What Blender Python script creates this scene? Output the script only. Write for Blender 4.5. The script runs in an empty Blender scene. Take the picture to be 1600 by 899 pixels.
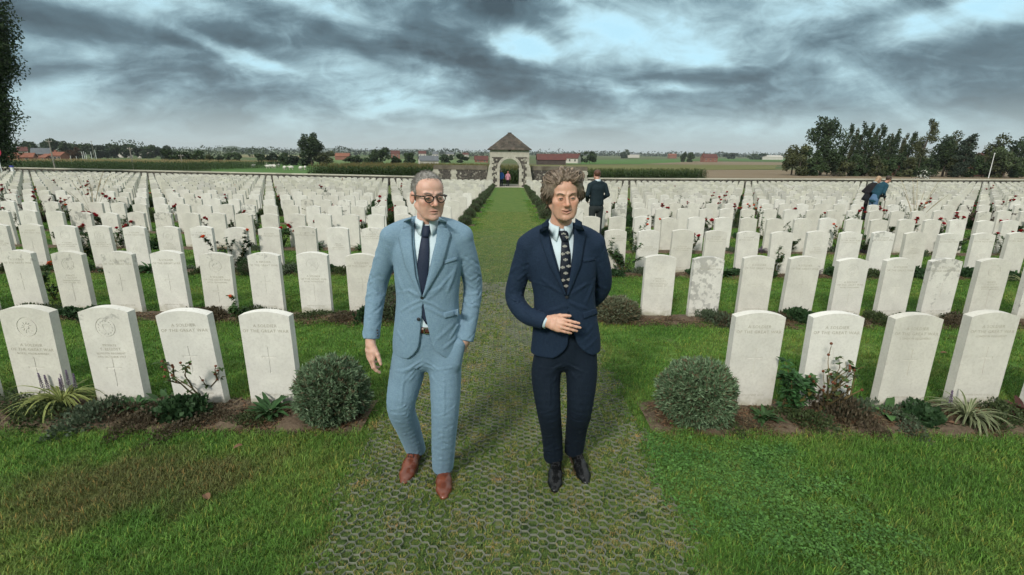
import bpy, math, random
import numpy as np
from mathutils import Vector, Matrix, noise as mnoise
SC = bpy.context.scene
R = math.radians

# ------------------------------------------------------------------ camera
FPX, PITCH, ROLL, YAW, CAMH = 778.0, R(15.3), R(0.55), R(-0.45), 1.94
cam = bpy.data.cameras.new('camera')
cam.sensor_width = 36.0
cam.lens = FPX * 36.0 / 1600.0
cam.clip_start = 0.05
cam.clip_end = 60000
cam_o = bpy.data.objects.new('camera', cam)
SC.collection.objects.link(cam_o)
cam_o.matrix_world = (Matrix.Translation((0, 0, CAMH)) @ Matrix.Rotation(YAW, 4, 'Z')
                      @ Matrix.Rotation(math.pi / 2 - PITCH, 4, 'X') @ Matrix.Rotation(ROLL, 4, 'Z'))
SC.camera = cam_o

# ------------------------------------------------------------------ light, exposure
SUN_EL, SUN_AZ = R(34), R(206)      # azimuth clockwise from +Y: behind the camera, a little to the left
sun = bpy.data.lights.new('sun', 'SUN')
sun.energy = 1.5
sun.angle = R(10)
sun.color = (1.0, 0.95, 0.87)
sun_o = bpy.data.objects.new('sun', sun)
SC.collection.objects.link(sun_o)
sd = Vector((math.sin(SUN_AZ) * math.cos(SUN_EL), math.cos(SUN_AZ) * math.cos(SUN_EL), math.sin(SUN_EL)))
sun_o.rotation_euler = sd.to_track_quat('Z', 'Y').to_euler()
sun_o.location = sd * 60
SC.view_settings.view_transform = 'Standard'
SC.view_settings.look = 'None'
SC.view_settings.gamma = 1.0
SC.view_settings.use_curve_mapping = False
SC.view_settings.exposure = 0.92
try:
    SC.cycles.max_bounces = 6
    SC.cycles.diffuse_bounces = 3
    SC.cycles.glossy_bounces = 2
    SC.cycles.transmission_bounces = 4
    SC.cycles.volume_bounces = 0
    SC.cycles.use_adaptive_sampling = True
    SC.cycles.adaptive_threshold = 0.02
    SC.cycles.use_denoising = True
except Exception:
    pass

# ------------------------------------------------------------------ node helper
class NT:
    def __init__(s, tree):
        s.t = tree
        s.t.nodes.clear()
    def n(s, kind, **kw):
        nd = s.t.nodes.new(kind)
        for k, v in kw.items():
            if k.startswith('i_'):
                k = k[2:]
                key = int(k) if k.isdigit() else k.replace('_', ' ')
                if isinstance(v, bpy.types.NodeSocket):
                    s.t.links.new(v, nd.inputs[key])
                else:
                    nd.inputs[key].default_value = v
            else:
                setattr(nd, k, v)
        return nd
    def link(s, a, b):
        s.t.links.new(a, b)
    def math(s, op, a, b=0.0, c=None, clamp=False):
        nd = s.n('ShaderNodeMath', operation=op)
        nd.use_clamp = clamp
        for i, v in enumerate((a, b, c)):
            if v is None: continue
            if isinstance(v, bpy.types.NodeSocket): s.link(v, nd.inputs[i])
            else: nd.inputs[i].default_value = v
        return nd.outputs[0]
    def mix(s, f, a, b, blend='MIX'):
        nd = s.n('ShaderNodeMix', data_type='RGBA', blend_type=blend)
        for i, v in ((0, f), (6, a), (7, b)):
            if isinstance(v, bpy.types.NodeSocket): s.link(v, nd.inputs[i])
            else: nd.inputs[i].default_value = v if i == 0 else (tuple(v) + (1.0,))[:4]
        return nd.outputs[2]
    def noise(s, vec, scale, detail=4.0, rough=0.55, dist=0.0, dim='3D'):
        nd = s.n('ShaderNodeTexNoise')
        nd.noise_dimensions = dim
        if vec is not None: s.link(vec, nd.inputs['Vector'])
        nd.inputs['Scale'].default_value = scale
        nd.inputs['Detail'].default_value = detail
        nd.inputs['Roughness'].default_value = rough
        nd.inputs['Distortion'].default_value = dist
        return nd.outputs['Fac']
    def ramp(s, f, stops, interp='LINEAR'):
        nd = s.n('ShaderNodeValToRGB')
        cr = nd.color_ramp
        cr.interpolation = interp
        while len(cr.elements) < len(stops): cr.elements.new(0.5)
        for e, (p, c) in zip(cr.elements, stops):
            e.position = p
            e.color = (tuple(c) + (1.0,))[:4] if hasattr(c, '__len__') else (c, c, c, 1.0)
        s.link(f, nd.inputs[0])
        return nd.outputs[0]
    def maprange(s, f, a, b, c=0.0, d=1.0, smooth=False):
        nd = s.n('ShaderNodeMapRange')
        if smooth: nd.interpolation_type = 'SMOOTHSTEP'
        s.link(f, nd.inputs[0])
        for i, v in enumerate((a, b, c, d)): nd.inputs[i + 1].default_value = v
        return nd.outputs[0]

# ------------------------------------------------------------------ sky: broken overcast
world = bpy.data.worlds.new('World')
SC.world = world
world.use_nodes = True
w = NT(world.node_tree)
tc = w.n('ShaderNodeTexCoord')
nish = w.n('ShaderNodeTexSky', sky_type='NISHITA')
nish.sun_disc = False
nish.sun_elevation = SUN_EL
nish.sun_rotation = SUN_AZ
nish.air_density = 1.0
nish.dust_density = 2.0
sep = w.n('ShaderNodeSeparateXYZ', i_0=tc.outputs['Generated'])
dx, dy, dz = sep.outputs
zc = w.math('ADD', w.math('MAXIMUM', dz, 0.0), 0.42)
pv = w.n('ShaderNodeCombineXYZ', i_0=w.math('DIVIDE', dx, zc), i_1=w.math('DIVIDE', dy, zc), i_2=0.0).outputs[0]
mp = w.n('ShaderNodeMapping', i_Vector=pv, i_Rotation=(0, 0, R(-40)), i_Scale=(0.62, 1.0, 1.0)).outputs[0]
n_big = w.noise(mp, 2.3, 3.0, 0.5, 0.4)
n_mid = w.noise(mp, 4.3, 10.0, 0.58, 0.7)
n_iso = w.noise(pv, 11.0, 9.0, 0.64, 0.8)
# placed cloud banks and gaps, in (azimuth tangent, elevation tangent) of the sky itself
hy = w.math('MAXIMUM', w.math('ABSOLUTE', dy), 0.05)
front = w.math('GREATER_THAN', dy, 0.0)
wob = w.n('ShaderNodeTexNoise', i_Vector=pv, i_Scale=3.2, i_Detail=6.0)
wv = w.n('ShaderNodeVectorMath', operation='MULTIPLY_ADD', i_0=wob.outputs['Color'], i_1=(0.30, 0.07, 0), i_2=(-0.15, -0.035, 0)).outputs[0]
ae = w.n('ShaderNodeCombineXYZ', i_0=w.math('DIVIDE', dx, hy), i_1=w.math('DIVIDE', dz, hy), i_2=0.0).outputs[0]
aev = w.n('ShaderNodeVectorMath', operation='ADD', i_0=ae, i_1=wv).outputs[0]
def blob(az, el, sx, sy, rot, amp):
    m = w.n('ShaderNodeMapping', vector_type='TEXTURE', i_Vector=aev, i_Location=(az, el, 0), i_Rotation=(0, 0, R(rot)), i_Scale=(sx, sy, 1)).outputs[0]
    ln = w.n('ShaderNodeVectorMath', operation='LENGTH', i_0=m).outputs['Value']
    return w.math('MULTIPLY', w.maprange(ln, 0.0, 1.0, amp * 1.2, 0.0, True), front)
BLOBS = [
    (-0.95, 0.235, 0.40, 0.065, -9, 0.42), (-0.62, 0.20, 0.30, 0.035, -12, 0.14), (-0.80, 0.13, 0.5, 0.05, -4, 0.14),
    (-0.20, 0.20, 0.34, 0.050, -16, 0.20), (-0.10, 0.145, 0.30, 0.04, -14, 0.26), (0.02, 0.245, 0.17, 0.075, -24, 0.34), (-0.02, 0.11, 0.30, 0.028, 0, 0.22),
    (0.42, 0.145, 0.30, 0.030, 4, 0.18), (0.66, 0.235, 0.34, 0.060, 14, 0.22), (0.12, 0.085, 0.3, 0.03, 0, 0.12), (0.9, 0.19, 0.25, 0.04, 10, 0.12),
    (-0.62, 0.262, 0.30, 0.030, -14, -0.24), (-0.53, 0.175, 0.16, 0.022, -24, -0.36), (-0.34, 0.245, 0.24, 0.035, -14, -0.30), (-0.20, 0.175, 0.16, 0.02, -20, -0.18),
    (0.02, 0.185, 0.09, 0.05, -10, -0.34), (0.22, 0.205, 0.30, 0.095, 6, -0.27), (0.36, 0.165, 0.2, 0.04, 0, -0.22), (0.9, 0.26, 0.3, 0.05, 10, -0.20), (0.25, 0.115, 0.3, 0.018, 3, -0.14), (-0.1, 0.07, 0.4, 0.016, 0, -0.12),
]
dens = w.math('ADD', w.math('MULTIPLY', n_big, 0.80), w.math('ADD', w.math('MULTIPLY', n_mid, 1.02), w.math('MULTIPLY', n_iso, 0.40)))
dens = w.math('SUBTRACT', dens, 0.585)
for b in BLOBS:
    dens = w.math('ADD', dens, blob(*b))
cloud = w.ramp(dens, [(0.16, (0.39, 0.56, 0.62)), (0.34, (0.245, 0.360, 0.400)), (0.52, (0.125, 0.198, 0.232)), (0.68, (0.057, 0.098, 0.123)), (0.92, (0.022, 0.040, 0.054))])
gap = w.maprange(dens, 0.06, 0.46, 1.0, 0.0, True)
blue = w.n('ShaderNodeVectorMath', operation='MULTIPLY', i_0=nish.outputs[0], i_1=(0.9, 1.16, 1.22)).outputs[0]
NS = 0.1
blue_s = w.n('ShaderNodeVectorMath', operation='SCALE', i_0=blue, i_Scale=NS * 0.52).outputs[0]
blue_m = w.mix(0.55, blue_s, (0.28, 0.52, 0.62))
sky_c = w.mix(w.math('MULTIPLY', gap, 0.66), cloud, blue_m)
# pale band of thick air just above the horizon
hz = w.maprange(dz, 0.0, 0.10, 1.0, 0.0, True)
sky_c = w.mix(w.math('MULTIPLY', hz, 0.60), sky_c, (0.325, 0.395, 0.390))
# overhead the cloud sheet is thicker and neutral in colour
sky_c = w.mix(w.maprange(dz, 0.25, 0.6, 0.0, 0.85, True), sky_c, (0.28, 0.285, 0.275))
# an overcast sky is about three times as bright overhead as at the horizon
grad = w.maprange(dz, 0.22, 1.0, 1.0, 2.7, False)
sky_f = w.n('ShaderNodeVectorMath', operation='SCALE', i_0=sky_c, i_Scale=1.0)
w.link(grad, sky_f.inputs['Scale'])
# below the horizon: dull ground bounce
sky_g = w.mix(w.math('LESS_THAN', dz, -0.002), sky_f.outputs[0], (0.12, 0.14, 0.11))
bg = w.n('ShaderNodeBackground', i_Color=sky_g, i_Strength=1.0)
wo = w.n('ShaderNodeOutputWorld')
w.link(bg.outputs[0], wo.inputs[0])

# ------------------------------------------------------------------ object helpers
COL = SC.collection
def tag(o, label=None, cat=None, group=None, kind=None):
    if label: o['label'] = label
    if cat: o['category'] = cat
    if group: o['group'] = group
    if kind: o['kind'] = kind
    return o
def empty(name, loc, rz=0.0):
    o = bpy.data.objects.new(name, None)
    o.empty_display_size = 0.1
    COL.objects.link(o)
    o.location = loc
    o.rotation_euler = (0, 0, rz)
    return o
def link_mesh(name, me, parent=None, mats=None):
    if mats is not None and len(me.materials) == 0:
        for m in (mats if isinstance(mats, (list, tuple)) else [mats]): me.materials.append(m)
    o = bpy.data.objects.new(name, me)
    COL.objects.link(o)
    if parent is not None: o.parent = parent
    return o
def copy_tree(o, parent=None):
    c = o.copy()
    COL.objects.link(c)
    if parent is not None:
        c.parent = parent
    for ch in o.children: copy_tree(ch, c)
    return c
class MB:
    """collects shapes for ONE mesh; colours go into the 'Col' attribute, material slots into midx"""
    def __init__(s):
        s.v = []; s.f = []; s.c = []; s.m = []; s.nv = 0
    def add(s, v, f, col=(1, 1, 1), mi=0):
        v = np.asarray(v, np.float32).reshape(-1, 3)
        b = s.nv
        s.v.append(v)
        s.f.extend([tuple(i + b for i in q) for q in f])
        s.m.extend([mi] * len(f))
        c = np.asarray(col, np.float32)
        if c.ndim == 1: c = np.broadcast_to(c, (len(v), 3))
        s.c.append(c)
        s.nv += len(v)
    def box(s, lo, hi, col=(1, 1, 1), mi=0):
        x0, y0, z0 = lo; x1, y1, z1 = hi
        s.add([(x0, y0, z0), (x1, y0, z0), (x1, y1, z0), (x0, y1, z0), (x0, y0, z1), (x1, y0, z1), (x1, y1, z1), (x0, y1, z1)],
              [(0, 3, 2, 1), (4, 5, 6, 7), (0, 1, 5, 4), (1, 2, 6, 5), (2, 3, 7, 6), (3, 0, 4, 7)], col, mi)
    def tube(s, pts, rad, sides=5, col=(1, 1, 1), mi=0, flat=1.0):
        pts = [Vector(p) for p in pts]
        n = len(pts)
        if not hasattr(rad, '__len__'): rad = [rad] * n
        vs = []; fs = []
        up = Vector((0, 0, 1))
        prev = None
        for i, p in enumerate(pts):
            d = (pts[min(i + 1, n - 1)] - pts[max(i - 1, 0)])
            d = d.normalized() if d.length > 1e-9 else Vector((0, 0, 1))
            if prev is None:
                a = d.cross(up if abs(d.z) < 0.9 else Vector((1, 0, 0))).normalized()
            else:
                a = (prev - d * prev.dot(d))
                a = a.normalized() if a.length > 1e-9 else d.orthogonal().normalized()
            prev = a
            b = d.cross(a)
            for k in range(sides):
                t = 2 * math.pi * k / sides
                vs.append(p + (a * math.cos(t) + b * math.sin(t) * flat) * rad[i])
        for i in range(n - 1):
            for k in range(sides):
                k2 = (k + 1) % sides
                fs.append((i * sides + k, i * sides + k2, (i + 1) * sides + k2, (i + 1) * sides + k))
        fs.append(tuple(range(sides - 1, -1, -1)))
        fs.append(tuple((n - 1) * sides + k for k in range(sides)))
        s.add(vs, fs, col, mi)
    def sphere(s, c, r, seg=8, rings=5, col=(1, 1, 1), mi=0):
        r = r if hasattr(r, '__len__') else (r, r, r)
        vs = [(c[0], c[1], c[2] - r[2])]
        for i in range(1, rings):
            a = math.pi * i / rings - math.pi / 2
            for k in range(seg):
                t = 2 * math.pi * k / seg
                vs.append((c[0] + r[0] * math.cos(a) * math.cos(t), c[1] + r[1] * math.cos(a) * math.sin(t), c[2] + r[2] * math.sin(a)))
        vs.append((c[0], c[1], c[2] + r[2]))
        fs = [(0, 1 + (k + 1) % seg, 1 + k) for k in range(seg)]
        for i in range(rings - 2):
            for k in range(seg):
                k2 = (k + 1) % seg
                fs.append((1 + i * seg + k, 1 + i * seg + k2, 1 + (i + 1) * seg + k2, 1 + (i + 1) * seg + k))
        L = len(vs) - 1
        b = 1 + (rings - 2) * seg
        fs += [(b + k, b + (k + 1) % seg, L) for k in range(seg)]
        s.add(vs, fs, col, mi)
    def leaves(s, P, A, B, col, mi=0):
        """many pointed leaves at once: P base (N,3), A half-width vector, B length vector"""
        P, A, B = (np.asarray(q, np.float32) for q in (P, A, B))
        N = len(P)
        m = P + B * 0.5
        V = np.stack([P, m + A, P + B, m - A], 1).reshape(-1, 3)
        C = np.repeat(np.broadcast_to(np.asarray(col, np.float32), (N, 3)), 4, 0)
        b = s.nv
        s.v.append(V); s.c.append(C); s.nv += len(V)
        s.f.extend([(b + 4 * i, b + 4 * i + 1, b + 4 * i + 2, b + 4 * i + 3) for i in range(N)])
        s.m.extend([mi] * N)
    def mesh(s, name, mats=None, smooth=False):
        me = bpy.data.meshes.new(name)
        V = np.concatenate(s.v) if s.v else np.zeros((0, 3), np.float32)
        me.from_pydata(V.tolist(), [], s.f)
        at_ = me.color_attributes.new('Col', 'FLOAT_COLOR', 'POINT')
        C = np.concatenate(s.c)
        at_.data.foreach_set('color', np.concatenate([C, np.ones((len(C), 1), np.float32)], 1).ravel())
        if mats is not None:
            for m in (mats if isinstance(mats, (list, tuple)) else [mats]): me.materials.append(m)
        if any(s.m): me.polygons.foreach_set('material_index', s.m)
        if smooth: me.polygons.foreach_set('use_smooth', [True] * len(me.polygons))
        me.update()
        return me
    def build(s, name, mats, parent=None, smooth=False):
        return link_mesh(name, s.mesh(name, mats, smooth), parent)

# ------------------------------------------------------------------ terrain and pixel helpers
TY = [-60, 2.6, 60, 150, 500, 1500, 5000, 30000]
TZ = [0.0, 0.0, -1.894, -3.3, -7.0, -10.0, -12.0, -12.0]
def gz(y): return float(np.interp(y, TY, TZ))
def at(x, y, d):
    """the point on the photograph's line of sight (x, y) that stands d metres in front of the camera"""
    u, v = x - 800.0, y - 449.5
    c, s = math.cos(ROLL), math.sin(ROLL)
    u, v = u * c + v * s, -u * s + v * c
    fw = FPX * math.cos(PITCH) - v * math.sin(PITCH)
    dn = v * math.cos(PITCH) + FPX * math.sin(PITCH)
    cy, sy = math.cos(YAW), math.sin(YAW)
    X, Y = u * cy - fw * sy, u * sy + fw * cy
    t = d / Y
    return Vector((X * t, d, CAMH - dn * t))
def on_ground(x, y):
    lo, hi = 1.0, 20000.0
    for _ in range(70):
        m = (lo + hi) / 2
        if at(x, y, m).z > gz(m): lo = m
        else: hi = m
    return at(x, y, lo)

# ------------------------------------------------------------------ materials
def pbsdf(name):
    m = bpy.data.materials.new(name)
    m.use_nodes = True
    t = NT(m.node_tree)
    b = t.n('ShaderNodeBsdfPrincipled')
    o = t.n('ShaderNodeOutputMaterial')
    t.link(b.outputs[0], o.inputs[0])
    return m, t, b
def mat(name, c1, c2=None, scale=20.0, rough=0.8, bump=0.0, bscale=None, detail=5.0, spec=0.3, coords='Object', metal=0.0, sss=0.0, attr=False, trans=0.0, vary=0.0, sheen=0.0, stretch=None):
    m, t, b = pbsdf(name)
    tcn = t.n('ShaderNodeTexCoord')
    vec = tcn.outputs[coords]
    if coords == 'World': pass
    if stretch: vec = t.n('ShaderNodeMapping', i_Vector=vec, i_Scale=stretch).outputs[0]
    c2 = c2 or tuple(x * 0.75 for x in c1)
    f = t.ramp(t.noise(vec, scale, detail), [(0.32, 0.0), (0.68, 1.0)])
    col = t.mix(f, c1, c2)
    if attr:
        a = t.n('ShaderNodeAttribute', attribute_name='Col')
        col = t.mix(1.0, col, a.outputs['Color'], 'MULTIPLY')
    if vary:
        oi = t.n('ShaderNodeObjectInfo')
        hsv = t.n('ShaderNodeHueSaturation', i_Color=col, i_Value=t.maprange(oi.outputs['Random'], 0, 1, 1 - vary, 1 + vary), i_Hue=t.maprange(oi.outputs['Random'], 0, 1, 0.5 + vary * 0.05, 0.5 - vary * 0.05))
        col = hsv.outputs[0]
    t.link(col, b.inputs['Base Color'])
    b.inputs['Roughness'].default_value = rough
    b.inputs['Specular IOR Level'].default_value = spec
    b.inputs['Metallic'].default_value = metal
    if sss:
        b.inputs['Subsurface Weight'].default_value = sss
        b.inputs['Subsurface Radius'].default_value = (0.012, 0.005, 0.003)
    if sheen:
        b.inputs['Sheen Weight'].default_value = sheen
        b.inputs['Sheen Roughness'].default_value = 0.5
    if trans:   # thin leaf: some light passes through
        tr = t.n('ShaderNodeBsdfTranslucent', i_Color=col)
        mx = t.n('ShaderNodeMixShader', i_0=trans)
        t.link(b.outputs[0], mx.inputs[1]); t.link(tr.outputs[0], mx.inputs[2])
        t.link(mx.outputs[0], [x for x in t.t.nodes if x.type == 'OUTPUT_MATERIAL'][0].inputs[0])
    if bump:
        bn = t.n('ShaderNodeBump', i_Strength=bump, i_Distance=0.01, i_Height=t.noise(vec, bscale or scale * 3, 6.0))
        t.link(bn.outputs[0], b.inputs['Normal'])
    return m
# ================================================================== SETTING: ground, lawn, path, beds
rng = np.random.default_rng(11)
random.seed(5)
def slope_sheet(name, x0, x1, ys, dz, mats, kind='structure', edge=0.0, parent=None):
    ys = sorted(set(list(ys) + [k for k in TY if min(ys) < k < max(ys)]))
    mb = MB()
    V = []; F = []
    for i, y in enumerate(ys):
        a = x0 + (rng.uniform(-edge, edge) if edge else 0); b = x1 + (rng.uniform(-edge, edge) if edge else 0)
        V += [(a, y, gz(y) + dz), (b, y, gz(y) + dz)]
        if i: F.append((2 * i - 2, 2 * i - 1, 2 * i + 1, 2 * i))
    mb.add(V, F)
    o = mb.build(name, mats, parent)
    if kind: o['kind'] = kind
    return o

def mat_ground():
    m, t, b = pbsdf('country_ground')
    g = t.n('ShaderNodeNewGeometry').outputs['Position']
    st = t.n('ShaderNodeMapping', i_Vector=g, i_Scale=(0.25, 1.0, 1.0)).outputs[0]
    f = t.noise(st, 0.006, 3.0)
    col = t.ramp(f, [(0.30, (0.055, 0.10, 0.03)), (0.45, (0.075, 0.115, 0.04)), (0.55, (0.13, 0.115, 0.06)), (0.62, (0.06, 0.105, 0.035)), (0.75, (0.16, 0.14, 0.085))])
    fine = t.noise(g, 0.35, 6.0)
    col = t.mix(t.math('MULTIPLY', fine, 0.5), col, (0.05, 0.07, 0.025))
    t.link(col, b.inputs['Base Color']); b.inputs['Roughness'].default_value = 0.95; b.inputs['Specular IOR Level'].default_value = 0.1
    return m
M_ground = mat_ground()
def mat_field(name, c1, c2, scale, stretch=(0.3, 1, 1)):
    m, t, b = pbsdf(name)
    g = t.n('ShaderNodeNewGeometry').outputs['Position']
    st = t.n('ShaderNodeMapping', i_Vector=g, i_Scale=stretch).outputs[0]
    f = t.noise(st, scale, 6.0, 0.6)
    col = t.mix(t.ramp(f, [(0.3, 0.0), (0.7, 1.0)]), c1, c2)
    t.link(col, b.inputs['Base Color']); b.inputs['Roughness'].default_value = 0.95; b.inputs['Specular IOR Level'].default_value = 0.1
    return m
# lawn: short turf; worn, dry and mossy patches have shapes of their own
def grass_colour(t, pos):
    """patchy turf colour by place on the lawn"""
    f = t.noise(pos, 0.9, 5.0, 0.6)
    f2 = t.noise(pos, 7.0, 4.0, 0.6)
    col = t.ramp(f, [(0.30, (0.060, 0.152, 0.024)), (0.50, (0.100, 0.206, 0.033)), (0.64, (0.150, 0.230, 0.046)), (0.78, (0.205, 0.205, 0.064))])
    col = t.mix(t.ramp(f2, [(0.55, 0.0), (0.75, 0.55)]), col, (0.115, 0.105, 0.045))
    # a dry worn patch in front of the left bed
    sp = t.n('ShaderNodeMapping', vector_type='TEXTURE', i_Vector=pos, i_Location=(-2.25, 2.55, 0), i_Scale=(0.95, 0.42, 50), i_Rotation=(0, 0, R(12))).outputs[0]
    ln = t.n('ShaderNodeVectorMath', operation='LENGTH', i_0=sp).outputs['Value']
    ln = t.math('ADD', ln, t.math('MULTIPLY', t.math('SUBTRACT', t.noise(pos, 3.2, 4.0), 0.5), 1.8))
    col = t.mix(t.maprange(ln, 0.35, 1.15, 0.62, 0.0, True), col, (0.135, 0.096, 0.048))
    return col
def mat_lawn():
    m, t, b = pbsdf('lawn_turf')
    g = t.n('ShaderNodeNewGeometry').outputs['Position']
    col = grass_colour(t, g)
    fine = t.noise(g, 90.0, 4.0)
    col = t.mix(t.ramp(fine, [(0.35, 0.65), (0.65, 0.0)]), col, (0.020, 0.028, 0.010))
    t.link(col, b.inputs['Base Color']); b.inputs['Roughness'].default_value = 0.9; b.inputs['Specular IOR Level'].default_value = 0.15
    bn = t.n('ShaderNodeBump', i_Strength=0.8, i_Distance=0.02, i_Height=t.noise(g, 60.0, 5.0))
    t.link(bn.outputs[0], b.inputs['Normal'])
    return m
def mat_path():
    m, t, b = pbsdf('path_soil_and_turf')
    g = t.n('ShaderNodeNewGeometry').outputs['Position']
    f = t.noise(g, 14.0, 6.0, 0.65)
    col = t.ramp(f, [(0.30, (0.014, 0.020, 0.011)), (0.44, (0.036, 0.062, 0.019)), (0.62, (0.098, 0.142, 0.042)), (0.78, (0.200, 0.190, 0.085))])
    # far along it the turf closes over the grid
    sy = t.n('ShaderNodeSeparateXYZ', i_0=g).outputs[1]
    f2 = t.noise(g, 3.0, 5.0)
    turf = t.ramp(f2, [(0.3, (0.062, 0.124, 0.025)), (0.7, (0.128, 0.170, 0.045))])
    col = t.mix(t.maprange(sy, 7.0, 17.0, 0.0, 0.9, True), col, turf)
    t.link(col, b.inputs['Base Color']); b.inputs['Roughness'].default_value = 0.95; b.inputs['Specular IOR Level'].default_value = 0.1
    bn = t.n('ShaderNodeBump', i_Strength=0.9, i_Distance=0.02, i_Height=t.noise(g, 70.0, 5.0))
    t.link(bn.outputs[0], b.inputs['Normal'])
    return m
M_lawn, M_path = mat_lawn(), mat_path()
M_soil = mat('bed_soil', (0.070, 0.048, 0.031), (0.135, 0.098, 0.066), 26, 0.95, 0.9, 60, coords='Object')
M_litter = mat('dead_leaf_litter', (0.16, 0.09, 0.05), (0.10, 0.05, 0.03), 9, 0.9, attr=True)

mb = MB()
ys = [-30000] + TY
V = []; F = []
for i, y in enumerate(ys):
    for x in (-30000, 30000): V.append((x, y, gz(y)))
    if i: F.append((2 * i - 2, 2 * i - 1, 2 * i + 1, 2 * i))
mb.add(V, F)
mb.build('ground', M_ground)['kind'] = 'structure'
slope_sheet('lawn', -78, 78, [-14, 53.4], 0.004, M_lawn)
PATHW = 1.02
path = slope_sheet('path', -PATHW, PATHW, np.arange(-4, 51.6, 0.18), 0.008, M_path, edge=0.07)

# the plastic honeycomb grid laid in the path: real walls standing out of the soil
def honeycomb():
    a = 0.0310                                   # hexagon side
    mb = MB(); V = []; F = []
    wv = 0.0013
    seen = set()
    nx = int(2 * PATHW / (1.5 * a)) + 2
    for i in range(nx):
        cx = -PATHW + 1.5 * a * i
        y = 1.30
        j = 0
        while y < 15.0:
            cy = y + (0.866 * a if i % 2 else 0)
            lim = PATHW - 0.05 + 0.11 * mnoise.noise(Vector((7, cy * 2.1, 3 if cx > 0 else 9)))
            if abs(cx) < lim:
                nn = mnoise.noise(Vector((cx * 2.3, cy * 2.3, 0.0))) + 0.4 * mnoise.noise(Vector((cx * 9, cy * 9, 4)))
                for k in range(6):
                    t0, t1 = math.pi / 3 * k, math.pi / 3 * (k + 1)
                    p = (cx + a * math.cos(t0), cy + a * math.sin(t0)); q = (cx + a * math.cos(t1), cy + a * math.sin(t1))
                    key = (round((p[0] + q[0]) * 500), round((p[1] + q[1]) * 500))
                    if key in seen: continue
                    seen.add(key)
                    if random.random() < .20 - .5 * nn + .6 * max(0, abs(cx) / PATHW - .72) + max(0, (cy - 7) * 0.025): continue   # swallowed by the turf
                    dx_, dy_ = q[0] - p[0], q[1] - p[1]
                    l = math.hypot(dx_, dy_); ox, oy = -dy_ / l * wv, dx_ / l * wv
                    h0 = 0.012 + random.uniform(-0.003, 0.003)
                    b = len(V)
                    for (px, py, s) in ((p[0], p[1], 1), (q[0], q[1], 1), (q[0], q[1], -1), (p[0], p[1], -1)):
                        V.append((px + ox * s, py + oy * s, gz(py) + 0.008 + h0))
                    F.append((b, b + 3, b + 2, b + 1))
                    if cy < 8:
                        for (px, py, s) in ((p[0], p[1], 1), (q[0], q[1], 1), (q[0], q[1], -1), (p[0], p[1], -1)):
                            V.append((px + ox * s, py + oy * s, gz(py) + 0.004))
                        F += [(b, b + 1, b + 5, b + 4), (b + 2, b + 3, b + 7, b + 6)]
            y += 1.732 * a
            j += 1
    mb.add(V, F)
    o = mb.build('honeycomb_grid', mat('grid_plastic', (0.105, 0.120, 0.090), (0.215, 0.22, 0.17), 9, 0.75), path)
    o['kind'] = 'stuff'
honeycomb()

# ------------------------------------------------------------------ rows
ROWS = [3.60, 6.10, 8.85, 11.42, 14.05]
while ROWS[-1] + 2.58 < 50.2: ROWS.append(ROWS[-1] + 2.58)
ORD = ['zeroth', 'first', 'second', 'third', 'fourth', 'fifth', 'sixth', 'seventh', 'eighth', 'ninth', 'tenth', 'eleventh', 'twelfth', 'thirteenth', 'fourteenth',
       'fifteenth', 'sixteenth', 'seventeenth', 'eighteenth', 'nineteenth', 'twentieth']
def ordw(n):
    if n <= 20: return ORD[n]
    tens = {2: 'twenty', 3: 'thirty', 4: 'forty', 5: 'fifty', 6: 'sixty', 7: 'seventy', 8: 'eighty'}[n // 10]
    if n % 10 == 0: return tens[:-1] + 'ieth'
    return tens + '-' + ORD[n % 10]
SIDE = {-1: 'pale suit side', 1: 'navy suit side'}
def rowname(k): return 'front row' if k == 0 else ordw(k + 1) + ' row from front'
PITCHX = 0.605
XS = {-1: 1.82, 1: 1.90}

# flower beds: low mounds of soil along the foot of every row
def bed(side, k):
    y = ROWS[k]
    x1 = 1.02 + 0.0065 * y; x2 = min(y * 1.06 + 2.5, 62)
    n = max(8, int((x2 - x1) / (0.09 if k < 3 else 0.5)))
    V = []; F = []
    prof = [(-0.42, 0.0), (-0.34, 0.022), (-0.2, 0.035), (-0.06, 0.03), (0.06, 0.012), (0.10, 0.0)]
    if k == 0: prof[0] = (-0.47, 0.0); prof[1] = (-0.40, 0.024)
    else: prof = [(a * .72 if a < 0 else a, b) for a, b in prof]
    m = len(prof)
    for i in range(n + 1):
        x = x1 + (x2 - x1) * i / n
        for j, (py, pz) in enumerate(prof):
            jit = 0.05 * mnoise.noise(Vector((x * 3, j * 3.1, k + side))) if k < 4 else 0
            zz = pz * (1 + 0.9 * mnoise.noise(Vector((x * 6, py * 9, 5 + k)))) if k < 4 else pz
            yy = y + py + (jit if j in (0, 1, m - 1) else jit * 0.3)
            V.append((side * x, yy, gz(yy) + 0.006 + (max(zz, 0.004) if 0 < j < m - 1 else -0.004)))
    for i in range(n):
        for j in range(m - 1):
            a = i * m + j
            q = (a, a + m, a + m + 1, a + 1) if side > 0 else (a, a + 1, a + m + 1, a + m)
            F.append(q)
    mb = MB(); mb.add(V, F)
    o = mb.build('flower_bed', M_soil, smooth=True)
    o['kind'] = 'structure'
for k in range(len(ROWS)):
    for s in (-1, 1): bed(s, k)

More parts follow.
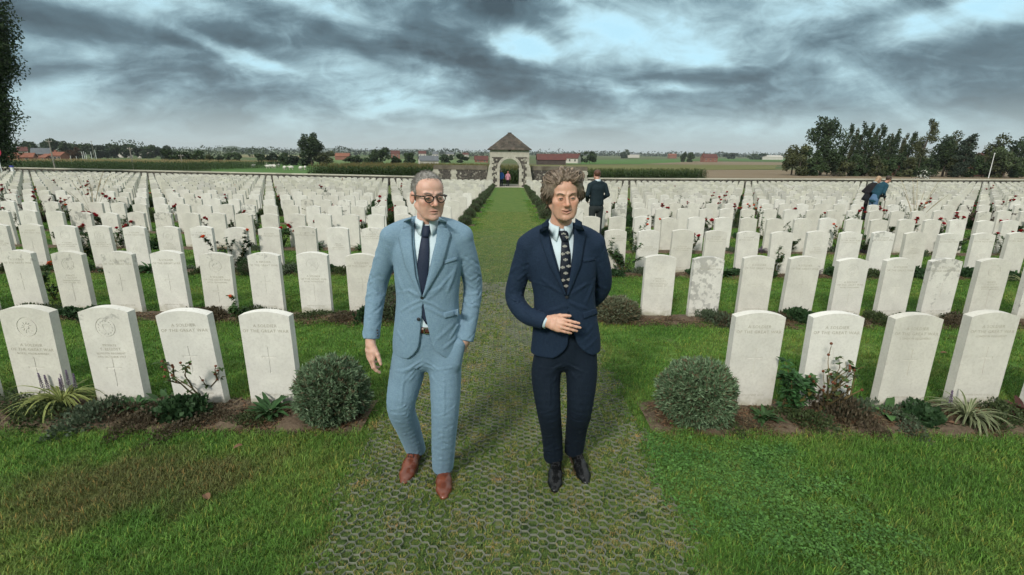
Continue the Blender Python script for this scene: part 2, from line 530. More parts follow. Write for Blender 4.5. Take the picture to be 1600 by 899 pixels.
# ================================================================== HEADSTONES
def mat_stone(name, far=False):
    m, t, b = pbsdf(name)
    tcn = t.n('ShaderNodeTexCoord')
    oi = t.n('ShaderNodeObjectInfo')
    off = t.n('ShaderNodeVectorMath', operation='ADD', i_0=tcn.outputs['Object']).outputs[0]
    if not far:
        sc = t.n('ShaderNodeVectorMath', operation='SCALE', i_0=(37.0, 19.0, 0.0))
        t.link(oi.outputs['Random'], sc.inputs['Scale'])
        t.link(sc.outputs[0], off.node.inputs[1])
    col = t.mix(t.ramp(t.noise(off, 5.0, 5.0, 0.6), [(0.3, 0.0), (0.7, 1.0)]), (0.70, 0.675, 0.605), (0.575, 0.555, 0.50))
    col = t.mix(t.ramp(t.noise(off, 55.0, 4.0), [(0.45, 0.0), (0.75, 0.35)]), col, (0.42, 0.39, 0.33))
    if far:
        a = t.n('ShaderNodeAttribute', attribute_name='Col')
        col = t.mix(1.0, col, a.outputs['Color'], 'MULTIPLY')
    else:
        z = t.n('ShaderNodeSeparateXYZ', i_0=tcn.outputs['Object']).outputs[2]
        stain = t.n('ShaderNodeSeparateColor', i_0=oi.outputs['Color'])
        amt = stain.outputs[0]
        # lichen patches: strongest towards the weathered top
        pn = t.noise(off, 11.0, 6.0, 0.62)
        th = t.math('SUBTRACT', 0.80, t.math('MULTIPLY', amt, 0.26))
        th = t.math('ADD', th, t.maprange(z, 0.45, 0.8, 0.10, -0.03))
        pm = t.math('MULTIPLY', t.math('GREATER_THAN', pn, th), 0.62)
        pm2 = t.maprange(t.math('SUBTRACT', pn, th), -0.05, 0.03, 0.0, 0.62, True)
        col = t.mix(pm2, col, (0.27, 0.262, 0.235))
        # green and earth splashed on the foot
        ft = t.math('ADD', z, t.math('MULTIPLY', t.noise(off, 14.0, 5.0), -0.22))
        col = t.mix(t.maprange(ft, -0.10, 0.02, 0.65, 0.0, True), col, (0.26, 0.245, 0.145))
        hsv = t.n('ShaderNodeHueSaturation', i_Color=col, i_Value=t.maprange(oi.outputs['Random'], 0, 1, 0.90, 1.06), i_Saturation=t.maprange(oi.outputs['Random'], 0, 1, 1.15, 0.8))
        col = hsv.outputs[0]
    t.link(col, b.inputs['Base Color'])
    b.inputs['Roughness'].default_value = 0.85; b.inputs['Specular IOR Level'].default_value = 0.25
    if not far:
        bn = t.n('ShaderNodeBump', i_Strength=0.35, i_Distance=0.004, i_Height=t.noise(off, 120.0, 4.0))
        t.link(bn.outputs[0], b.inputs['Normal'])
    return m
M_stone, M_stone_far = mat_stone('portland_stone'), mat_stone('portland_stone_distant', True)
M_letter = mat('carving_shade_letters', (0.36, 0.335, 0.27), (0.44, 0.41, 0.34), 40, 0.9)  # letters lie on the face; the shade of carving is put into their colour
SW, SH, ST = 0.1905, 0.813, 0.038
def circle(cx, cy, r, n=26, rev=False, wob=0.0):
    return [(cx + r * (1 + wob * math.sin(5 * t)) * math.cos(t), cy + r * (1 + wob * math.sin(5 * t)) * math.sin(t)) for t in [2 * math.pi * i / n for i in range(n)]]
def outline():
    pts = [(-SW, -0.08), (SW, -0.08)]
    for i in range(15):
        x = SW - 2 * SW * i / 14
        pts.append((x, SH - 0.036 * (x / SW) ** 2))
    return pts
def cross_poly(zc, up, down, arm, wv=0.0042, wa=0.0058):
    fl = 1.5
    return [(-wv * fl, zc + up), (wv * fl, zc + up), (wv, zc + up - 0.02), (wv, zc + wa), (arm - 0.012, zc + wa), (arm, zc + wa * fl), (arm, zc - wa * fl), (arm - 0.012, zc - wa),
            (wv, zc - wa), (wv * 1.2, zc - down + 0.02), (wv * 2.2, zc - down), (-wv * 2.2, zc - down), (-wv * 1.2, zc - down + 0.02), (-wv, zc - wa), (-arm + 0.012, zc - wa), (-arm, zc - wa * fl),
            (-arm, zc + wa * fl), (-arm + 0.012, zc + wa), (-wv, zc + wa), (-wv, zc + up - 0.02)]
def emblem(cx, cz, r, style, rs):
    out = [circle(cx, cz, r), circle(cx, cz, r * 0.90)]
    if style == 0:      # spreading leaf
        pts = []
        for i in range(22):
            t = 2 * math.pi * i / 22 + math.pi / 2
            q = r * (0.66 if i % 2 == 0 else 0.30) * (1.0 if i % 4 else 0.82)
            pts.append((cx + q * math.cos(t), cz + q * math.sin(t)))
        out.append(pts)
        out.append(circle(cx, cz, r * 0.16, 8))
    elif style == 1:    # wreath inside a ring, with a small shield
        for i in range(14):
            t = 2 * math.pi * i / 14
            x, z = cx + r * 0.68 * math.cos(t), cz + r * 0.68 * math.sin(t)
            d = r * 0.13
            out.append([(x - d * math.sin(t + .6), z + d * math.cos(t + .6)), (x + d * .5 * math.cos(t), z + d * .5 * math.sin(t)), (x + d * math.sin(t + .6), z - d * math.cos(t + .6)), (x - d * .5 * math.cos(t), z - d * .5 * math.sin(t))])
        out.append([(cx - r * .28, cz + r * .32), (cx + r * .28, cz + r * .32), (cx + r * .26, cz - r * .05), (cx, cz - r * .36), (cx - r * .26, cz - r * .05)])
    elif style == 2:    # crossed bars and a flame
        for s in (-1, 1):
            a, bb = r * 0.62, r * 0.07
            out.append([(cx - s * a, cz - a * .7 - bb), (cx - s * a + s * bb, cz - a * .7 - bb), (cx - s * bb * 2.4, cz - bb * 2.0), (cx - s * bb * 3.4, cz - bb * 1.2)])
            out.append([(cx + s * a, cz + a * .7 + bb), (cx + s * a - s * bb, cz + a * .7 + bb), (cx + s * bb * 2.4, cz + bb * 2.0), (cx + s * bb * 3.4, cz + bb * 1.2)])
        out.append([(cx - r * .12, cz - r * .12), (cx + r * .12, cz - r * .12), (cx + r * .12, cz + r * .12), (cx - r * .12, cz + r * .12)])
    elif style == 3:    # eight pointed star
        pts = []
        for i in range(16):
            t = 2 * math.pi * i / 16
            q = r * (0.74 if i % 2 == 0 else 0.38)
            pts.append((cx + q * math.cos(t), cz + q * math.sin(t)))
        out.append(pts); out.append(circle(cx, cz, r * 0.24, 12))
        out.append(circle(cx, cz, r * 0.14, 10))
    else:               # standing beast over a scroll
        out.append([(cx - r * .5, cz - r * .05), (cx - r * .2, cz + r * .3), (cx + r * .1, cz + r * .22), (cx + r * .35, cz + r * .52), (cx + r * .55, cz + r * .3), (cx + r * .36, cz + r * .1), (cx + r * .42, cz - r * .25), (cx + r * .25, cz - r * .22), (cx + r * .1, cz), (cx - r * .15, cz - r * .02), (cx - r * .3, cz - r * .28), (cx - r * .42, cz - r * .26)])
        out.append([(cx - r * .66, cz - r * .40), (cx, cz - r * .56), (cx + r * .66, cz - r * .40), (cx + r * .6, cz - r * .52), (cx, cz - r * .70), (cx - r * .6, cz - r * .52)])
    return out
def curve_mesh(polys, ext):
    cu = bpy.data.curves.new('tmp', 'CURVE')
    cu.dimensions = '2D'; cu.fill_mode = 'BOTH'; cu.extrude = ext
    for p in polys:
        sp = cu.splines.new('POLY')
        sp.points.add(len(p) - 1)
        for q, (x, z) in zip(sp.points, p): q.co = (x, z, 0, 1)
        sp.use_cyclic_u = True
    o = bpy.data.objects.new('tmp', cu)
    COL.objects.link(o)
    me = bpy.data.meshes.new_from_object(o.evaluated_get(bpy.context.evaluated_depsgraph_get()))
    bpy.data.objects.remove(o); bpy.data.curves.remove(cu)
    return me
def mesh_arrays(me):
    v = np.empty(len(me.vertices) * 3, np.float32); me.vertices.foreach_get('co', v)
    return v.reshape(-1, 3), [tuple(p.vertices) for p in me.polygons]
def stone_mesh(name, polys, dep=0.0030):
    mb = MB()
    o = outline()
    n = len(o)
    V = [(x, -ST + dep, z) for x, z in o] + [(x, ST, z) for x, z in o]
    F = [tuple(range(n)), tuple(range(2 * n - 1, n - 1, -1))] + [(i + n, (i + 1) % n + n, (i + 1) % n, i) for i in range(n)]
    mb.add(V, F)
    me = curve_mesh([o] + polys, dep / 2)
    v, f = mesh_arrays(me)
    bpy.data.meshes.remove(me)
    v2 = np.stack([v[:, 0], -ST + dep / 2 - v[:, 2], v[:, 1]], 1)
    mb.add(v2, f)
    return mb.mesh(name, M_stone)
def text_mesh(lines, name='lettering'):
    mb = MB()
    for (body, z, size) in lines:
        cu = bpy.data.curves.new('tmp', 'FONT')
        cu.body = body; cu.size = size; cu.align_x = 'CENTER'; cu.resolution_u = 2; cu.space_character = 1.12; cu.extrude = 0.0004
        o = bpy.data.objects.new('tmp', cu); COL.objects.link(o)
        me = bpy.data.meshes.new_from_object(o.evaluated_get(bpy.context.evaluated_depsgraph_get()))
        v, f = mesh_arrays(me)
        bpy.data.objects.remove(o); bpy.data.curves.remove(cu); bpy.data.meshes.remove(me)
        mb.add(np.stack([v[:, 0], -ST - 0.0005 - v[:, 2], z + v[:, 1]], 1), f)
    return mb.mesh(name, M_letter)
X_HI = cross_poly(0.445, 0.085, 0.135, 0.056)
X_LO = cross_poly(0.325, 0.085, 0.150, 0.060)
DES = {}
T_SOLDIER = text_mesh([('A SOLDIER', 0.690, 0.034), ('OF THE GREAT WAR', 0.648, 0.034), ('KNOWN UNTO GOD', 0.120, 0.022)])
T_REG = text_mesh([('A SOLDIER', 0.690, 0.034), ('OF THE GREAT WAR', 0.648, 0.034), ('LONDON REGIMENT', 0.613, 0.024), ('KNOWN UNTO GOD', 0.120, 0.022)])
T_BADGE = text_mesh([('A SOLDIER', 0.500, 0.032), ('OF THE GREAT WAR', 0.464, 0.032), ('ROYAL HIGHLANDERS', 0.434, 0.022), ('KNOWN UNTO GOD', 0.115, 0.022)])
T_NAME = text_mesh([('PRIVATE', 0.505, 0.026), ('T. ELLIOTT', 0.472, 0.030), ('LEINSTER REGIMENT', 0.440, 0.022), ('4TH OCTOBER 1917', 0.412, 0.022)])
for st in range(5):
    DES['badge%d' % st] = (stone_mesh('headstone_badge', emblem(-0.0, 0.655, 0.078, st, None) + [X_LO]), (T_BADGE, T_NAME)[st % 2], 'badge-and-cross')
    DES['ring%d' % st] = (stone_mesh('headstone_ring', emblem(0.0, 0.64, 0.085, st, None) + [[(-0.13, 0.40), (0.13, 0.40), (0.13, 0.397), (-0.13, 0.397)]]), (T_NAME, T_BADGE)[st % 2], 'badge-only')
DES['cross'] = (stone_mesh('headstone_cross', [X_HI]), T_SOLDIER, 'cross-carved')
DES['crossreg'] = (stone_mesh('headstone_cross', [X_HI]), T_REG, 'cross-carved')
DES['low'] = (stone_mesh('headstone_low', [cross_poly(0.33, 0.06, 0.1, 0.06)]), T_REG, 'low-cross')
DES['mid'] = (stone_mesh('headstone_mid', emblem(0, 0.40, 0.062, 0, None) + [[(-0.145, 0.404), (-0.07, 0.404), (-0.07, 0.396), (-0.145, 0.396)], [(0.07, 0.404), (0.145, 0.404), (0.145, 0.396), (0.07, 0.396)], [(-0.004, 0.47), (0.004, 0.47), (0.004, 0.53), (-0.004, 0.53)]]), T_SOLDIER, 'wreathed-cross')
FRONT = {(-1, 0): ['cross', 'cross', 'badge1', 'badge0', 'cross'], (1, 0): ['cross', 'cross', 'crossreg', 'crossreg', 'cross'],
         (-1, 1): ['cross', 'badge2', 'cross', 'badge4', 'cross', 'cross', 'badge1', 'cross', 'cross'], (1, 1): ['badge3', 'cross', 'cross', 'cross', 'badge4', 'cross', 'cross', 'badge1', 'cross'],
         (-1, 2): ['ring1', 'low', 'ring2', 'cross', 'mid', 'ring4', 'low', 'ring0', 'mid', 'ring3', 'ring1', 'cross'], (1, 2): ['low', 'ring3', 'ring1', 'low', 'cross', 'ring4', 'ring2', 'low', 'cross', 'badge1', 'cross', 'mid']}
STAIN = {(-1, 0, 0): 0.12, (-1, 0, 1): 0.55, (-1, 0, 2): 0.60, (-1, 0, 3): 0.25, (1, 0, 0): 0.0, (1, 0, 1): 0.0, (1, 0, 2): 0.05, (1, 0, 3): 0.05, (1, 1, 1): 1.25, (-1, 1, 5): 0.8, (-1, 1, 6): 0.6, (-1, 1, 3): 0.6}
cand = []
for k, y in enumerate(ROWS):
    for s in (-1, 1):
        n = 0
        while True:
            x = XS[s] + PITCHX * n
            if x > y * 1.05 + (0.75 if k < 2 else 0.35): break
            cand.append((k, abs(x), s, n)); n += 1
cand.sort(key=lambda c: (c[0], c[1]))
KEEP = set((c[0], c[2], c[3]) for c in cand[:300])
srnd = random.Random(3)
far_mb = MB()
kinds_far = ['cross', 'cross', 'cross', 'low', 'mid'] + ['ring%d' % i for i in range(5)] + ['badge%d' % i for i in range(5)]
STONES = {}
for k, y in enumerate(ROWS):
    for s in (-1, 1):
        n = 0
        while True:
            x = XS[s] + PITCHX * n
            if x > min(y * 1.05 + (0.9 if k < 2 else 2.2), 60): break
            xx = s * x + srnd.uniform(-0.02, 0.02); yy = y + srnd.uniform(-0.02, 0.02)
            yaw, lean, roll = srnd.gauss(0, R(1.3)), srnd.gauss(0, R(0.7)), srnd.gauss(0, R(0.55))
            z = gz(yy) + srnd.uniform(-0.015, 0.015)
            if (k, s, n) in KEEP:
                lst = FRONT.get((s, k))
                d = lst[n] if lst and n < len(lst) else srnd.choice(kinds_far)
                me, tx, word = DES[d]
                o = link_mesh('headstone', me)
                o.location = (xx, yy, z); o.rotation_euler = (lean, roll, yaw)
                st = STAIN.get((s, k, n), max(0.0, srnd.gauss(0.34, 0.30)))
                o.color = (st, 0, 0, 1)
                if st > 0.9: word = 'lichen-spotted ' + word
                elif st > 0.45: word = 'stained ' + word
                else: word = 'clean ' + word
                tag(o, '%s headstone, %s from path in %s, %s' % (word, ordw(n + 1), rowname(k), SIDE[s]), 'headstone', 'headstones in rows')
                if k < 3:
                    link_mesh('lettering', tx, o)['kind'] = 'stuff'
                STONES[(k, s, n)] = o
            else:
                M4 = Matrix.Translation((xx, yy, z)) @ Matrix.Rotation(yaw, 4, 'Z')
                pts = [(-SW, -0.05), (SW, -0.05)] + [(SW - 2 * SW * i / 4, SH - 0.036 * ((1 - i / 2)) ** 2) for i in range(5)]
                V = [M4 @ Vector((a, -ST, b)) for a, b in pts] + [M4 @ Vector((a, ST, b)) for a, b in pts]
                m = len(pts)
                g = srnd.uniform(0.70, 0.96)
                far_mb.add(V, [tuple(range(m)), tuple(range(2 * m - 1, m - 1, -1))] + [(i + m, (i + 1) % m + m, (i + 1) % m, i) for i in range(m)], (g, g, g * srnd.uniform(0.95, 1.02)))
            n += 1
fo = far_mb.build('headstones', M_stone_far)
tag(fo, 'massed white headstones in the far rows before the boundary wall', 'headstones', None, 'stuff')
# ================================================================== PLANTS
prnd = random.Random(21)
nrg = np.random.default_rng(8)
M_leaf = mat('leaf', (1, 1, 1), (0.72, 0.76, 0.66), 25, 0.6, attr=True, trans=0.22, spec=0.25)
M_stem = mat('woody_stem', (0.085, 0.065, 0.035), (0.14, 0.11, 0.06), 30, 0.85, attr=True)
M_petal = mat('petal', (1, 1, 1), (0.85, 0.8, 0.8), 30, 0.6, attr=True, trans=0.2)
def unit(v): return v / np.maximum(np.linalg.norm(v, axis=-1, keepdims=True), 1e-9)
def rdir(n): return unit(nrg.normal(size=(n, 3)))
def ribbon(mb, p, az, up0, length, width, droop, col, seg=5, fold=0.15, edge=None, mi=0, tip=0.08):
    """an arching strap leaf, creased along the middle"""
    h = np.array([math.cos(az), math.sin(az), 0.0]); side = np.array([-math.sin(az), math.cos(az), 0.0])
    pos = np.array(p, float); ang = up0
    V = []; C = []
    for i in range(seg + 1):
        t = i / seg
        wd = width * (math.sin(math.pi * min(0.97, 0.12 + 0.88 * t)) ** 0.7) if tip < 0.5 else width
        wd = max(wd, width * 0.03)
        nrm = np.array([-math.sin(ang) * h[0], -math.sin(ang) * h[1], math.cos(ang)])
        V += [pos - side * wd + nrm * wd * fold, pos, pos + side * wd + nrm * wd * fold]
        e = edge if edge is not None else col
        C += [e, col, e]
        d = h * math.cos(ang) + np.array([0, 0, 1.0]) * math.sin(ang)
        pos = pos + d * length / seg
        ang -= droop / seg
    F = []
    for i in range(seg):
        a = 3 * i
        F += [(a, a + 1, a + 4, a + 3), (a + 1, a + 2, a + 5, a + 4)]
    mb.add(V, F, np.array(C, np.float32), mi)
def jcol(c, n, v=0.2):
    k = 1 + nrg.uniform(-v, v, (n, 1)); h = 1 + nrg.uniform(-v * 0.4, v * 0.4, (n, 3))
    return np.asarray(c) * k * h

# ---- clipped lavender balls
def ball_mesh(n, r, zs, dark, light, dry=0.1, leafl=0.032, name='foliage'):
    mb = MB()
    i = np.arange(n) + 0.5
    phi = np.arccos(1 - 1.72 * i / n); th = math.pi * (1 + 5 ** 0.5) * i
    d = np.stack([np.cos(th) * np.sin(phi), np.sin(th) * np.sin(phi), np.cos(phi)], 1)
    d = unit(d + nrg.normal(0, 0.05, (n, 3)))
    lump = np.array([mnoise.noise(Vector(q * 2.6)) + 0.5 * mnoise.noise(Vector(q * 6.0)) for q in d])
    rad = r * (1 + 0.13 * lump) + nrg.uniform(-0.20, 0.07, n) * r
    base = d * rad[:, None] * np.array([1, 1, zs]) + np.array([0, 0, r * zs * 0.86])
    gap = lump < -0.38
    K = 9
    for k in range(K):
        keep = ~gap | (nrg.random(n) < 0.35)
        b = base[keep]; dd = d[keep]; m = len(b)
        ax = unit(dd + np.array([0, 0, 0.45]) + nrg.normal(0, 0.28, (m, 3)))
        P = b + ax * nrg.uniform(-0.02, 0.022, (m, 1)) * (r / 0.28)
        L = unit(ax + nrg.normal(0, 0.55, (m, 3))) * leafl * nrg.uniform(0.6, 1.25, (m, 1))
        A = np.cross(L, rdir(m)); A = unit(A) * leafl * 0.11 * nrg.uniform(0.8, 1.4, (m, 1))
        tt = np.clip(nrg.normal(0.5, 0.28, (m, 1)), 0, 1)
        c = np.asarray(dark) * (1 - tt) + np.asarray(light) * tt
        isdry = nrg.random((m, 1)) < dry
        c = np.where(isdry, np.array([0.15, 0.115, 0.07]), c)
        mb.leaves(P, A, L, c)
    # woody heart
    core = MB()
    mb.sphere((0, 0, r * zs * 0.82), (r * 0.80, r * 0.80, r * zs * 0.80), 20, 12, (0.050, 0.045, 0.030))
    return mb.mesh(name, M_leaf)
SAGE_D, SAGE_L = (0.050, 0.098, 0.042), (0.265, 0.360, 0.225)
ballA = ball_mesh(3000, 0.262, 1.0, SAGE_D, SAGE_L, 0.14, 0.042)
ballB = ball_mesh(2900, 0.275, 0.96, SAGE_D, (0.25, 0.35, 0.21), 0.14, 0.042)
ball_small = ball_mesh(520, 0.25, 0.84, (0.045, 0.075, 0.036), (0.14, 0.185, 0.095), 0.06, 0.045)
ball_dry = ball_mesh(1500, 0.27, 0.72, (0.08, 0.092, 0.055), (0.23, 0.255, 0.165), 0.32, 0.06)
def put(name, me, x, y, label, cat, group=None, rz=None, sc=1.0, dz=0.0):
    o = link_mesh(name, me)
    o.location = (x, y, gz(y) + dz); o.rotation_euler = (0, 0, prnd.uniform(0, 6.28) if rz is None else rz)
    o.scale = (sc, sc, sc) if not hasattr(sc, '__len__') else sc
    return tag(o, label, cat, group)
G_BALL = 'clipped bushes lining the path'
put('lavender_bush', ballA, -1.315, 3.40, 'large clipped grey-green lavender ball beside the pale suited man\'s hand', 'bush', G_BALL, 0.3, 0.92)
put('lavender_bush', ballB, 1.425, 3.40, 'large clipped grey-green lavender ball beside the front headstones, navy suit side', 'bush', G_BALL, 2.1, 0.93)
put('lavender_bush', ball_dry, 1.36, 6.0, 'dried brown straggly lavender bush behind the navy suited man\'s arm', 'bush', G_BALL, 0.6, (.95, .95, .72))
for k in range(1, len(ROWS)):
    for s in (-1, 1):
        if (k, s) == (1, 1): continue
        y = ROWS[k] - 0.12
        put('lavender_bush', ball_small, s * (1.36 + 0.006 * y) + prnd.uniform(-.05, .05), y, 'small rounded clipped bush at the path end of the %s, %s' % (ordw(k + 1) + ' row', SIDE[s]), 'bush', G_BALL, None, prnd.uniform(0.85, 1.12))

# ---- low creeping mats
def mat_mesh(n, rx, ry, h, c1, c2, ll=0.022, lw=0.35, name='creeping_plant'):
    mb = MB()
    q = rdir(n); q[:, 2] = np.abs(q[:, 2])
    lump = np.array([mnoise.noise(Vector((a[0] * 2.2, a[1] * 2.2, a[2]))) for a in q])
    rr = (nrg.random(n) ** 0.33) * (1 + 0.35 * lump)
    P = q * rr[:, None] * np.array([rx, ry, h])
    L = unit(q * 0.8 + np.array([0, 0, 0.5]) + nrg.normal(0, 0.6, (n, 3))) * ll * nrg.uniform(0.6, 1.4, (n, 1))
    A = unit(np.cross(L, rdir(n))) * ll * lw * nrg.uniform(0.7, 1.2, (n, 1))
    t = nrg.random((n, 1))
    mb.leaves(P, A, L, (np.asarray(c1) * (1 - t) + np.asarray(c2) * t))
    return mb.mesh(name, M_leaf)
mats_low = [
    ('creeping_plant', mat_mesh(1500, 0.26, 0.15, 0.10, (0.035, 0.055, 0.022), (0.085, 0.115, 0.045)), 'dull green creeping plant'),
    ('creeping_plant', mat_mesh(1500, 0.28, 0.16, 0.09, (0.060, 0.048, 0.030), (0.135, 0.105, 0.070)), 'brown faded heather mat'),
    ('creeping_plant', mat_mesh(900, 0.24, 0.15, 0.12, (0.020, 0.050, 0.020), (0.050, 0.100, 0.040), 0.034, 0.6), 'dark round-leaved creeping plant'),
    ('creeping_plant', mat_mesh(1300, 0.30, 0.15, 0.11, (0.060, 0.085, 0.050), (0.115, 0.150, 0.095), 0.026), 'grey-green creeping plant'),
]
def leafy_mesh(n, r, h, c, wd=0.045, ln=0.16, up=(0.5, 1.2), name='leafy_plant', droop=1.0):
    mb = MB()
    for i in range(n):
        az = prnd.uniform(0, 6.283); rr = prnd.uniform(0, 0.35) * r
        cc = np.asarray(c) * prnd.uniform(0.65, 1.3)
        ribbon(mb, (rr * math.cos(az), rr * math.sin(az), prnd.uniform(0, h * 0.4)), az + prnd.uniform(-.5, .5), prnd.uniform(*up), ln * prnd.uniform(0.6, 1.15), wd * prnd.uniform(0.55, 0.9), droop * prnd.uniform(0.7, 1.5), cc, 5, 0.3)
    return mb.mesh(name, M_leaf, True)
leafy_dark = leafy_mesh(46, 0.20, 0.10, (0.042, 0.102, 0.034), 0.024, 0.17)
leafy_mid = leafy_mesh(40, 0.16, 0.10, (0.050, 0.105, 0.036), 0.024, 0.15)
leafy_broad = leafy_mesh(7, 0.05, 0.03, (0.075, 0.165, 0.050), 0.045, 0.22, (0.35, 0.8), droop=0.7)
leafy_yellow = leafy_mesh(30, 0.22, 0.14, (0.16, 0.175, 0.035), 0.034, 0.18, (0.4, 1.1))
leafy_lilac = leafy_mesh(60, 0.24, 0.2, (0.16, 0.13, 0.17), 0.016, 0.16, (0.6, 1.4))
def strap_mesh(n, ln, c, edge, spikes, name='lily_turf'):
    mb = MB()
    for i in range(n):
        az = prnd.uniform(0, 6.283); rr = prnd.uniform(0, 0.05)
        k = prnd.uniform(0.75, 1.2)
        ribbon(mb, (rr * math.cos(az), rr * math.sin(az), 0.01), az, prnd.uniform(0.75, 1.45), ln * prnd.uniform(0.6, 1.15), 0.0075, prnd.uniform(1.5, 2.9), np.asarray(c) * k, 8, 0.2, np.asarray(edge) * k)
    return mb.mesh(name, M_leaf, True)
def flower_spike(h, x, y):
    mb = MB()
    mb.tube([(x, y, 0.02), (x * 1.15, y * 1.15, h)], [0.003, 0.002], 4, (0.10, 0.13, 0.06))
    for i in range(34):
        z = h * (0.55 + 0.48 * i / 34); a = i * 2.4
        rr = 0.011 * (1.15 - i / 40)
        mb.sphere((x * (1 + .15 * z / h) + rr * math.cos(a) * .8, y * (1 + .15 * z / h) + rr * math.sin(a) * .8, z), 0.0045, 5, 4, np.array((0.20, 0.15, 0.24)) * prnd.uniform(0.6, 1.3))
    return mb.mesh('flower_spike', M_petal)
def lily(px, py, label, nsp, n=95, ln=0.34, c=(0.085, 0.135, 0.030), e=(0.42, 0.43, 0.15)):
    p = on_ground(px, py)
    o = link_mesh('lily_turf', strap_mesh(n, ln, c, e, nsp))
    o.location = (p.x, p.y, gz(p.y) + 0.03)
    tag(o, label, 'plant')
    for i in range(nsp):
        a = prnd.uniform(0.3, 2.9)
        link_mesh('flower_spike', flower_spike(prnd.uniform(0.18, 0.27), 0.13 * math.cos(a), 0.06 * math.sin(a)), o)
    return o
lily(100, 640, 'yellow-striped strap-leaved clump with purple flower spikes before the badge headstone', 6)
lily(1508, 662, 'pale striped strap-leaved clump with a single purple flower spike, far front bed', 1, 80, 0.31, (0.070, 0.105, 0.040), (0.36, 0.37, 0.22))
lily(1598, 450, 'pale strappy leaf clump among the second row stones at the picture edge', 0, 30, 0.45, (0.13, 0.16, 0.06), (0.33, 0.34, 0.17))

# ---- roses
def rose_stems(seed, h, n, spread, leaves, hips, leafc=(0.055, 0.115, 0.036), lsize=0.034, splay=0.55, rad=.0065):
    """returns (stem mesh, leaf mesh or None, tip positions)"""
    rd = random.Random(seed)
    st = MB(); lf = MB(); tips = []; LP = []; 
    def grow(p, d, L, r, depth):
        pts = [p]; q = Vector(p); dd = Vector(d)
        segs = 4
        for i in range(segs):
            dd = (dd + Vector((rd.uniform(-1, 1), rd.uniform(-1, 1), rd.uniform(-.1, .35))) * 0.22).normalized()
            q = q + dd * L / segs
            pts.append(q.copy())
            for _ in range(2):
                if rd.random() < leaves: LP.append((q + Vector((rd.uniform(-1, 1), rd.uniform(-1, 1), rd.uniform(-.5, 1))) * 0.02, dd))
            if depth < 2 and rd.random() < 0.42:
                grow(q, (dd + Vector((rd.uniform(-1, 1), rd.uniform(-1, 1), 0.2)) * 0.8).normalized(), L * rd.uniform(0.35, 0.6), r * 0.6, depth + 1)
        st.tube(pts, [r * (1 - 0.55 * i / segs) for i in range(segs + 1)], 4, np.array((1.0, 0.95, 0.75)) * rd.uniform(0.7, 1.4))
        tips.append((pts[-1], dd))
        if hips and rd.random() < hips: st.sphere(pts[-1], 0.011, 6, 4, (1.3, 0.55, 0.5))
    for i in range(n):
        a = rd.uniform(3.0, 6.42)
        grow(Vector((rd.uniform(-1, 1) * spread * .2, rd.uniform(-1, 1) * spread * .2, 0)), Vector((math.cos(a) * splay, math.sin(a) * splay, 1)).normalized(), h * rd.uniform(0.65, 1.05), rad, 0)
    if LP:
        for (p, d) in LP:
            for j in range(5):
                az = rd.uniform(0, 6.283)
                c = np.asarray(leafc) * rd.uniform(0.6, 1.5)
                if rd.random() < 0.06: c = np.array((0.14, 0.12, 0.035))
                ribbon(lf, p, az, rd.uniform(-0.2, 0.9), lsize * rd.uniform(0.8, 1.5), lsize * 0.38, 0.9, c, 2, 0.25)
    return st.mesh('stems', M_stem), (lf.mesh('foliage', M_leaf) if LP else None), tips
def bloom_mesh(col, r=0.036):
    mb = MB()
    for ring, (nn, up, ln) in enumerate([(5, 0.25, 1.0), (5, 0.75, 0.9), (4, 1.15, 0.8), (3, 1.45, 0.7)]):
        for i in range(nn):
            ribbon(mb, (0, 0, 0), 6.283 * i / nn + ring * 0.6, up, r * ln * 1.25, r * 0.55, -0.6, np.asarray(col) * prnd.uniform(0.75, 1.2), 3, 0.3, None, 0, 0.08)
    mb.sphere((0, 0, r * 0.3), (r * .55, r * .55, r * .6), 6, 4, np.asarray(col) * 0.8)
    return mb.mesh('bloom', M_petal, True)
BL_RED, BL_ORANGE, BL_PINK = bloom_mesh((0.42, 0.014, 0.022)), bloom_mesh((0.72, 0.11, 0.035)), bloom_mesh((0.55, 0.18, 0.2))
BL_RED2 = bloom_mesh((0.36, 0.010, 0.020), 0.05)
def rose(name, loc, label, spec, blooms, bl, group=None, sc=1.0, rz=None):
    st, lf, tips = spec
    o = empty(name, loc, prnd.uniform(-.5, .5) if rz is None else min(rz, .3))
    o.scale = (sc, sc, sc)
    tag(o, label, 'rose bush', group)
    link_mesh('stems', st, o)
    if lf: link_mesh('foliage', lf, o)
    tp = sorted(tips, key=lambda t: -t[0].z)[:max(blooms, 1)]
    for (p, d) in tp[:blooms]:
        b = link_mesh('bloom', bl, o)
        b.location = p; b.rotation_euler = (prnd.uniform(-.6, .6), prnd.uniform(-.6, .6), prnd.uniform(0, 6))
        k = prnd.uniform(0.85, 1.25); b.scale = (k, k, k)
    return o
RS = [rose_stems(40 + i, 0.55, 6, 0.3, 0.75, 0.0) for i in range(4)]
RS_LOW = [rose_stems(50 + i, 0.40, 6, 0.35, 0.9, 0.0, (0.04, 0.08, 0.028)) for i in range(3)]
RS_BARE = [rose_stems(60 + i, 0.46, 5, 0.2, 0.10, 0.6, (0.07, 0.115, 0.04), .034, .55, .010) for i in range(3)]
def rose_px(name, px, py, label, *a, **k):
    p = on_ground(px, py)
    return rose(name, (p.x, p.y, gz(p.y) + 0.01), label, *a, **k)
rose_px('rose_bush', 318, 632, 'nearly bare rose stems with dark hips in front of the stained cross headstone', RS_BARE[0], 0, BL_RED, sc=0.92)
rose_px('rose_bush', 1222, 648, 'leafy green rose without flowers between the two nearest navy side headstones', rose_stems(71, 0.34, 5, 0.25, 0.95, 0.0, (0.045, 0.115, 0.038), 0.042), 0, BL_RED)
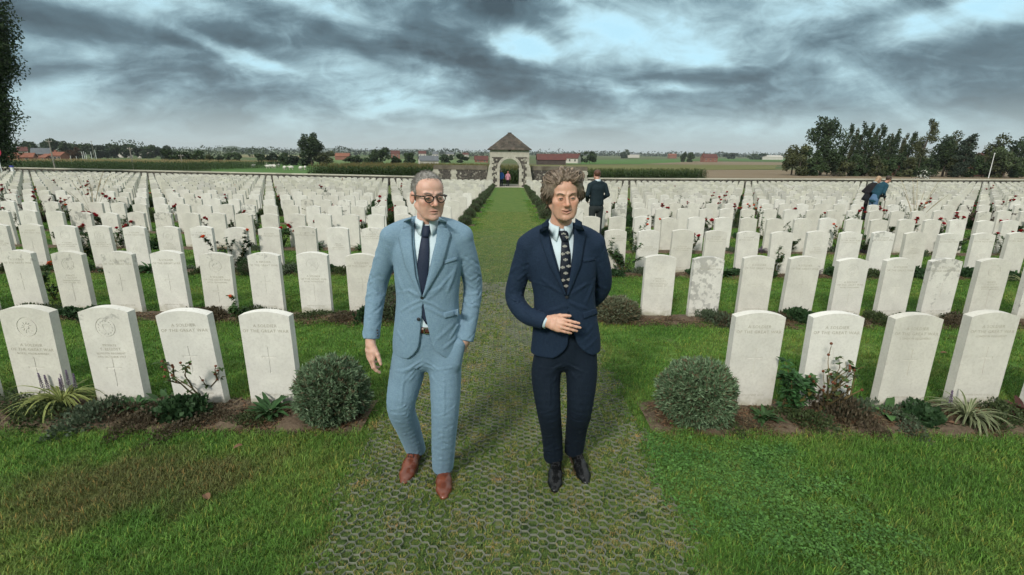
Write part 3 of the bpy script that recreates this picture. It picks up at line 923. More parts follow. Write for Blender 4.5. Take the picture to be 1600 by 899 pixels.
rose_px('rose_bush', 1283, 650, 'thorny rose with few leaves and seed hips before the second navy side headstone', RS_BARE[1], 0, BL_RED, sc=1.0, rz=0.4)
rose_px('rose_bush', 90, 470, 'rose with one orange bloom beside the second row stone near the picture edge', rose_stems(73, 0.42, 4, 0.2, 0.6, 0.0), 1, BL_ORANGE, sc=1.1)
rose_px('rose_bush', 378, 505, 'orange rose peeping over the shoulder of the cross headstone beside the lavender ball', rose_stems(74, 0.24, 4, 0.2, 0.8, 0.0), 1, BL_ORANGE, sc=0.9)
rose_px('rose_bush', 365, 425, 'dark leaved rose with two orange blooms among the third row stones', rose_stems(75, 0.62, 7, 0.3, 0.8, 0.0, (0.022, 0.055, 0.024), 0.045), 2, BL_ORANGE)
rose_px('rose_bush', 155, 410, 'sprawling flowerless rose in front of a third row badge stone, pale suit side', rose_stems(76, 0.45, 8, 0.3, 0.8, 0.0, (0.06, 0.10, 0.04), 0.04), 0, BL_RED)
rose_px('rose_bush', 975, 430, 'twisted rose with dark leaves before the third row stone nearest the navy suit', rose_stems(77, 0.5, 6, 0.3, 0.55, 0.0, (0.05, 0.10, 0.035), 0.04), 0, BL_RED)
rose_px('rose_bush', 1036, 385, 'rose with a single coral bloom behind the third row, navy suit side', rose_stems(78, 0.5, 5, 0.2, 0.5, 0.0), 1, BL_ORANGE)
rose_px('rose_bush', 1210, 432, 'thin rose with sparse leaves beside a badge stone in the third row', rose_stems(79, 0.5, 4, 0.2, 0.5, 0.0), 0, BL_RED)
rose_px('rose_bush', 1232, 480, 'leafless spindly rose stems before the fourth stone of the second row, navy suit side', RS_BARE[2], 0, BL_RED, sc=0.8)
rose_px('rose_bush', 1185, 378, 'rose with three orange blooms climbing a fourth row stone, navy suit side', rose_stems(80, 0.7, 6, 0.2, 0.7, 0.0), 3, BL_ORANGE)

def plant_px(name, px, py, me, label, cat='plant', sc=1.0, dz=0.01):
    p = on_ground(px, py)
    return put(name, me, p.x, p.y, label, cat, None, None, sc, dz)
plant_px('leafy_plant', 422, 652, leafy_dark, 'dark green leafy plant on bare soil at the foot of the fourth front headstone', sc=1.0)
plant_px('leafy_plant', 262, 646, leafy_mid, 'mid green leafy plant with a few red leaves between lily turf and bare rose', sc=1.05)
plant_px('leafy_plant', 212, 645, leafy_dark, 'small dark leafy plant below the badge and cross headstone', sc=0.8)
plant_px('leafy_plant', 1192, 660, leafy_mid, 'low bright leafy rosette before the nearest navy side headstone', sc=0.85)
plant_px('broadleaf_plant', 1386, 652, leafy_broad, 'single flat broad-leaved plant on bare soil before the third navy side headstone', sc=0.9)
plant_px('broadleaf_plant', 1595, 655, leafy_mesh(12, 0.08, 0.05, (0.10, 0.035, 0.03), 0.04, 0.16), 'dark red-leaved plant at the far end of the front bed, navy suit side')
plant_px('creeping_plant', 1310, 655, mats_low[1][1], 'dry brown bushy plant beside the thorny rose, navy suit side', sc=(0.9, 1.0, 1.9))
plant_px('creeping_plant', 1438, 660, mats_low[2][1], 'dark round-leaved cushion between broad-leaved plant and striped clump', sc=(0.7, 0.9, 1.0))
plant_px('creeping_plant', 1570, 655, mats_low[0][1], 'grassy green mat beside the striped clump, navy suit side')
plant_px('creeping_plant', 175, 652, mats_low[1][1], 'brown creeping thyme between lily turf and leafy plants, front bed')
plant_px('creeping_plant', 40, 640, mats_low[0][1], 'green mossy mat spilling onto the lawn by the lily turf', sc=(1.5, 1.2, 0.9))
plant_px('creeping_plant', 345, 658, mats_low[1][1], 'wispy brown creeping plant behind bare soil below the bare rose stems', sc=(0.9, 0.7, 0.7))
plant_px('yellow_leaf_plant', 433, 480, leafy_yellow, 'yellow-green broad leaved plant behind the cross headstone by the lavender', sc=0.9)
plant_px('yellow_flower_clump', 1515 - 0, 500, leafy_mesh(14, .1, .05, (0.09, 0.11, 0.04), 0.03, 0.12), 'small pale leafy clump before the outer second row stones, navy suit side')

for i, (px, py, mi, sc, lab) in enumerate([(66, 655, 0, (1.2, 1.1, 1.2), 'green mossy plant in front of the striped lily turf'), (150, 660, 3, (1.1, 1.0, 1.2), 'grey-green creeping plant between lily turf and dark leafy plant'), (232, 662, 1, (1.1, .9, 1.2), 'brown heather mat in front of the leafy plants'), (285, 655, 2, (1.0, .9, 1.3), 'dark round-leaved plant left of the bare rose stems'), (300, 668, 1, (1.2, .8, .8), 'thin brown litter-like mat below the bare rose stems'), (392, 662, 0, (.8, .7, .7), 'small green mat on bare soil left of the fourth headstone plant'), (1165, 668, 1, (.7, .6, .5), 'dry straw-like tuft on soil beside the lavender ball'), (1250, 664, 0, (1.0, .9, 1.1), 'green low plant between the two roses'), (1350, 668, 1, (.9, .7, .6), 'thin dry mat on the bare soil'), (1128, 668, 0, (.8, .7, .7), 'small green mat between the lavender ball and the low leafy rosette'), (1412, 668, 3, (.9, .7, .7), 'grey-green mat in front of the dark round-leaved cushion'), (1545, 668, 0, (1.1, .8, .8), 'green mat beyond the pale striped clump'), (1330, 650, 3, (.9, .8, 1.1), 'grey-green mat at the foot of the third navy side headstone')]):
    plant_px('creeping_plant', px, py, mats_low[mi][1], lab + ', front bed', sc=sc)
# ---- second and third rows: one low plant in most gaps
BED_LABEL = {}
for k in (1, 2, 3, 4):
    for s in (-1, 1):
        for n, rep in [(n, r) for n in range(0, int(ROWS[k] * 1.05 / PITCHX) - 2) for r in range(2)]:
            if prnd.random() < ((0.10, 0.30) if k < 3 else (0.35, 1.1))[rep]: continue
            x = s * (XS[s] + PITCHX * (n + (prnd.choice((0.4, 0.5, 0.6)) if rep == 0 else prnd.choice((-.1, 0.0, .1)))) + prnd.uniform(-.06, .06))
            y = ROWS[k] - prnd.uniform(0.12, 0.22)
            if abs(x) > y * 1.08: continue
            i = prnd.choice((0, 0, 1, 2, 3)) if k == 1 else prnd.choice((0, 2, 2, 3, 4, 4, 5))
            where = ('beyond' if rep == 0 else 'before') + ' stone %s from path in %s, %s' % (ordw(n + 1), ordw(k + 1) + ' row', SIDE[s])
            if i < 4:
                nm, me, w_ = mats_low[i]
                put(nm, me, x, y, '%s %s' % (w_, where), 'plant', 'low plants in the beds', None, (prnd.uniform(0.9, 1.35), prnd.uniform(0.8, 1.2), prnd.uniform(0.9, 1.6)))
            elif i == 4:
                put('leafy_plant', prnd.choice((leafy_dark, leafy_mid)), x, y, 'leafy green plant %s' % where, 'plant', 'low plants in the beds', None, prnd.uniform(1.0, 1.6))
            else:
                put('lilac_plant', leafy_lilac, x, y, 'dusty lilac plant %s' % where, 'plant', 'low plants in the beds', None, prnd.uniform(0.8, 1.1))

# ---- rows beyond: roses, round bushes, barberries, dry grasses
def barberry(seed, h, n, c):
    rd = random.Random(seed); st = MB(); lf = MB()
    for i in range(n):
        a = rd.uniform(0, 6.283); p = Vector((0, 0, 0)); d = Vector((math.cos(a) * .55, math.sin(a) * .55, 1)).normalized()
        L = h * rd.uniform(0.6, 1.15); pts = [p.copy()]
        for j in range(6):
            d = (d + Vector((math.cos(a) * .12, math.sin(a) * .12, -0.04)) + Vector((rd.uniform(-1, 1), rd.uniform(-1, 1), rd.uniform(-1, 1))) * .1).normalized()
            p = p + d * L / 6; pts.append(p.copy())
            for _ in range(9):
                az = rd.uniform(0, 6.283)
                ribbon(lf, p - d * rd.uniform(0, L / 6), az, rd.uniform(-.3, 1.0), rd.uniform(.04, .07), 0.017, .4, np.asarray(c) * rd.uniform(.5, 1.6), 2, .2)
        st.tube(pts, [.008 - .001 * q for q in range(7)], 4)
    return st.mesh('stems', M_stem), lf.mesh('foliage', M_leaf)
def two_part(name, loc, meshes, label, cat, group=None, sc=1.0):
    o = empty(name, loc, prnd.uniform(0, 6.28)); o.scale = (sc, sc, sc)
    tag(o, label, cat, group)
    for nm, me in zip(('stems', 'foliage'), meshes): link_mesh(nm, me, o)
    return o
BB = barberry(5, 0.95, 22, (0.055, 0.024, 0.026)); BG = barberry(6, 1.0, 22, (0.075, 0.078, 0.034)); BB2 = barberry(7, 0.9, 20, (0.060, 0.026, 0.026))
def bush_px(px, py, meshes, label, sc=1.0):
    p = on_ground(px, py)
    return two_part('barberry_bush', (p.x, p.y, gz(p.y)), meshes, label, 'bush', None, sc)
bush_px(70, 352, BB, 'dark purple-leaved barberry bush rising among the stones, pale suit side', 1.12)
bush_px(1533, 362, BB2, 'dark purple-leaved barberry bush by the outer stones, navy suit side', 1.2)
bush_px(516, 350, BG, 'loose olive-leaved shrub standing above the fifth row stones, pale suit side', 1.0)
bush_px(1085, 345, BG, 'loose airy shrub standing above the fifth row stones, navy suit side', 1.0)
bush_px(607, 292, BB, 'dark reddish shrub among far stones close to the boundary wall, pale suit side', 1.3)
bush_px(1045, 300, BB2, 'small reddish shrub among far stones, navy suit side', 1.0)
bush_px(1190, 345, (BG[0], BB[1]), 'rusty brown spreading bush behind the fifth row, navy suit side', 0.8)
round_bush = ball_mesh(900, 0.42, 0.75, (0.025, 0.055, 0.022), (0.07, 0.125, 0.045), 0.02, 0.05)
def round_px(px, py, label, sc=1.0):
    p = on_ground(px, py)
    put('round_bush', round_bush, p.x, p.y, label, 'bush', 'round evergreen bushes among the stones', None, sc)
round_px(355, 345, 'dark round evergreen bush behind three fifth row stones, pale suit side', 1.0)
round_px(615, 345, 'round evergreen bush just behind the pale suited man\'s shoulder', 0.9)
round_px(990, 352, 'round green bush behind the walker in the dark jumper', 0.95)
round_px(1240, 355, 'round dark bush beside a fifth row stone, navy suit side', 0.85)
round_px(950, 372, 'small bright round bush beside the navy suited man\'s shoulder', 0.5)
round_px(395, 430, 'low domed green bush between third and fourth rows, pale suit side', 0.5)
def tall_grass(seed, n, h):
    rd = random.Random(seed); mb = MB()
    for i in range(n):
        a = rd.uniform(0, 6.283); hh = h * rd.uniform(.7, 1.15); sp = rd.uniform(.1, .5)
        pts = [(0.04 * math.cos(a), .04 * math.sin(a), 0)]
        for j in range(1, 6):
            t = j / 5
            pts.append((math.cos(a) * sp * hh * t ** 1.6, math.sin(a) * sp * hh * t ** 1.6, hh * t * (1 - 0.12 * t * sp)))
        mb.tube(pts, [.004, .0035, .003, .003, .006, .002], 3, np.array((0.36, 0.28, 0.17)) * rd.uniform(.7, 1.2))
    for i in range(60):
        ribbon(mb, (0, 0, 0), rd.uniform(0, 6.28), rd.uniform(.9, 1.5), rd.uniform(.3, .6), .006, rd.uniform(.6, 1.8), np.array((0.17, 0.17, 0.08)) * rd.uniform(.6, 1.4), 5)
    return mb.mesh('tall_grass', M_leaf)
TG = tall_grass(3, 13, 1.3)
for px, py, lab, sc in [(150, 355, 'tuft of tall straw-coloured grass above the fourth row, pale suit side', 1.2), (1425, 365, 'tuft of tall straw-coloured grass above the fifth row, navy suit side', 1.25)]:
    p = on_ground(px, py)
    put('tall_grass', TG, p.x, p.y, lab, 'grass clump', None, None, sc)
for k in range(5, 11):
    for s in (-1, 1):
        N = int(ROWS[k] * 1.04 / PITCHX) - 2
        for n in sorted(prnd.sample(range(0, N), min(N, 13))):
            i = prnd.choice((0, 2, 2, 3))
            put('creeping_plant', mats_low[i][1], s * (XS[s] + PITCHX * (n + 0.5)), ROWS[k] - .12, '%s beyond stone %s from path, %s, %s' % (mats_low[i][2].replace('creeping', 'low'), ordw(n + 1), ordw(k + 1) + ' row', SIDE[s]), 'plant', 'low plants in the beds', None, (1.0, 1.1, prnd.uniform(2.4, 4.2)))
used = set()
for k in range(3, 16):
    for s in (-1, 1):
        N = int(ROWS[k] * 1.04 / PITCHX) - 2
        cnt = {3: 8, 4: 12, 5: 11, 6: 10, 7: 9, 8: 8, 9: 6}.get(k, 4)
        for n in sorted(prnd.sample(range(0, N), cnt)):
            x = s * (XS[s] + PITCHX * (n + 0.5)) + prnd.uniform(-.08, .08)
            y = ROWS[k] - prnd.uniform(.12, .25)
            red = prnd.random() < (0.68 if k > 3 else 0.4)
            orange = not red and prnd.random() < 0.4
            where = 'beside stone %s from path in %s, %s' % (ordw(n + 1), ordw(k + 1) + ' row', SIDE[s])
            spec = prnd.choice(RS if prnd.random() < .6 else RS_LOW)
            if red: rose('rose_bush', (x, y, gz(y)), 'red rose bush ' + where, spec, prnd.randint(3, 6), BL_RED2, 'roses among the headstones', prnd.uniform(0.8, 1.12))
            elif orange: rose('rose_bush', (x, y, gz(y)), 'orange rose ' + where, spec, 2, BL_ORANGE, 'roses among the headstones', prnd.uniform(0.8, 1.05))
            else: rose('rose_bush', (x, y, gz(y)), 'leafy flowerless rose ' + where, spec, 0, BL_RED, 'roses among the headstones', prnd.uniform(0.75, 1.0))
# ================================================================== GATEHOUSE AND BOUNDARY WALLS
wr = random.Random(9)
GY = 52.2; GZ = gz(GY)
def mat_flint():
    m, t, b = pbsdf('knapped_flint')
    tcn = t.n('ShaderNodeTexCoord')
    v = t.n('ShaderNodeTexVoronoi', feature='F1', i_Vector=tcn.outputs['Object'], i_Scale=7.0)
    v2 = t.n('ShaderNodeTexVoronoi', feature='DISTANCE_TO_EDGE', i_Vector=tcn.outputs['Object'], i_Scale=7.0)
    hs = t.n('ShaderNodeSeparateColor', i_0=v.outputs['Color'])
    col = t.ramp(hs.outputs[0], [(0.0, (0.026, 0.022, 0.020)), (0.6, (0.052, 0.043, 0.036)), (0.86, (0.10, 0.085, 0.07)), (0.985, (0.24, 0.22, 0.18))])
    col = t.mix(t.ramp(v2.outputs['Distance'], [(0.02, 0.75), (0.09, 0.0)]), col, (0.115, 0.10, 0.082))
    t.link(col, b.inputs['Base Color']); b.inputs['Roughness'].default_value = 0.7
    bn = t.n('ShaderNodeBump', i_Strength=0.8, i_Distance=0.05, i_Height=v2.outputs['Distance'])
    t.link(bn.outputs[0], b.inputs['Normal'])
    return m
M_flint = mat_flint()
M_quoin = mat('white_quoin_stone', (0.47, 0.445, 0.375), (0.37, 0.345, 0.285), 3, 0.85, attr=True)
M_coping = mat('weathered_coping', (0.12, 0.10, 0.075), (0.20, 0.175, 0.135), 2.0, 0.9, attr=True)
M_slate = mat('stone_slate', (0.048, 0.042, 0.035), (0.085, 0.072, 0.055), 1.5, 0.85, 0.3, attr=True)
M_palecope = mat('pale_coping', (0.50, 0.47, 0.39), (0.40, 0.37, 0.30), 1.5, 0.9, attr=True)

def wall_run(name, x0, x1, y, h, th, label, coping, ch, steps=1, piers=()):
    o = empty(name, ((x0 + x1) / 2, y, gz(y)))
    cx = (x0 + x1) / 2
    tag(o, label, 'wall')
    b = MB(); b.box((x0 - cx, -th / 2, -0.3), (x1 - cx, th / 2, h - ch)); b.build('flint_face', M_flint, o)
    # random white stones standing a little proud
    q = MB()
    for _ in range(int((x1 - x0) * h * 0.24)):
        sx, sz = wr.uniform(x0 - cx + .3, x1 - cx - .3), wr.uniform(0.1, h - ch - 0.25); a, c = wr.uniform(.07, .13), wr.uniform(.06, .10)
        q.box((sx - a, -th / 2 - 0.015, sz - c), (sx + a, -th / 2 + 0.05, sz + c), np.array((1, 1, 1)) * wr.uniform(.8, 1.1))
    if q.nv: q.build('white_stone', M_quoin, o)['kind'] = 'stuff'
    # coping laid in slabs
    L = 1.1 if steps > 1 else 1.6
    n = max(1, int((x1 - x0) / L))
    slabs = MB() if n > 14 else None
    for i in range(n):
        a, c = x0 - cx + (x1 - x0) * i / n, x0 - cx + (x1 - x0) * (i + 1) / n
        mb = slabs or MB()
        g = np.array((1, 1, 1)) * wr.uniform(0.8, 1.15)
        for s_ in range(steps):
            z0 = h - ch + ch * s_ / steps; ov = 0.07 - 0.11 * s_ / steps
            mb.box((a + 0.008, -th / 2 - ov, z0 + 0.002), (c - 0.008, th / 2 + ov, z0 + ch / steps - 0.012), g)
        if slabs is None: mb.build('coping_slab', coping, o)
    if slabs is not None: slabs.build('coping', coping, o)['kind'] = 'stuff'
    for px, pw in piers:
        z = -0.2; k = 0
        while z < h - ch - 0.02:
            hh = min(0.30, h - ch - z); ww = pw + (0.10 if k % 2 else 0)
            mb = MB(); mb.box((px - cx - ww, -th / 2 - 0.045, z), (px - cx + ww, th / 2 + 0.045, z + hh - 0.012), np.array((1, 1, 1)) * wr.uniform(.88, 1.08))
            mb.build('quoin', M_quoin, o)
            z += hh; k += 1
    return o
wall_run('gate_wall', -7.85, -2.25, GY + 1.2, 2.16, 0.55, 'tall flint wall with brown stepped coping joining the gatehouse, pale suit side', M_coping, 0.42, 3, [(-7.6, 0.26), (-5.75, 0.24)])
wall_run('gate_wall', 2.30, 8.15, GY + 1.2, 2.16, 0.55, 'tall flint wall with brown stepped coping joining the gatehouse, navy suit side', M_coping, 0.42, 3, [(7.85, 0.26), (6.1, 0.24)])
wall_run('boundary_wall', -70, -7.95, GY + 1.3, 1.02, 0.45, 'long low flint boundary wall with pale coping behind the headstones, pale suit side', M_palecope, 0.12)
wall_run('boundary_wall', 8.25, 80, GY + 1.3, 1.02, 0.45, 'long low flint boundary wall with pale coping behind the headstones, navy suit side', M_palecope, 0.12)

gate = tag(empty('gatehouse', (0.03, GY, GZ)), 'square flint gatehouse with white arch and pyramid stone roof at the end of the path', 'gatehouse')
HW, EH, DEP = 1.98, 3.78, 3.9
AR, SPR = 1.0, 1.85          # arch radius and springing height
# front and back walls: a panel with the arch cut out, as a filled outline given real depth
def arch_panel(hw, h, ar, spr):
    p = [(-hw, -0.1), (-ar, -0.1), (-ar, spr)]
    p += [(-ar * math.cos(t), spr + ar * math.sin(t)) for t in [math.pi * i / 18 for i in range(1, 18)]]
    p += [(ar, spr), (ar, -0.1), (hw, -0.1), (hw, h), (-hw, h)]
    return p
def panel_mesh(poly, y0, y1):
    me = curve_mesh([poly], (y1 - y0) / 2)
    v, f = mesh_arrays(me); bpy.data.meshes.remove(me)
    mb = MB(); mb.add(np.stack([v[:, 0], (y0 + y1) / 2 - v[:, 2], v[:, 1]], 1), f)
    return mb
panel_mesh(arch_panel(HW, 3.0, AR + 0.24, SPR), 0.0, 0.5).build('flint_face', M_flint, gate)
panel_mesh(arch_panel(HW, 3.0, AR + 0.24, SPR), DEP - 0.5, DEP).build('flint_face', M_flint, gate)
for s in (-1, 1):
    b = MB(); x0 = s * HW; b.box((min(x0, x0 - s * .5), 0.503, -0.1), (max(x0, x0 - s * .5), DEP - 0.503, 3.0)); b.build('side_wall', M_flint, gate)
# plain white frieze under the eaves and keystone
f_ = MB(); f_.box((-HW - 0.02, -0.02, 3.003), (HW + 0.02, DEP + 0.02, EH - 0.10)); f_.build('frieze', M_quoin, gate)
k_ = MB(); k_.box((-0.32, -0.035, SPR + AR + 0.20), (0.32, 0.3, 3.02)); k_.build('keystone', M_quoin, gate)
k_ = MB(); k_.box((-0.13, -0.03, EH - 0.22), (0.13, 0.1, EH - 0.105), (0.15, 0.13, 0.12)); k_.build('eaves_vent', M_quoin, gate)
# arch ring: voussoirs one by one
for y0, y1 in ((-0.06, 0.56), (DEP - 0.56, DEP + 0.06)):
    NVO = 13
    for i in range(NVO):
        a0, a1 = math.pi * i / NVO + 0.008, math.pi * (i + 1) / NVO - 0.008
        am = (a0 + a1) / 2
        pts = [(AR * math.cos(t), SPR + AR * math.sin(t)) for t in (a0, am, a1)] + [((AR + .27) * math.cos(t), SPR + (AR + .27) * math.sin(t)) for t in (a1, am, a0)]
        V = [(x, y0, z) for x, z in pts] + [(x, y1, z) for x, z in pts]
        mb = MB(); g = wr.uniform(.92, 1.1)
        mb.add(V, [(0, 1, 2, 3, 4, 5), (11, 10, 9, 8, 7, 6)] + [(k, k + 6, (k + 1) % 6 + 6, (k + 1) % 6) for k in range(6)], (g, g, g))
        mb.build('voussoir', M_quoin, gate)
    for s in (-1, 1):
        z = -0.1; k = 0
        while z < SPR - 0.01:
            hh = min(0.33, SPR - z); ww = 0.27 + (0.16 if k % 2 else 0.0)
            mb = MB(); mb.box((min(s * AR, s * (AR + ww)), y0 + 0.003, z), (max(s * AR, s * (AR + ww)), y1 - 0.003, z + hh - 0.012), np.array((1, 1, 1)) * wr.uniform(.92, 1.1))
            mb.build('jamb_stone', M_quoin, gate)
            z += hh; k += 1
        mb = MB(); mb.box((min(s * (AR - .06), s * (AR + .32)), y0 - 0.04, SPR - 0.10), (max(s * (AR - .06), s * (AR + .32)), y1 + 0.02, SPR + 0.02)); mb.build('impost', M_quoin, gate)
# corner quoins flaring into buttresses
def flare(z): return 0.0 if z > 2.2 else 0.42 * (1 - max(0.0, z) / 2.2) ** 1.3 + (0.10 if z < 2.1 else 0.04)
for s in (-1, 1):
    z = -0.1; k = 0
    while z < 3.0:
        hh = min(0.30, 3.0 - z)
        o1, o2 = flare(z), flare(z + hh)
        inn = 0.20 + (0.14 if k % 2 else 0.0)
        xa, xb = HW - inn, HW + 0.03
        V = [(s * xa, -0.05, z), (s * (xb + o1), -0.05, z), (s * (xb + o1), 0.6, z), (s * xa, 0.6, z),
             (s * xa, -0.05, z + hh - .012), (s * (xb + o2), -0.05, z + hh - .012), (s * (xb + o2), 0.6, z + hh - .012), (s * xa, 0.6, z + hh - .012)]
        F = [(0, 3, 2, 1), (4, 5, 6, 7), (0, 1, 5, 4), (1, 2, 6, 5), (2, 3, 7, 6), (3, 0, 4, 7)]
        if s < 0: F = [q[::-1] for q in F]
        mb = MB(); g = wr.uniform(.88, 1.08); mb.add(V, F, (g, g, g)); mb.build('quoin', M_quoin, gate)
        z += hh; k += 1
# white stones let into the flint
q = MB()
for _ in range(26):
    s = wr.choice((-1, 1)); sx, sz = s * wr.uniform(1.25, 1.75), wr.uniform(0.3, 2.8); a, c = wr.uniform(.07, .13), wr.uniform(.06, .11)
    if math.hypot(sx, max(0, sz - SPR)) < AR + .45: continue
    q.box((sx - a, -0.02, sz - c), (sx + a, 0.04, sz + c), np.array((1, 1, 1)) * wr.uniform(.85, 1.1))
q.build('white_stone', M_quoin, gate)['kind'] = 'stuff'
# pyramid roof in stone slate courses, each slate its own thickness
NC = 10; HB = 2.2; RH = 1.62
core = MB(); cy = DEP / 2
core.add([(-HB + .1, cy - HB + .1, EH - .1), (HB - .1, cy - HB + .1, EH - .1), (HB - .1, cy + HB - .1, EH - .1), (-HB + .1, cy + HB - .1, EH - .1), (0, cy, EH + RH)], [(0, 1, 2, 3), (0, 4, 1), (1, 4, 2), (2, 4, 3), (3, 4, 0)], (.6, .6, .6))
core.build('roof', M_slate, gate)
sl = MB()
for c in range(NC):
    r0, r1 = HB * (1 - c / NC) + 0.03, HB * (1 - (c + 1) / NC) + 0.06
    z0, z1 = EH - 0.1 + (RH + 0.1) * c / NC, EH - 0.1 + (RH + 0.1) * (c + 1) / NC
    n = max(2, int(2 * r0 / 0.34))
    for sd_ in range(4):
        ca, sa = math.cos(sd_ * math.pi / 2), math.sin(sd_ * math.pi / 2)
        for i in range(n):
            a0, a1 = -1 + 2 * i / n, -1 + 2 * (i + 1) / n
            pp = [(a0 * r0 + .006, -r0, z0), (a1 * r0 - .006, -r0, z0), (a1 * r1 - .004, -r1, z1), (a0 * r1 + .004, -r1, z1)]
            th = 0.055 + wr.uniform(-.012, .012)
            V = []
            for lift in (0, th):
                for x, y, z in pp: V.append((x * ca - (y - lift * .5) * sa, cy + x * sa + (y - lift * .5) * ca, z + lift))
            g = np.array((1, 1, 1)) * wr.uniform(.72, 1.35); g[0] *= wr.uniform(.96, 1.08)
            sl.add(V, [(4, 5, 6, 7), (0, 1, 5, 4), (1, 2, 6, 5), (3, 0, 4, 7)], g)
so = sl.build('slate', M_slate, gate); so['kind'] = 'stuff'
cp = MB(); cp.box((-0.20, cy - .20, EH + RH - 0.06), (0.20, cy + .20, EH + RH + 0.05), (.7, .7, .7)); cp.build('roof_cap', M_slate, gate)
st_ = MB(); st_.box((-1.55, -0.75, -0.05), (1.55, DEP + 0.4, 0.05)); st_.build('threshold', M_quoin, gate)
# ---- lane beyond the gate
slope_sheet('lane', -30, 30, [57.5, 59.2], 0.012, mat('lane_asphalt', (0.10, 0.10, 0.09), (0.14, 0.135, 0.12), 3, 0.9))

# ================================================================== FIELDS
def field_px(name, pts, mats, dz=0.03):
    """a field whose corners are found on the terrain; the sheet follows the slope"""
    P = [on_ground(x, y) for x, y in pts]
    me_v = []; fcs = []
    # subdivide along depth so that it follows the terrain profile
    (a, b, c, d) = P     # near left, near right, far right, far left
    ys = sorted({0.0, 1.0} | {i / 12 for i in range(13)})
    for t in ys:
        l, r = a.lerp(d, t), b.lerp(c, t)
        me_v += [(l.x, l.y, gz(l.y) + dz), (r.x, r.y, gz(r.y) + dz)]
    n = len(ys)
    mb = MB(); mb.add(me_v, [(2 * i, 2 * i + 1, 2 * i + 3, 2 * i + 2) for i in range(n - 1)])
    o = mb.build(name, mats); o['kind'] = 'structure'
    return o
F_green = mat_field('meadow_grass', (0.055, 0.125, 0.030), (0.085, 0.150, 0.042), 0.05)
F_pale = mat_field('mown_pasture', (0.095, 0.155, 0.055), (0.125, 0.165, 0.065), 0.04)
F_brown = mat_field('ploughed_soil', (0.165, 0.125, 0.080), (0.205, 0.160, 0.105), 0.08)
F_straw = mat_field('stubble', (0.22, 0.19, 0.105), (0.16, 0.155, 0.075), 0.05)
F_olive = mat_field('ripening_crop', (0.11, 0.120, 0.040), (0.145, 0.135, 0.055), 0.06)
field_px('field', [(940, 282), (1700, 292), (1600, 268), (1085, 265.5)], F_brown, 0.05)
field_px('field', [(700, 270), (1210, 265), (1215, 257), (700, 259)], F_olive, 0.06)
field_px('field', [(1000, 257), (1225, 258.5), (1230, 254), (1050, 252)], F_brown, 0.08)
field_px('field', [(880, 257), (1000, 256.8), (1110, 249), (880, 250.5)], F_green, 0.10)
field_px('field', [(1110, 251), (1235, 252), (1235, 249.3), (1110, 248.2)], F_green, 0.12)
field_px('field', [(330, 277), (490, 279), (520, 254), (330, 257)], F_green, 0.05)
field_px('field', [(100, 257), (340, 257), (340, 249.5), (150, 247.5)], F_pale, 0.06)
field_px('field', [(480, 256), (760, 257), (760, 250), (520, 247)], F_pale, 0.08)
field_px('field', [(370, 246.5), (470, 247.5), (470, 243.5), (380, 242)], F_straw, 0.15)
# maize
MZ_C = [(0.045, 0.085, 0.022), (0.035, 0.070, 0.020), (0.060, 0.095, 0.028)]
def maize_plant(seed, h, tas):
    rd = random.Random(seed); mb = MB()
    mb.tube([(0, 0, 0), (rd.uniform(-.04, .04), rd.uniform(-.04, .04), h * .9)], [.02, .012], 4, (0.07, 0.10, 0.03))
    for i in range(10):
        z = h * (0.08 + 0.08 * i); az = i * 3.0 + rd.uniform(-.6, .6)
        ribbon(mb, (0, 0, z), az, rd.uniform(.5, 1.1), rd.uniform(.6, .95) * (1 - 0.03 * i), .055, rd.uniform(1.2, 2.2), np.asarray(rd.choice(MZ_C)) * rd.uniform(.7, 1.4), 4, .3)
    for i in range(5):
        a = i * 1.256 + rd.uniform(-.3, .3); sp = rd.uniform(.05, .14)
        mb.tube([(0, 0, h * .86), (math.cos(a) * sp, math.sin(a) * sp, h * rd.uniform(.98, 1.06))], [.012, .008], 3, np.asarray(tas) * rd.uniform(.8, 1.2))
    return mb.mesh('maize', M_leaf)
# ================================================================== TREES
trd = random.Random(31); tng = np.random.default_rng(32)
M_tleaf = mat('tree_leaf', (1, 1, 1), (0.8, 0.82, 0.75), 0.6, 0.6, attr=True, trans=0.2, spec=0.2)
M_bark = mat('bark', (0.060, 0.048, 0.036), (0.10, 0.085, 0.065), 2.0, 0.95, attr=True)
def crown_mesh(clumps, n, ls, c1, c2, shell=0.55):
    """leaf clumps: many small faces spread through each clump's volume"""
    mb = MB()
    vol = np.array([c[3] * c[4] for c in clumps]); vol = vol / vol.sum()
    for c, f in zip(clumps, vol):
        m = max(8, int(n * f))
        q = rdir(m); rr = tng.uniform(shell, 1.0, (m, 1)) ** 0.8
        jag = np.array([0.75 + 0.5 * mnoise.noise(Vector((a[0] * 2.4 + c[0], a[1] * 2.4 + c[1], a[2] * 2.4 + c[2]))) for a in q])[:, None]
        P = np.array(c[:3]) + q * rr * np.array([c[3], c[3], c[4]]) * (0.72 + 0.5 * jag)
        B = rdir(m) * ls * tng.uniform(.6, 1.3, (m, 1)); A = unit(np.cross(B, rdir(m))) * ls * 0.42
        t = np.clip(tng.normal(0.5, .28, (m, 1)) + tng.normal(0, 0.22), 0, 1)
        mb.leaves(P - B * .5, A, B, np.asarray(c1) * (1 - t) + np.asarray(c2) * t)
    return mb.mesh('crown', M_tleaf)
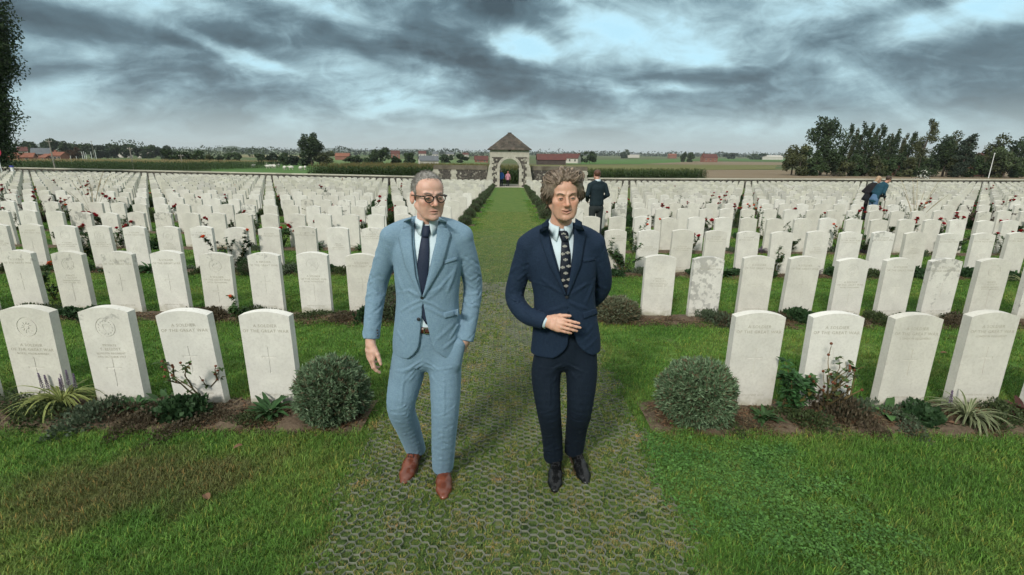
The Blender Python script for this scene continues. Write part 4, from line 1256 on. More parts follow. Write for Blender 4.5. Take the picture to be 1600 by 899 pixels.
def trunk_mesh(h, r, lean, limbs, spread, rd):
    mb = MB()
    top = Vector((lean * h, 0, h))
    pts = [Vector((lean * h * t + rd.uniform(-.1, .1) * r * 2 * (t > 0), rd.uniform(-.1, .1) * r * 2 * (t > 0), h * t)) for t in (0, .2, .45, .7, 1.0)]
    mb.tube(pts, [r * 1.25, r, r * .8, r * .55, r * .2], 7)
    for i in range(limbs):
        t = rd.uniform(.22, .85); a = rd.uniform(0, 6.283)
        p = Vector((lean * h * t, 0, h * t)); L = spread * rd.uniform(.5, 1.0) * (1.1 - .6 * t)
        e = p + Vector((math.cos(a) * L + lean * L, math.sin(a) * L, L * rd.uniform(.5, 1.1)))
        m_ = p.lerp(e, .5) + Vector((0, 0, -.1 * L))
        mb.tube([p, m_, e], [r * .45 * (1.1 - t), r * .3 * (1.1 - t), r * .1], 5)
    return mb.mesh('trunk', M_bark)
def clumps_round(rd, h, w_, n, z0=0.22, cl=0.30):
    out = []
    for i in range(n):
        a = rd.uniform(0, 6.283); t = rd.random() ** .6; z = rd.uniform(z0, 1 - cl * .55)
        prof = math.sin(math.pi * min(1, max(0.04, (z - z0 + .12) / (1 - z0 + .14)))) ** .6
        s_ = rd.uniform(.65, 1.15) * cl
        out.append((math.cos(a) * t * w_ * prof * .75, math.sin(a) * t * w_ * prof * .75, z * h, s_ * w_, s_ * h * .5))
    return out
def clumps_poplar(rd, h, w_, n, lean):
    out = []
    for i in range(n):
        z = .10 + .86 * (i + rd.uniform(-.3, .3)) / n
        prof = (math.sin(math.pi * (0.16 + .80 * z)) ** .8)
        a = rd.uniform(0, 6.283); t = rd.uniform(0, .6) * w_ * prof
        out.append((math.cos(a) * t + lean * h * z, math.sin(a) * t, z * h, w_ * prof * rd.uniform(.32, .55) + .12, h * rd.uniform(.05, .10)))
    return out
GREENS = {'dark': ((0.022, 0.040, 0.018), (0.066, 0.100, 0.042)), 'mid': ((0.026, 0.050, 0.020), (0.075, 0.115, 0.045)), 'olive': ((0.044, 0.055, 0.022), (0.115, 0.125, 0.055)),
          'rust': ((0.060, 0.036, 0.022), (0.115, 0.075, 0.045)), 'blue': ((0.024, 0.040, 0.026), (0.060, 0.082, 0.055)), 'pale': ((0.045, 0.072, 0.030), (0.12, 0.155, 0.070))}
def tree(name, label, px, d, ytop, wpx, kind, tone, n=1500, lean=0.0, ybase=None, group=None, trunk=True, ls=None, z0=0.2, cl=0.3, cat='tree', nclump=None):
    x = at(px, 250, d).x; base = gz(d)
    h = at(px, ytop, d).z - base
    w_ = wpx / 2 * d / 790.0
    o = empty(name, (x, d, base))
    tag(o, label, cat, group)
    rd = random.Random(trd.random())
    if kind == 'poplar': cl_ = clumps_poplar(rd, h * .97, w_, nclump or 16, lean)
    else: cl_ = clumps_round(rd, h * 1.0, w_, nclump or 16, z0, cl)
    ls = (ls or max(0.12, d * 0.0029)) * 1.22; n = int(n * 1.7)
    link_mesh('crown', crown_mesh(cl_, n, ls, *GREENS[tone], shell=0.45 if kind != 'poplar' else .2), o)
    if trunk: link_mesh('trunk', trunk_mesh(h * .86, max(.10, h * .021), lean, 9 if kind != 'poplar' else 6, w_ * .8, rd), o)
    return o
G_POP = 'row of wind-bent trees beyond the ploughed field'
D1 = 118
tree('broad_tree', 'tallest open-crowned broadleaf tree at the near end of the wind-bent row', 1285, D1, 178, 62, 'round', 'dark', 2600, 0.06, group=G_POP, cl=.26, nclump=26, z0=.3)
tree('broad_tree', 'low broad tree at the outer left end of the wind-bent row', 1240, D1 - 2, 220, 46, 'round', 'olive', 1500, group=G_POP)
tree('broad_tree', 'bushy green tree under the tall open-crowned tree', 1264, D1 - 4, 226, 40, 'round', 'mid', 1400, group=G_POP, z0=.1)
tree('broad_tree', 'dark rounded evergreen just right of the tall open-crowned tree', 1296, D1 - 6, 228, 36, 'round', 'dark', 1500, group=G_POP, z0=.08)
for px, yt, wd, dd, lab in [(1322, 189, 24, 0, 'first bent poplar from the tall open-crowned tree'), (1341, 185, 22, 3, 'second bent poplar, beside the tall open-crowned tree'), (1353, 187, 20, -2, 'third bent poplar, close against the second'), (1370, 188, 22, 1, 'fourth bent poplar, a pointed one with clear sky on its right'),
                            (1381, 208, 18, -1, 'short fifth bent poplar in front of the gap'), (1396, 199, 22, 2, 'sixth bent poplar at the edge of the wide sky gap'), (1423, 201, 22, 0, 'slender poplar leaning against the tallest poplar'), (1444, 180, 34, -3, 'tallest densest poplar in the middle of the row')]:
    tree('poplar', 'dark ' + lab, px - 11, D1 + dd, yt, wd, 'poplar', 'dark' if wd < 30 else 'olive', 1400 if wd < 30 else 2400, 0.17, group=G_POP, ls=.26)
for px, yt, dd, lab in [(1333, 196, 7, 'slim bent poplar just behind the first two'), (1362, 193, 8, 'slim bent poplar filling the gap between third and fourth'), (1389, 205, 7, 'slim bent poplar behind the short fifth one'), (1411, 206, 6, 'slim bent poplar closing the wide sky gap')]:
    tree('poplar', lab, px - 11, D1 + dd, yt, 17, 'poplar', 'olive', 1100, 0.17, group=G_POP, ls=.26)
tree('broad_tree', 'dense dark round tree right of the tallest poplar', 1478, D1 - 4, 206, 56, 'round', 'dark', 2600, group=G_POP, z0=.06, cl=.32, nclump=22)
tree('broad_tree', 'open topped tree rising behind the dense round tree', 1484, D1 + 4, 202, 44, 'round', 'olive', 1300, group=G_POP, z0=.4)
tree('willow_tree', 'grey-green leaning willow with a pointed wind-swept top', 1502, D1 - 8, 205, 38, 'poplar', 'blue', 2400, 0.16, group=G_POP, ls=.3, nclump=22)
tree('broad_tree', 'olive broadleaf tree behind the lamp-like white post, outer end of row', 1548, D1, 207, 58, 'round', 'olive', 2200, 0.05, group=G_POP)
tree('broad_tree', 'pale leafy tree with a visible slanted trunk near the picture edge', 1574, D1 - 8, 226, 50, 'round', 'pale', 1800, 0.1, group=G_POP, z0=.3)
tree('broad_tree', 'dark wind-bent tree at the picture edge, end of the row', 1596, D1 + 2, 208, 50, 'round', 'dark', 1900, 0.08, group=G_POP)
for i, px in enumerate((1252, 1276, 1308, 1324, 1340, 1356, 1372, 1388, 1404, 1420, 1438, 1456, 1500, 1520, 1540, 1562, 1590)):
    tree('hedge_bush', 'bushy undergrowth at the foot of the wind-bent row, %s clump from the tall broadleaf tree' % ordw(i + 1), px, D1 - 7 + (i % 3), 238 + (i * 7) % 14, 32, 'round', ('olive', 'mid', 'dark')[i % 3], 900, group='undergrowth below the wind-bent row', trunk=True, z0=.05, cat='bush')
# the near dark tree at the picture edge
tree('broad_tree', 'big dark tree reaching above the frame at the pale suit edge of the picture', -34, 46, -110, 108, 'poplar', 'dark', 52000, 0.22, ls=.16, nclump=190)
# lone tree and the hedge trees left of the gate
tree('broad_tree', 'lone tall round-crowned tree with sky showing through, left of the gatehouse', 487, 178, 204, 50, 'round', 'dark', 2600, 0.0, z0=.42, cl=.27, nclump=22, ls=.45)
G_H = 'hedgerow trees left of the gatehouse'
for px, d, yt, wd, tone, lab in [(410, 190, 240, 26, 'dark', 'dark round hedgerow tree, leftmost of the hedge behind the white animals'), (428, 192, 239, 24, 'blue', 'blue-green hedgerow tree, second behind the white animals'), (446, 188, 238, 26, 'mid', 'mid green hedgerow tree, third behind the white animals'), (462, 186, 241, 24, 'blue', 'smaller grey-green tree next to the lone tall tree'),
                            (480, 180, 232, 34, 'dark', 'broad dark understorey tree below the lone tall tree'), (507, 178, 234, 42, 'olive', 'brownish-green understorey tree right of the lone tall tree'), (553, 205, 242, 34, 'dark', 'low dark bush cluster between orange roof and tall hedge tree'), (594, 195, 230, 36, 'dark', 'tall dark hedge tree between orange roof and grey barn'), (579, 195, 241, 26, 'mid', 'round bush left of the tall hedge tree'), (617, 200, 244, 20, 'dark', 'small dark bush right of the tall hedge tree'), (639, 210, 238, 28, 'mid', 'rounded tree just left of the grey barn')]:
    tree('broad_tree', lab, px, d, yt, wd, 'round', tone, 1000, group=G_H, z0=.08)
G_V = 'trees around the far village'
for px, d, yt, wd, tone, lab in [(52, 330, 218, 36, 'dark', 'dark rounded tree at the outer end of the village wood'), (78, 335, 214, 40, 'dark', 'highest dark tree of the village wood'), (104, 340, 217, 36, 'dark', 'dark domed tree right of the highest village tree'), (118, 250, 229, 24, 'rust', 'rusty brown tree in front of the village wood'), (132, 345, 222, 40, 'dark', 'sloping dark tree beyond the rusty tree'), (158, 345, 226, 30, 'blue', 'blue-green tree near the white flagpoles'), (92, 260, 236, 26, 'mid', 'green tree behind the brick house'),
                            (178, 380, 224, 30, 'dark', 'dark tree of the middle wood, first from the village'), (205, 380, 223, 34, 'dark', 'dark tree of the middle wood, second from the village'), (232, 385, 225, 34, 'dark', 'dark tree of the middle wood, third from the village'), (258, 390, 227, 30, 'blue', 'bluish tree at the end of the middle wood'),
                            (264, 165, 231, 24, 'dark', 'near dark hedge tree by the leaning utility poles'), (286, 165, 233, 34, 'dark', 'broad dark hedge tree by the utility poles'), (308, 168, 234, 32, 'mid', 'green hedge tree right of the utility poles'), (326, 166, 239, 22, 'olive', 'small olive tree at the end of the pole hedge'), (363, 230, 236, 28, 'mid', 'round bright green tree alone by the meadow'), (345, 235, 243, 18, 'dark', 'dark low tree beside the round meadow tree'), (30, 300, 232, 26, 'blue', 'grey-green tree behind the red roofed barn'), (10, 330, 226, 30, 'blue', 'grey-green tree at the picture edge behind the village')]:
    tree('broad_tree', lab, px, d, yt, wd, 'round', tone, 1000, group=G_V, z0=.08)
G_F = 'scattered trees in the far plain'
for px, d, yt, wd, tone, lab in [(698, 300, 240, 26, 'dark', 'dark hedge trees right of the grey barn roof, first clump'), (722, 300, 241, 26, 'dark', 'dark hedge trees right of the grey barn roof, second clump'), (921, 330, 235, 28, 'dark', 'dark round tree right of the long red barn'), (906, 420, 238, 14, 'mid', 'small tree touching the white gabled farmhouse'), (975, 900, 231.5, 18, 'dark', 'small dark tree clump on the far horizon'), (1066, 520, 238, 12, 'dark', 'dark shrubby clump in the far fields, left half'), (1078, 520, 238, 14, 'dark', 'dark shrubby clump in the far fields, right half'), (1180, 900, 237.5, 30, 'dark', 'flat dark wood near the wind-bent row'), (1140, 1000, 238, 26, 'blue', 'thin far wood beyond the red farmhouse')]:
    tree('broad_tree', lab, px, d, yt, wd, 'round', tone, 700, group=G_F, z0=.05)
# far tree lines reading as one mass
def treeline(label, x0, x1, d, hmin, hmax, tone, n, seed):
    rd = random.Random(seed); a, b = at(x0, 245, d).x, at(x1, 245, d).x
    cl_ = []
    x = a
    while x < b:
        h = rd.uniform(hmin, hmax) * (1 if rd.random() > .15 else 1.5); w_ = h * rd.uniform(.6, 1.2)
        cl_.append((x, rd.uniform(-10, 10), h * .45, w_, h * .52)); x += w_ * rd.uniform(.7, 1.6)
    o = link_mesh('tree_line', crown_mesh(cl_, n, d * .0034, *GREENS[tone]))
    o.location = (0, d, gz(d))
    tag(o, label, 'trees', None, 'stuff')
treeline('dark wooded skyline behind the village', -60, 420, 620, 7, 13, 'dark', 3500, 1)
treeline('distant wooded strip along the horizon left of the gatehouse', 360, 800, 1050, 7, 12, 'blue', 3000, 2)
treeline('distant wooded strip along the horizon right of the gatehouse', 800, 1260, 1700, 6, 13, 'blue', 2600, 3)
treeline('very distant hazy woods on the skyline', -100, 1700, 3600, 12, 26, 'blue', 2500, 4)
# low hills on the skyline
def hill(px, d, wpx, ytop, label):
    c = at(px, 240, d); hw = wpx / 2 * d / 790; h = at(px, ytop, d).z - gz(d)
    mb = MB(); n = 24; V = []; F = []
    for j in range(5):
        for i in range(n + 1):
            t = -1 + 2 * i / n
            z = h * (0.5 + 0.5 * math.cos(math.pi * t)) * math.sin(math.pi * (j + 0.0) / 4) * (1 + .05 * math.sin(9 * t))
            V.append((c.x + hw * t, d + (j - 2) * hw * .4, gz(d) - 1 + z))
    for j in range(4):
        for i in range(n): a = j * (n + 1) + i; F.append((a, a + 1, a + n + 2, a + n + 1))
    mb.add(V, F); o = mb.build('hill', mat_field('hill_woods', (0.04, 0.06, 0.035), (0.07, 0.085, 0.045), 0.01), None, True); o['kind'] = 'structure'
hill(362, 4200, 74, 228, '')
hill(520, 6500, 160, 231.5, '')
hill(30, 4500, 150, 222.5, '')
hill(640, 7000, 150, 233, '')

# ================================================================== FARM BUILDINGS
M_brick = mat('house_brick', (0.20, 0.085, 0.060), (0.26, 0.12, 0.085), 0.8, 0.9, attr=True)
M_dkbrick = mat('dark_barn_brick', (0.06, 0.045, 0.04), (0.08, 0.06, 0.05), 0.8, 0.9, attr=True)
M_render = mat('house_render', (0.55, 0.52, 0.46), (0.46, 0.43, 0.38), 0.5, 0.9, attr=True)
M_tile_o = mat('orange_roof_tile', (0.23, 0.088, 0.052), (0.17, 0.068, 0.044), 0.7, 0.85, attr=True)
M_tile_r = mat('red_roof_tile', (0.115, 0.042, 0.034), (0.085, 0.032, 0.028), 0.7, 0.85, attr=True)
M_tile_g = mat('grey_roof_sheet', (0.095, 0.105, 0.115), (0.13, 0.14, 0.15), 0.6, 0.8, attr=True)
M_pane = mat('window_glass', (0.03, 0.035, 0.04), (0.05, 0.055, 0.06), 1, 0.25, spec=0.5)
def house(name, label, px, d, wpx, y_eave, y_ridge, wm, rm, rot=0.0, depth=None, wins=2, chim=False, ybase=None, cat='house'):
    c = at(px, 245, d); b = gz(d); w_ = wpx * d / 790.0
    he = max(1.8, at(px, y_eave, d).z - b); hr = at(px, y_ridge, d).z - b; dp = depth or max(5.0, w_ * .55)
    o = empty(name, (c.x, d, b), rot); tag(o, label, cat)
    mb = MB(); x0, x1, y0, y1 = -w_ / 2, w_ / 2, -dp / 2, dp / 2
    V = [(x0, y0, -.5), (x1, y0, -.5), (x1, y1, -.5), (x0, y1, -.5), (x0, y0, he), (x1, y0, he), (x1, y1, he), (x0, y1, he), (x0, 0, hr - .1), (x1, 0, hr - .1)]
    mb.add(V, [(0, 1, 5, 4), (1, 2, 6, 9, 5), (2, 3, 7, 6), (3, 0, 4, 8, 7)]); mb.build('wall', wm, o)
    rb = MB(); ov = .35
    for s in (-1, 1):
        ye = s * (dp / 2 + ov); ze = he - ov * (hr - he) / (dp / 2)
        V = [(x0 - ov, ye, ze), (x1 + ov, ye, ze), (x1 + ov, 0, hr), (x0 - ov, 0, hr)]
        V += [(a, q, z + .14) for a, q, z in V]
        rb.add(V, [(0, 1, 2, 3), (7, 6, 5, 4), (0, 4, 5, 1), (1, 5, 6, 2), (3, 7, 4, 0)])
    rf = rb.build('roof', rm, o)
    for i in range(wins):
        cx = x0 + w_ * (i + .5) / wins
        fr = MB(); fr.box((cx - .55, y0 - .05, he * .35), (cx + .55, y0 + .05, he * .8)); f1 = fr.build('window', M_render, o)
        pn = MB(); pn.box((cx - .45, y0 - .07, he * .38), (cx + .45, y0 - .052, he * .77)); pn.build('pane', M_pane, f1)
    if chim:
        ch = MB(); ch.box((x0 + .8, -.4, hr - .6), (x0 + 1.6, .4, hr + .8)); ch.build('chimney', wm, rf)
    return o
house('barn', 'long orange roofed barn at the edge of the far village', 24, 215, 24, 245, 239.5, M_brick, M_tile_o, wins=0, cat='barn')
house('house', 'small brick house with a steep orange gable beside the long orange barn', 45, 216, 14, 246, 239.5, M_brick, M_tile_o, R(25), wins=1)
house('brick_house', 'brick farmhouse with orange roof and white windows in the far village', 93, 212, 16, 243, 238, M_brick, M_tile_o, 0.1, wins=3, chim=True)
house('brick_house', 'low brick wing with orange roof beside the village farmhouse', 77, 211, 14, 246, 241, M_brick, M_tile_o, -.3, wins=1)
house('house', 'grey roofed house behind the village farmhouse', 67, 260, 22, 240, 232, M_brick, M_tile_g, .5, wins=2)
house('house', 'pale house with brown roof between the village trees', 38, 290, 10, 236, 230, M_render, M_tile_r, .7, wins=1)
house('barn', 'orange roofed barn right of the lone tall tree', 536, 420, 21, 244, 239.5, M_brick, M_tile_o, 0, wins=0, cat='barn')
house('barn', 'grey roofed barn with white gable left of the gatehouse', 669, 240, 28, 252, 244, M_render, M_tile_g, R(20), wins=0, cat='barn')
house('house', 'reddish house with brown roof far beyond the tall hedge tree', 618, 560, 13, 240, 235.5, M_brick, M_tile_r, .2, wins=2)
house('house', 'white house with pink roof, first of the far hamlet', 660, 700, 11, 240, 236, M_render, M_tile_r, .2, wins=2)
house('house', 'white house with grey roof, second of the far hamlet', 681, 720, 9, 241, 237.5, M_render, M_tile_g, -.2, wins=2)
house('house', 'white bungalow with grey roof in the middle of the far hamlet', 703, 740, 12, 241, 238, M_render, M_tile_g, 0, wins=2)
house('house', 'white house with pale roof at the end of the far hamlet', 727, 760, 9, 241.5, 239, M_render, M_tile_r, 0.3, wins=2)
house('house', 'red roofed house half hidden by the gatehouse eaves', 752, 330, 20, 250, 244, M_brick, M_tile_r, 0.1, wins=2)
house('barn', 'long dark red roofed barn right of the gatehouse', 861, 265, 43, 249.5, 241, M_dkbrick, M_tile_r, 0.03, wins=0, cat='barn')
house('farmhouse', 'white gabled farmhouse with red roof beside the long red barn', 893, 330, 26, 247, 240.5, M_render, M_tile_r, R(-28), wins=3)
house('house', 'red brick farmhouse alone in the far green fields', 1108, 540, 22, 246.5, 241, M_brick, M_tile_r, .1, wins=3, chim=True)
house('barn', 'long white shed on the far horizon right of the gatehouse', 984, 1100, 26, 241.5, 240, M_render, M_tile_g, 0, wins=0, cat='shed')
house('house', 'tiny red roofed house in the far fields', 1050, 1000, 12, 242.5, 240.5, M_brick, M_tile_o, 0, wins=0)
house('barn', 'long pale greenhouse roof just left of the wind-bent trees', 1203, 900, 32, 245, 243, M_render, M_render, 0, wins=0, cat='greenhouse')
house('house', 'brick house hidden among the wind-bent trees, orange gable showing', 1402, 124, 12, 252, 243, M_brick, M_tile_o, .3, wins=1)
house('house', 'brick house with pale window behind the outer wind-bent trees', 1545, 124, 34, 250, 240, M_brick, M_tile_r, .1, wins=3)
for px, lab in ((215, 'first'), (248, 'second')):
    house('shed', 'long white shed among the middle wood, %s from the village' % lab, px - 20, 470, 18, 235.5, 233.5, M_render, M_render, 0, wins=0, cat='shed')

# ================================================================== POLES, SIGN, ANIMALS, BENCH
M_pole = mat('weathered_pole', (0.20, 0.18, 0.15), (0.28, 0.26, 0.22), 1.0, 0.9)
M_white = mat('white_paint', (0.72, 0.72, 0.70), (0.64, 0.64, 0.62), 2.0, 0.6)
def pole(px, ybase, ytop, d, r, label, arms=True, m=None):
    c = at(px, ybase, d); h = at(px, ytop, d).z - gz(d)
    o = empty('utility_pole' if arms else 'flagpole', (c.x, d, gz(d))); tag(o, label, 'pole', 'utility poles across the fields' if arms else 'white flagpoles by the village')
    mb = MB(); mb.tube([(0, 0, -.2), (0, 0, h * .5), (0, 0, h)], [r, r * .85, r * .65], 6); mb.build('post', m or M_pole, o)
    if arms:
        mb = MB(); mb.box((-.6, -.05, h - .45), (.6, .05, h - .33)); ca = mb.build('crossarm', M_pole, o)
        for s in (-.5, .5):
            mb = MB(); mb.tube([(s, 0, h - .33), (s, 0, h - .18)], .05, 5); mb.build('insulator', M_white, ca)
    else:
        mb = MB(); mb.sphere((0, 0, h), .12, 6, 4); mb.build('finial', m or M_pole, o)
for px, yb, yt, d, lab in [(86, 264, 218, 100, 'nearest tall utility pole before the village, standing in the maize'), (209, 267, 230, 112, 'utility pole in the middle of the maize field'), (222, 262, 246, 190, 'small far utility pole behind the maize'), (263, 262, 245, 180, 'short utility pole before the dark hedge'), (286, 265, 241, 125, 'utility pole at the end of the maize field'), (148, 248, 220, 300, 'slim pole standing above the village wood')]:
    pole(px, yb, yt, d, .13, lab)
for i, (px, yt) in enumerate(((111, 244), (120, 245), (130, 238), (133, 237), (136, 239), (144, 238), (151, 235))):
    pole(px, 250, yt, 195, .10, '%s white flagpole from the village brick house' % ordw(i + 1), False, M_white)
for px, yt, d, lab in [(1545, 240, 105, 'pale lamp post among the outer wind-bent trees')]:
    pole(px, 276, yt, d, .08, lab, False, M_white)
# no-parking style disc at the very edge
sp = at(3, 262, 45); so_ = empty('round_sign', (sp.x - .1, 45, gz(45))); tag(so_, 'small round blue sign with red rim at the picture edge above the headstones', 'road sign')
hsg = at(3, 246, 45).z - gz(45)
M_red = mat('sign_red', (0.45, 0.03, 0.06), (0.38, 0.03, 0.05), 3, .5); M_blue = mat('sign_blue', (0.06, 0.07, 0.32), (0.05, 0.06, 0.28), 3, .5)
mb = MB(); mb.tube([(0, 0, 0), (0, 0, hsg)], .035, 6); mb.build('post', M_white, so_)
def disc(r, y0, y1, z):
    mb = MB(); n = 20
    V = [(r * math.cos(6.283 * i / n), y0, z + r * math.sin(6.283 * i / n)) for i in range(n)] + [(r * math.cos(6.283 * i / n), y1, z + r * math.sin(6.283 * i / n)) for i in range(n)]
    mb.add(V, [tuple(range(n)), tuple(range(2 * n - 1, n - 1, -1))] + [(i + n, (i + 1) % n + n, (i + 1) % n, i) for i in range(n)])
    return mb
disc(.40, -.06, -.03, hsg).build('rim', M_red, so_); fc = disc(.31, -.075, -.061, hsg).build('face', M_blue, so_)
mb = MB(); mb.add([(-.24, -.082, hsg + .19), (-.19, -.082, hsg + .24), (.24, -.082, hsg - .19), (.19, -.082, hsg - .24)], [(0, 1, 2, 3)]); mb.build('slash', M_red, fc)
mp_ = at(13, 262, 45); o = empty('marker_post', (mp_.x, 45.3, gz(45.3))); tag(o, 'short white marker post with dark cap beside the round sign', 'post')
mb = MB(); mb.box((-.10, -.06, 0), (.10, .06, 1.15)); mb.build('post', M_white, o); mb = MB(); mb.box((-.12, -.08, 1.153), (.12, .08, 1.3)); mb.build('cap', M_blue, o)
# white sheep on the meadow
def sheep_mesh():
    mb = MB()
    mb.sphere((0, 0, .52), (.48, .24, .27), 10, 7, (1, 1, 1)); mb.sphere((.50, 0, .62), (.19, .10, .12), 8, 5, (.9, .88, .85)); mb.sphere((.36, 0, .60), (.2, .14, .16), 8, 5)
    for sx in (-.28, .28):
        for sy in (-.12, .12): mb.tube([(sx, sy, .4), (sx + .02, sy, .2), (sx, sy, 0)], [.07, .045, .04], 5, (.75, .72, .68))
    for sy in (-.1, .1): mb.sphere((.45, sy, .70), (.04, .07, .03), 5, 4, (.8, .75, .7))
    mb.tube([(-.46, 0, .6), (-.54, 0, .45)], [.05, .03], 5)
    return mb.mesh('sheep', mat('fleece', (0.62, 0.60, 0.54), (0.52, 0.50, 0.45), 6, .95, attr=True))
SHM = sheep_mesh()
for i, (px, py) in enumerate(((417, 261), (419, 264), (428, 262), (429, 264), (436, 262), (445, 266.5), (455, 266), (423, 263.5), (470, 267), (477, 266), (346, 262), (396, 263))):
    p = on_ground(px, py)
    put('sheep', SHM, p.x, p.y, 'white sheep on the green meadow, %s from the pole hedge side' % ordw(i + 1), 'sheep', 'white sheep grazing on the meadow', None, 1.25, .05)
# bench and table beyond the ploughed field
p = at(1307, 272, 108); o = empty('picnic_table', (p.x, 108, gz(108))); tag(o, 'dark wooden picnic table at the edge of the ploughed field under the trees', 'picnic table')
M_dkwood = mat('dark_wood', (0.05, 0.042, 0.035), (0.075, 0.065, 0.05), 3, .9)
mb = MB(); mb.box((-1.3, -.4, .72), (1.3, .4, .78)); mb.build('table_top', M_dkwood, o)
for s in (-1, 1):
    mb = MB(); mb.box((-1.3, s * .8 - .15, .42), (1.3, s * .8 + .15, .47)); mb.build('seat', M_dkwood, o)
    mb = MB(); mb.tube([(s * 1.0, -.75, 0), (s * 1.0, -.2, .715)], .06, 4); mb.tube([(s * 1.0, .75, 0), (s * 1.0, .2, .715)], .06, 4); mb.build('leg', M_dkwood, o)['kind'] = 'stuff'
# white flowering shrub by the far wall
wf = MB(); q = rdir(420); q[:, 2] = np.abs(q[:, 2]); wf.leaves(q * np.array([.95, .6, 1.5]) * tng.uniform(.5, 1, (420, 1)), rdir(420) * .06, rdir(420) * .16, np.where(tng.random((420, 1)) < .45, np.array([.62, .60, .55]), np.array([.05, .05, .035])))
wfm = wf.mesh('flowering_shrub', M_tleaf)
p = at(1443, 276, 57); put('flowering_shrub', wfm, p.x, 57, 'white and dark flowering shrub just beyond the low boundary wall', 'shrub', None, 0, 1.45)
p = at(1411, 276, 57); put('flowering_shrub', wfm, p.x, 57, 'smaller whitish shrub beyond the boundary wall', 'shrub', None, 1, .8)
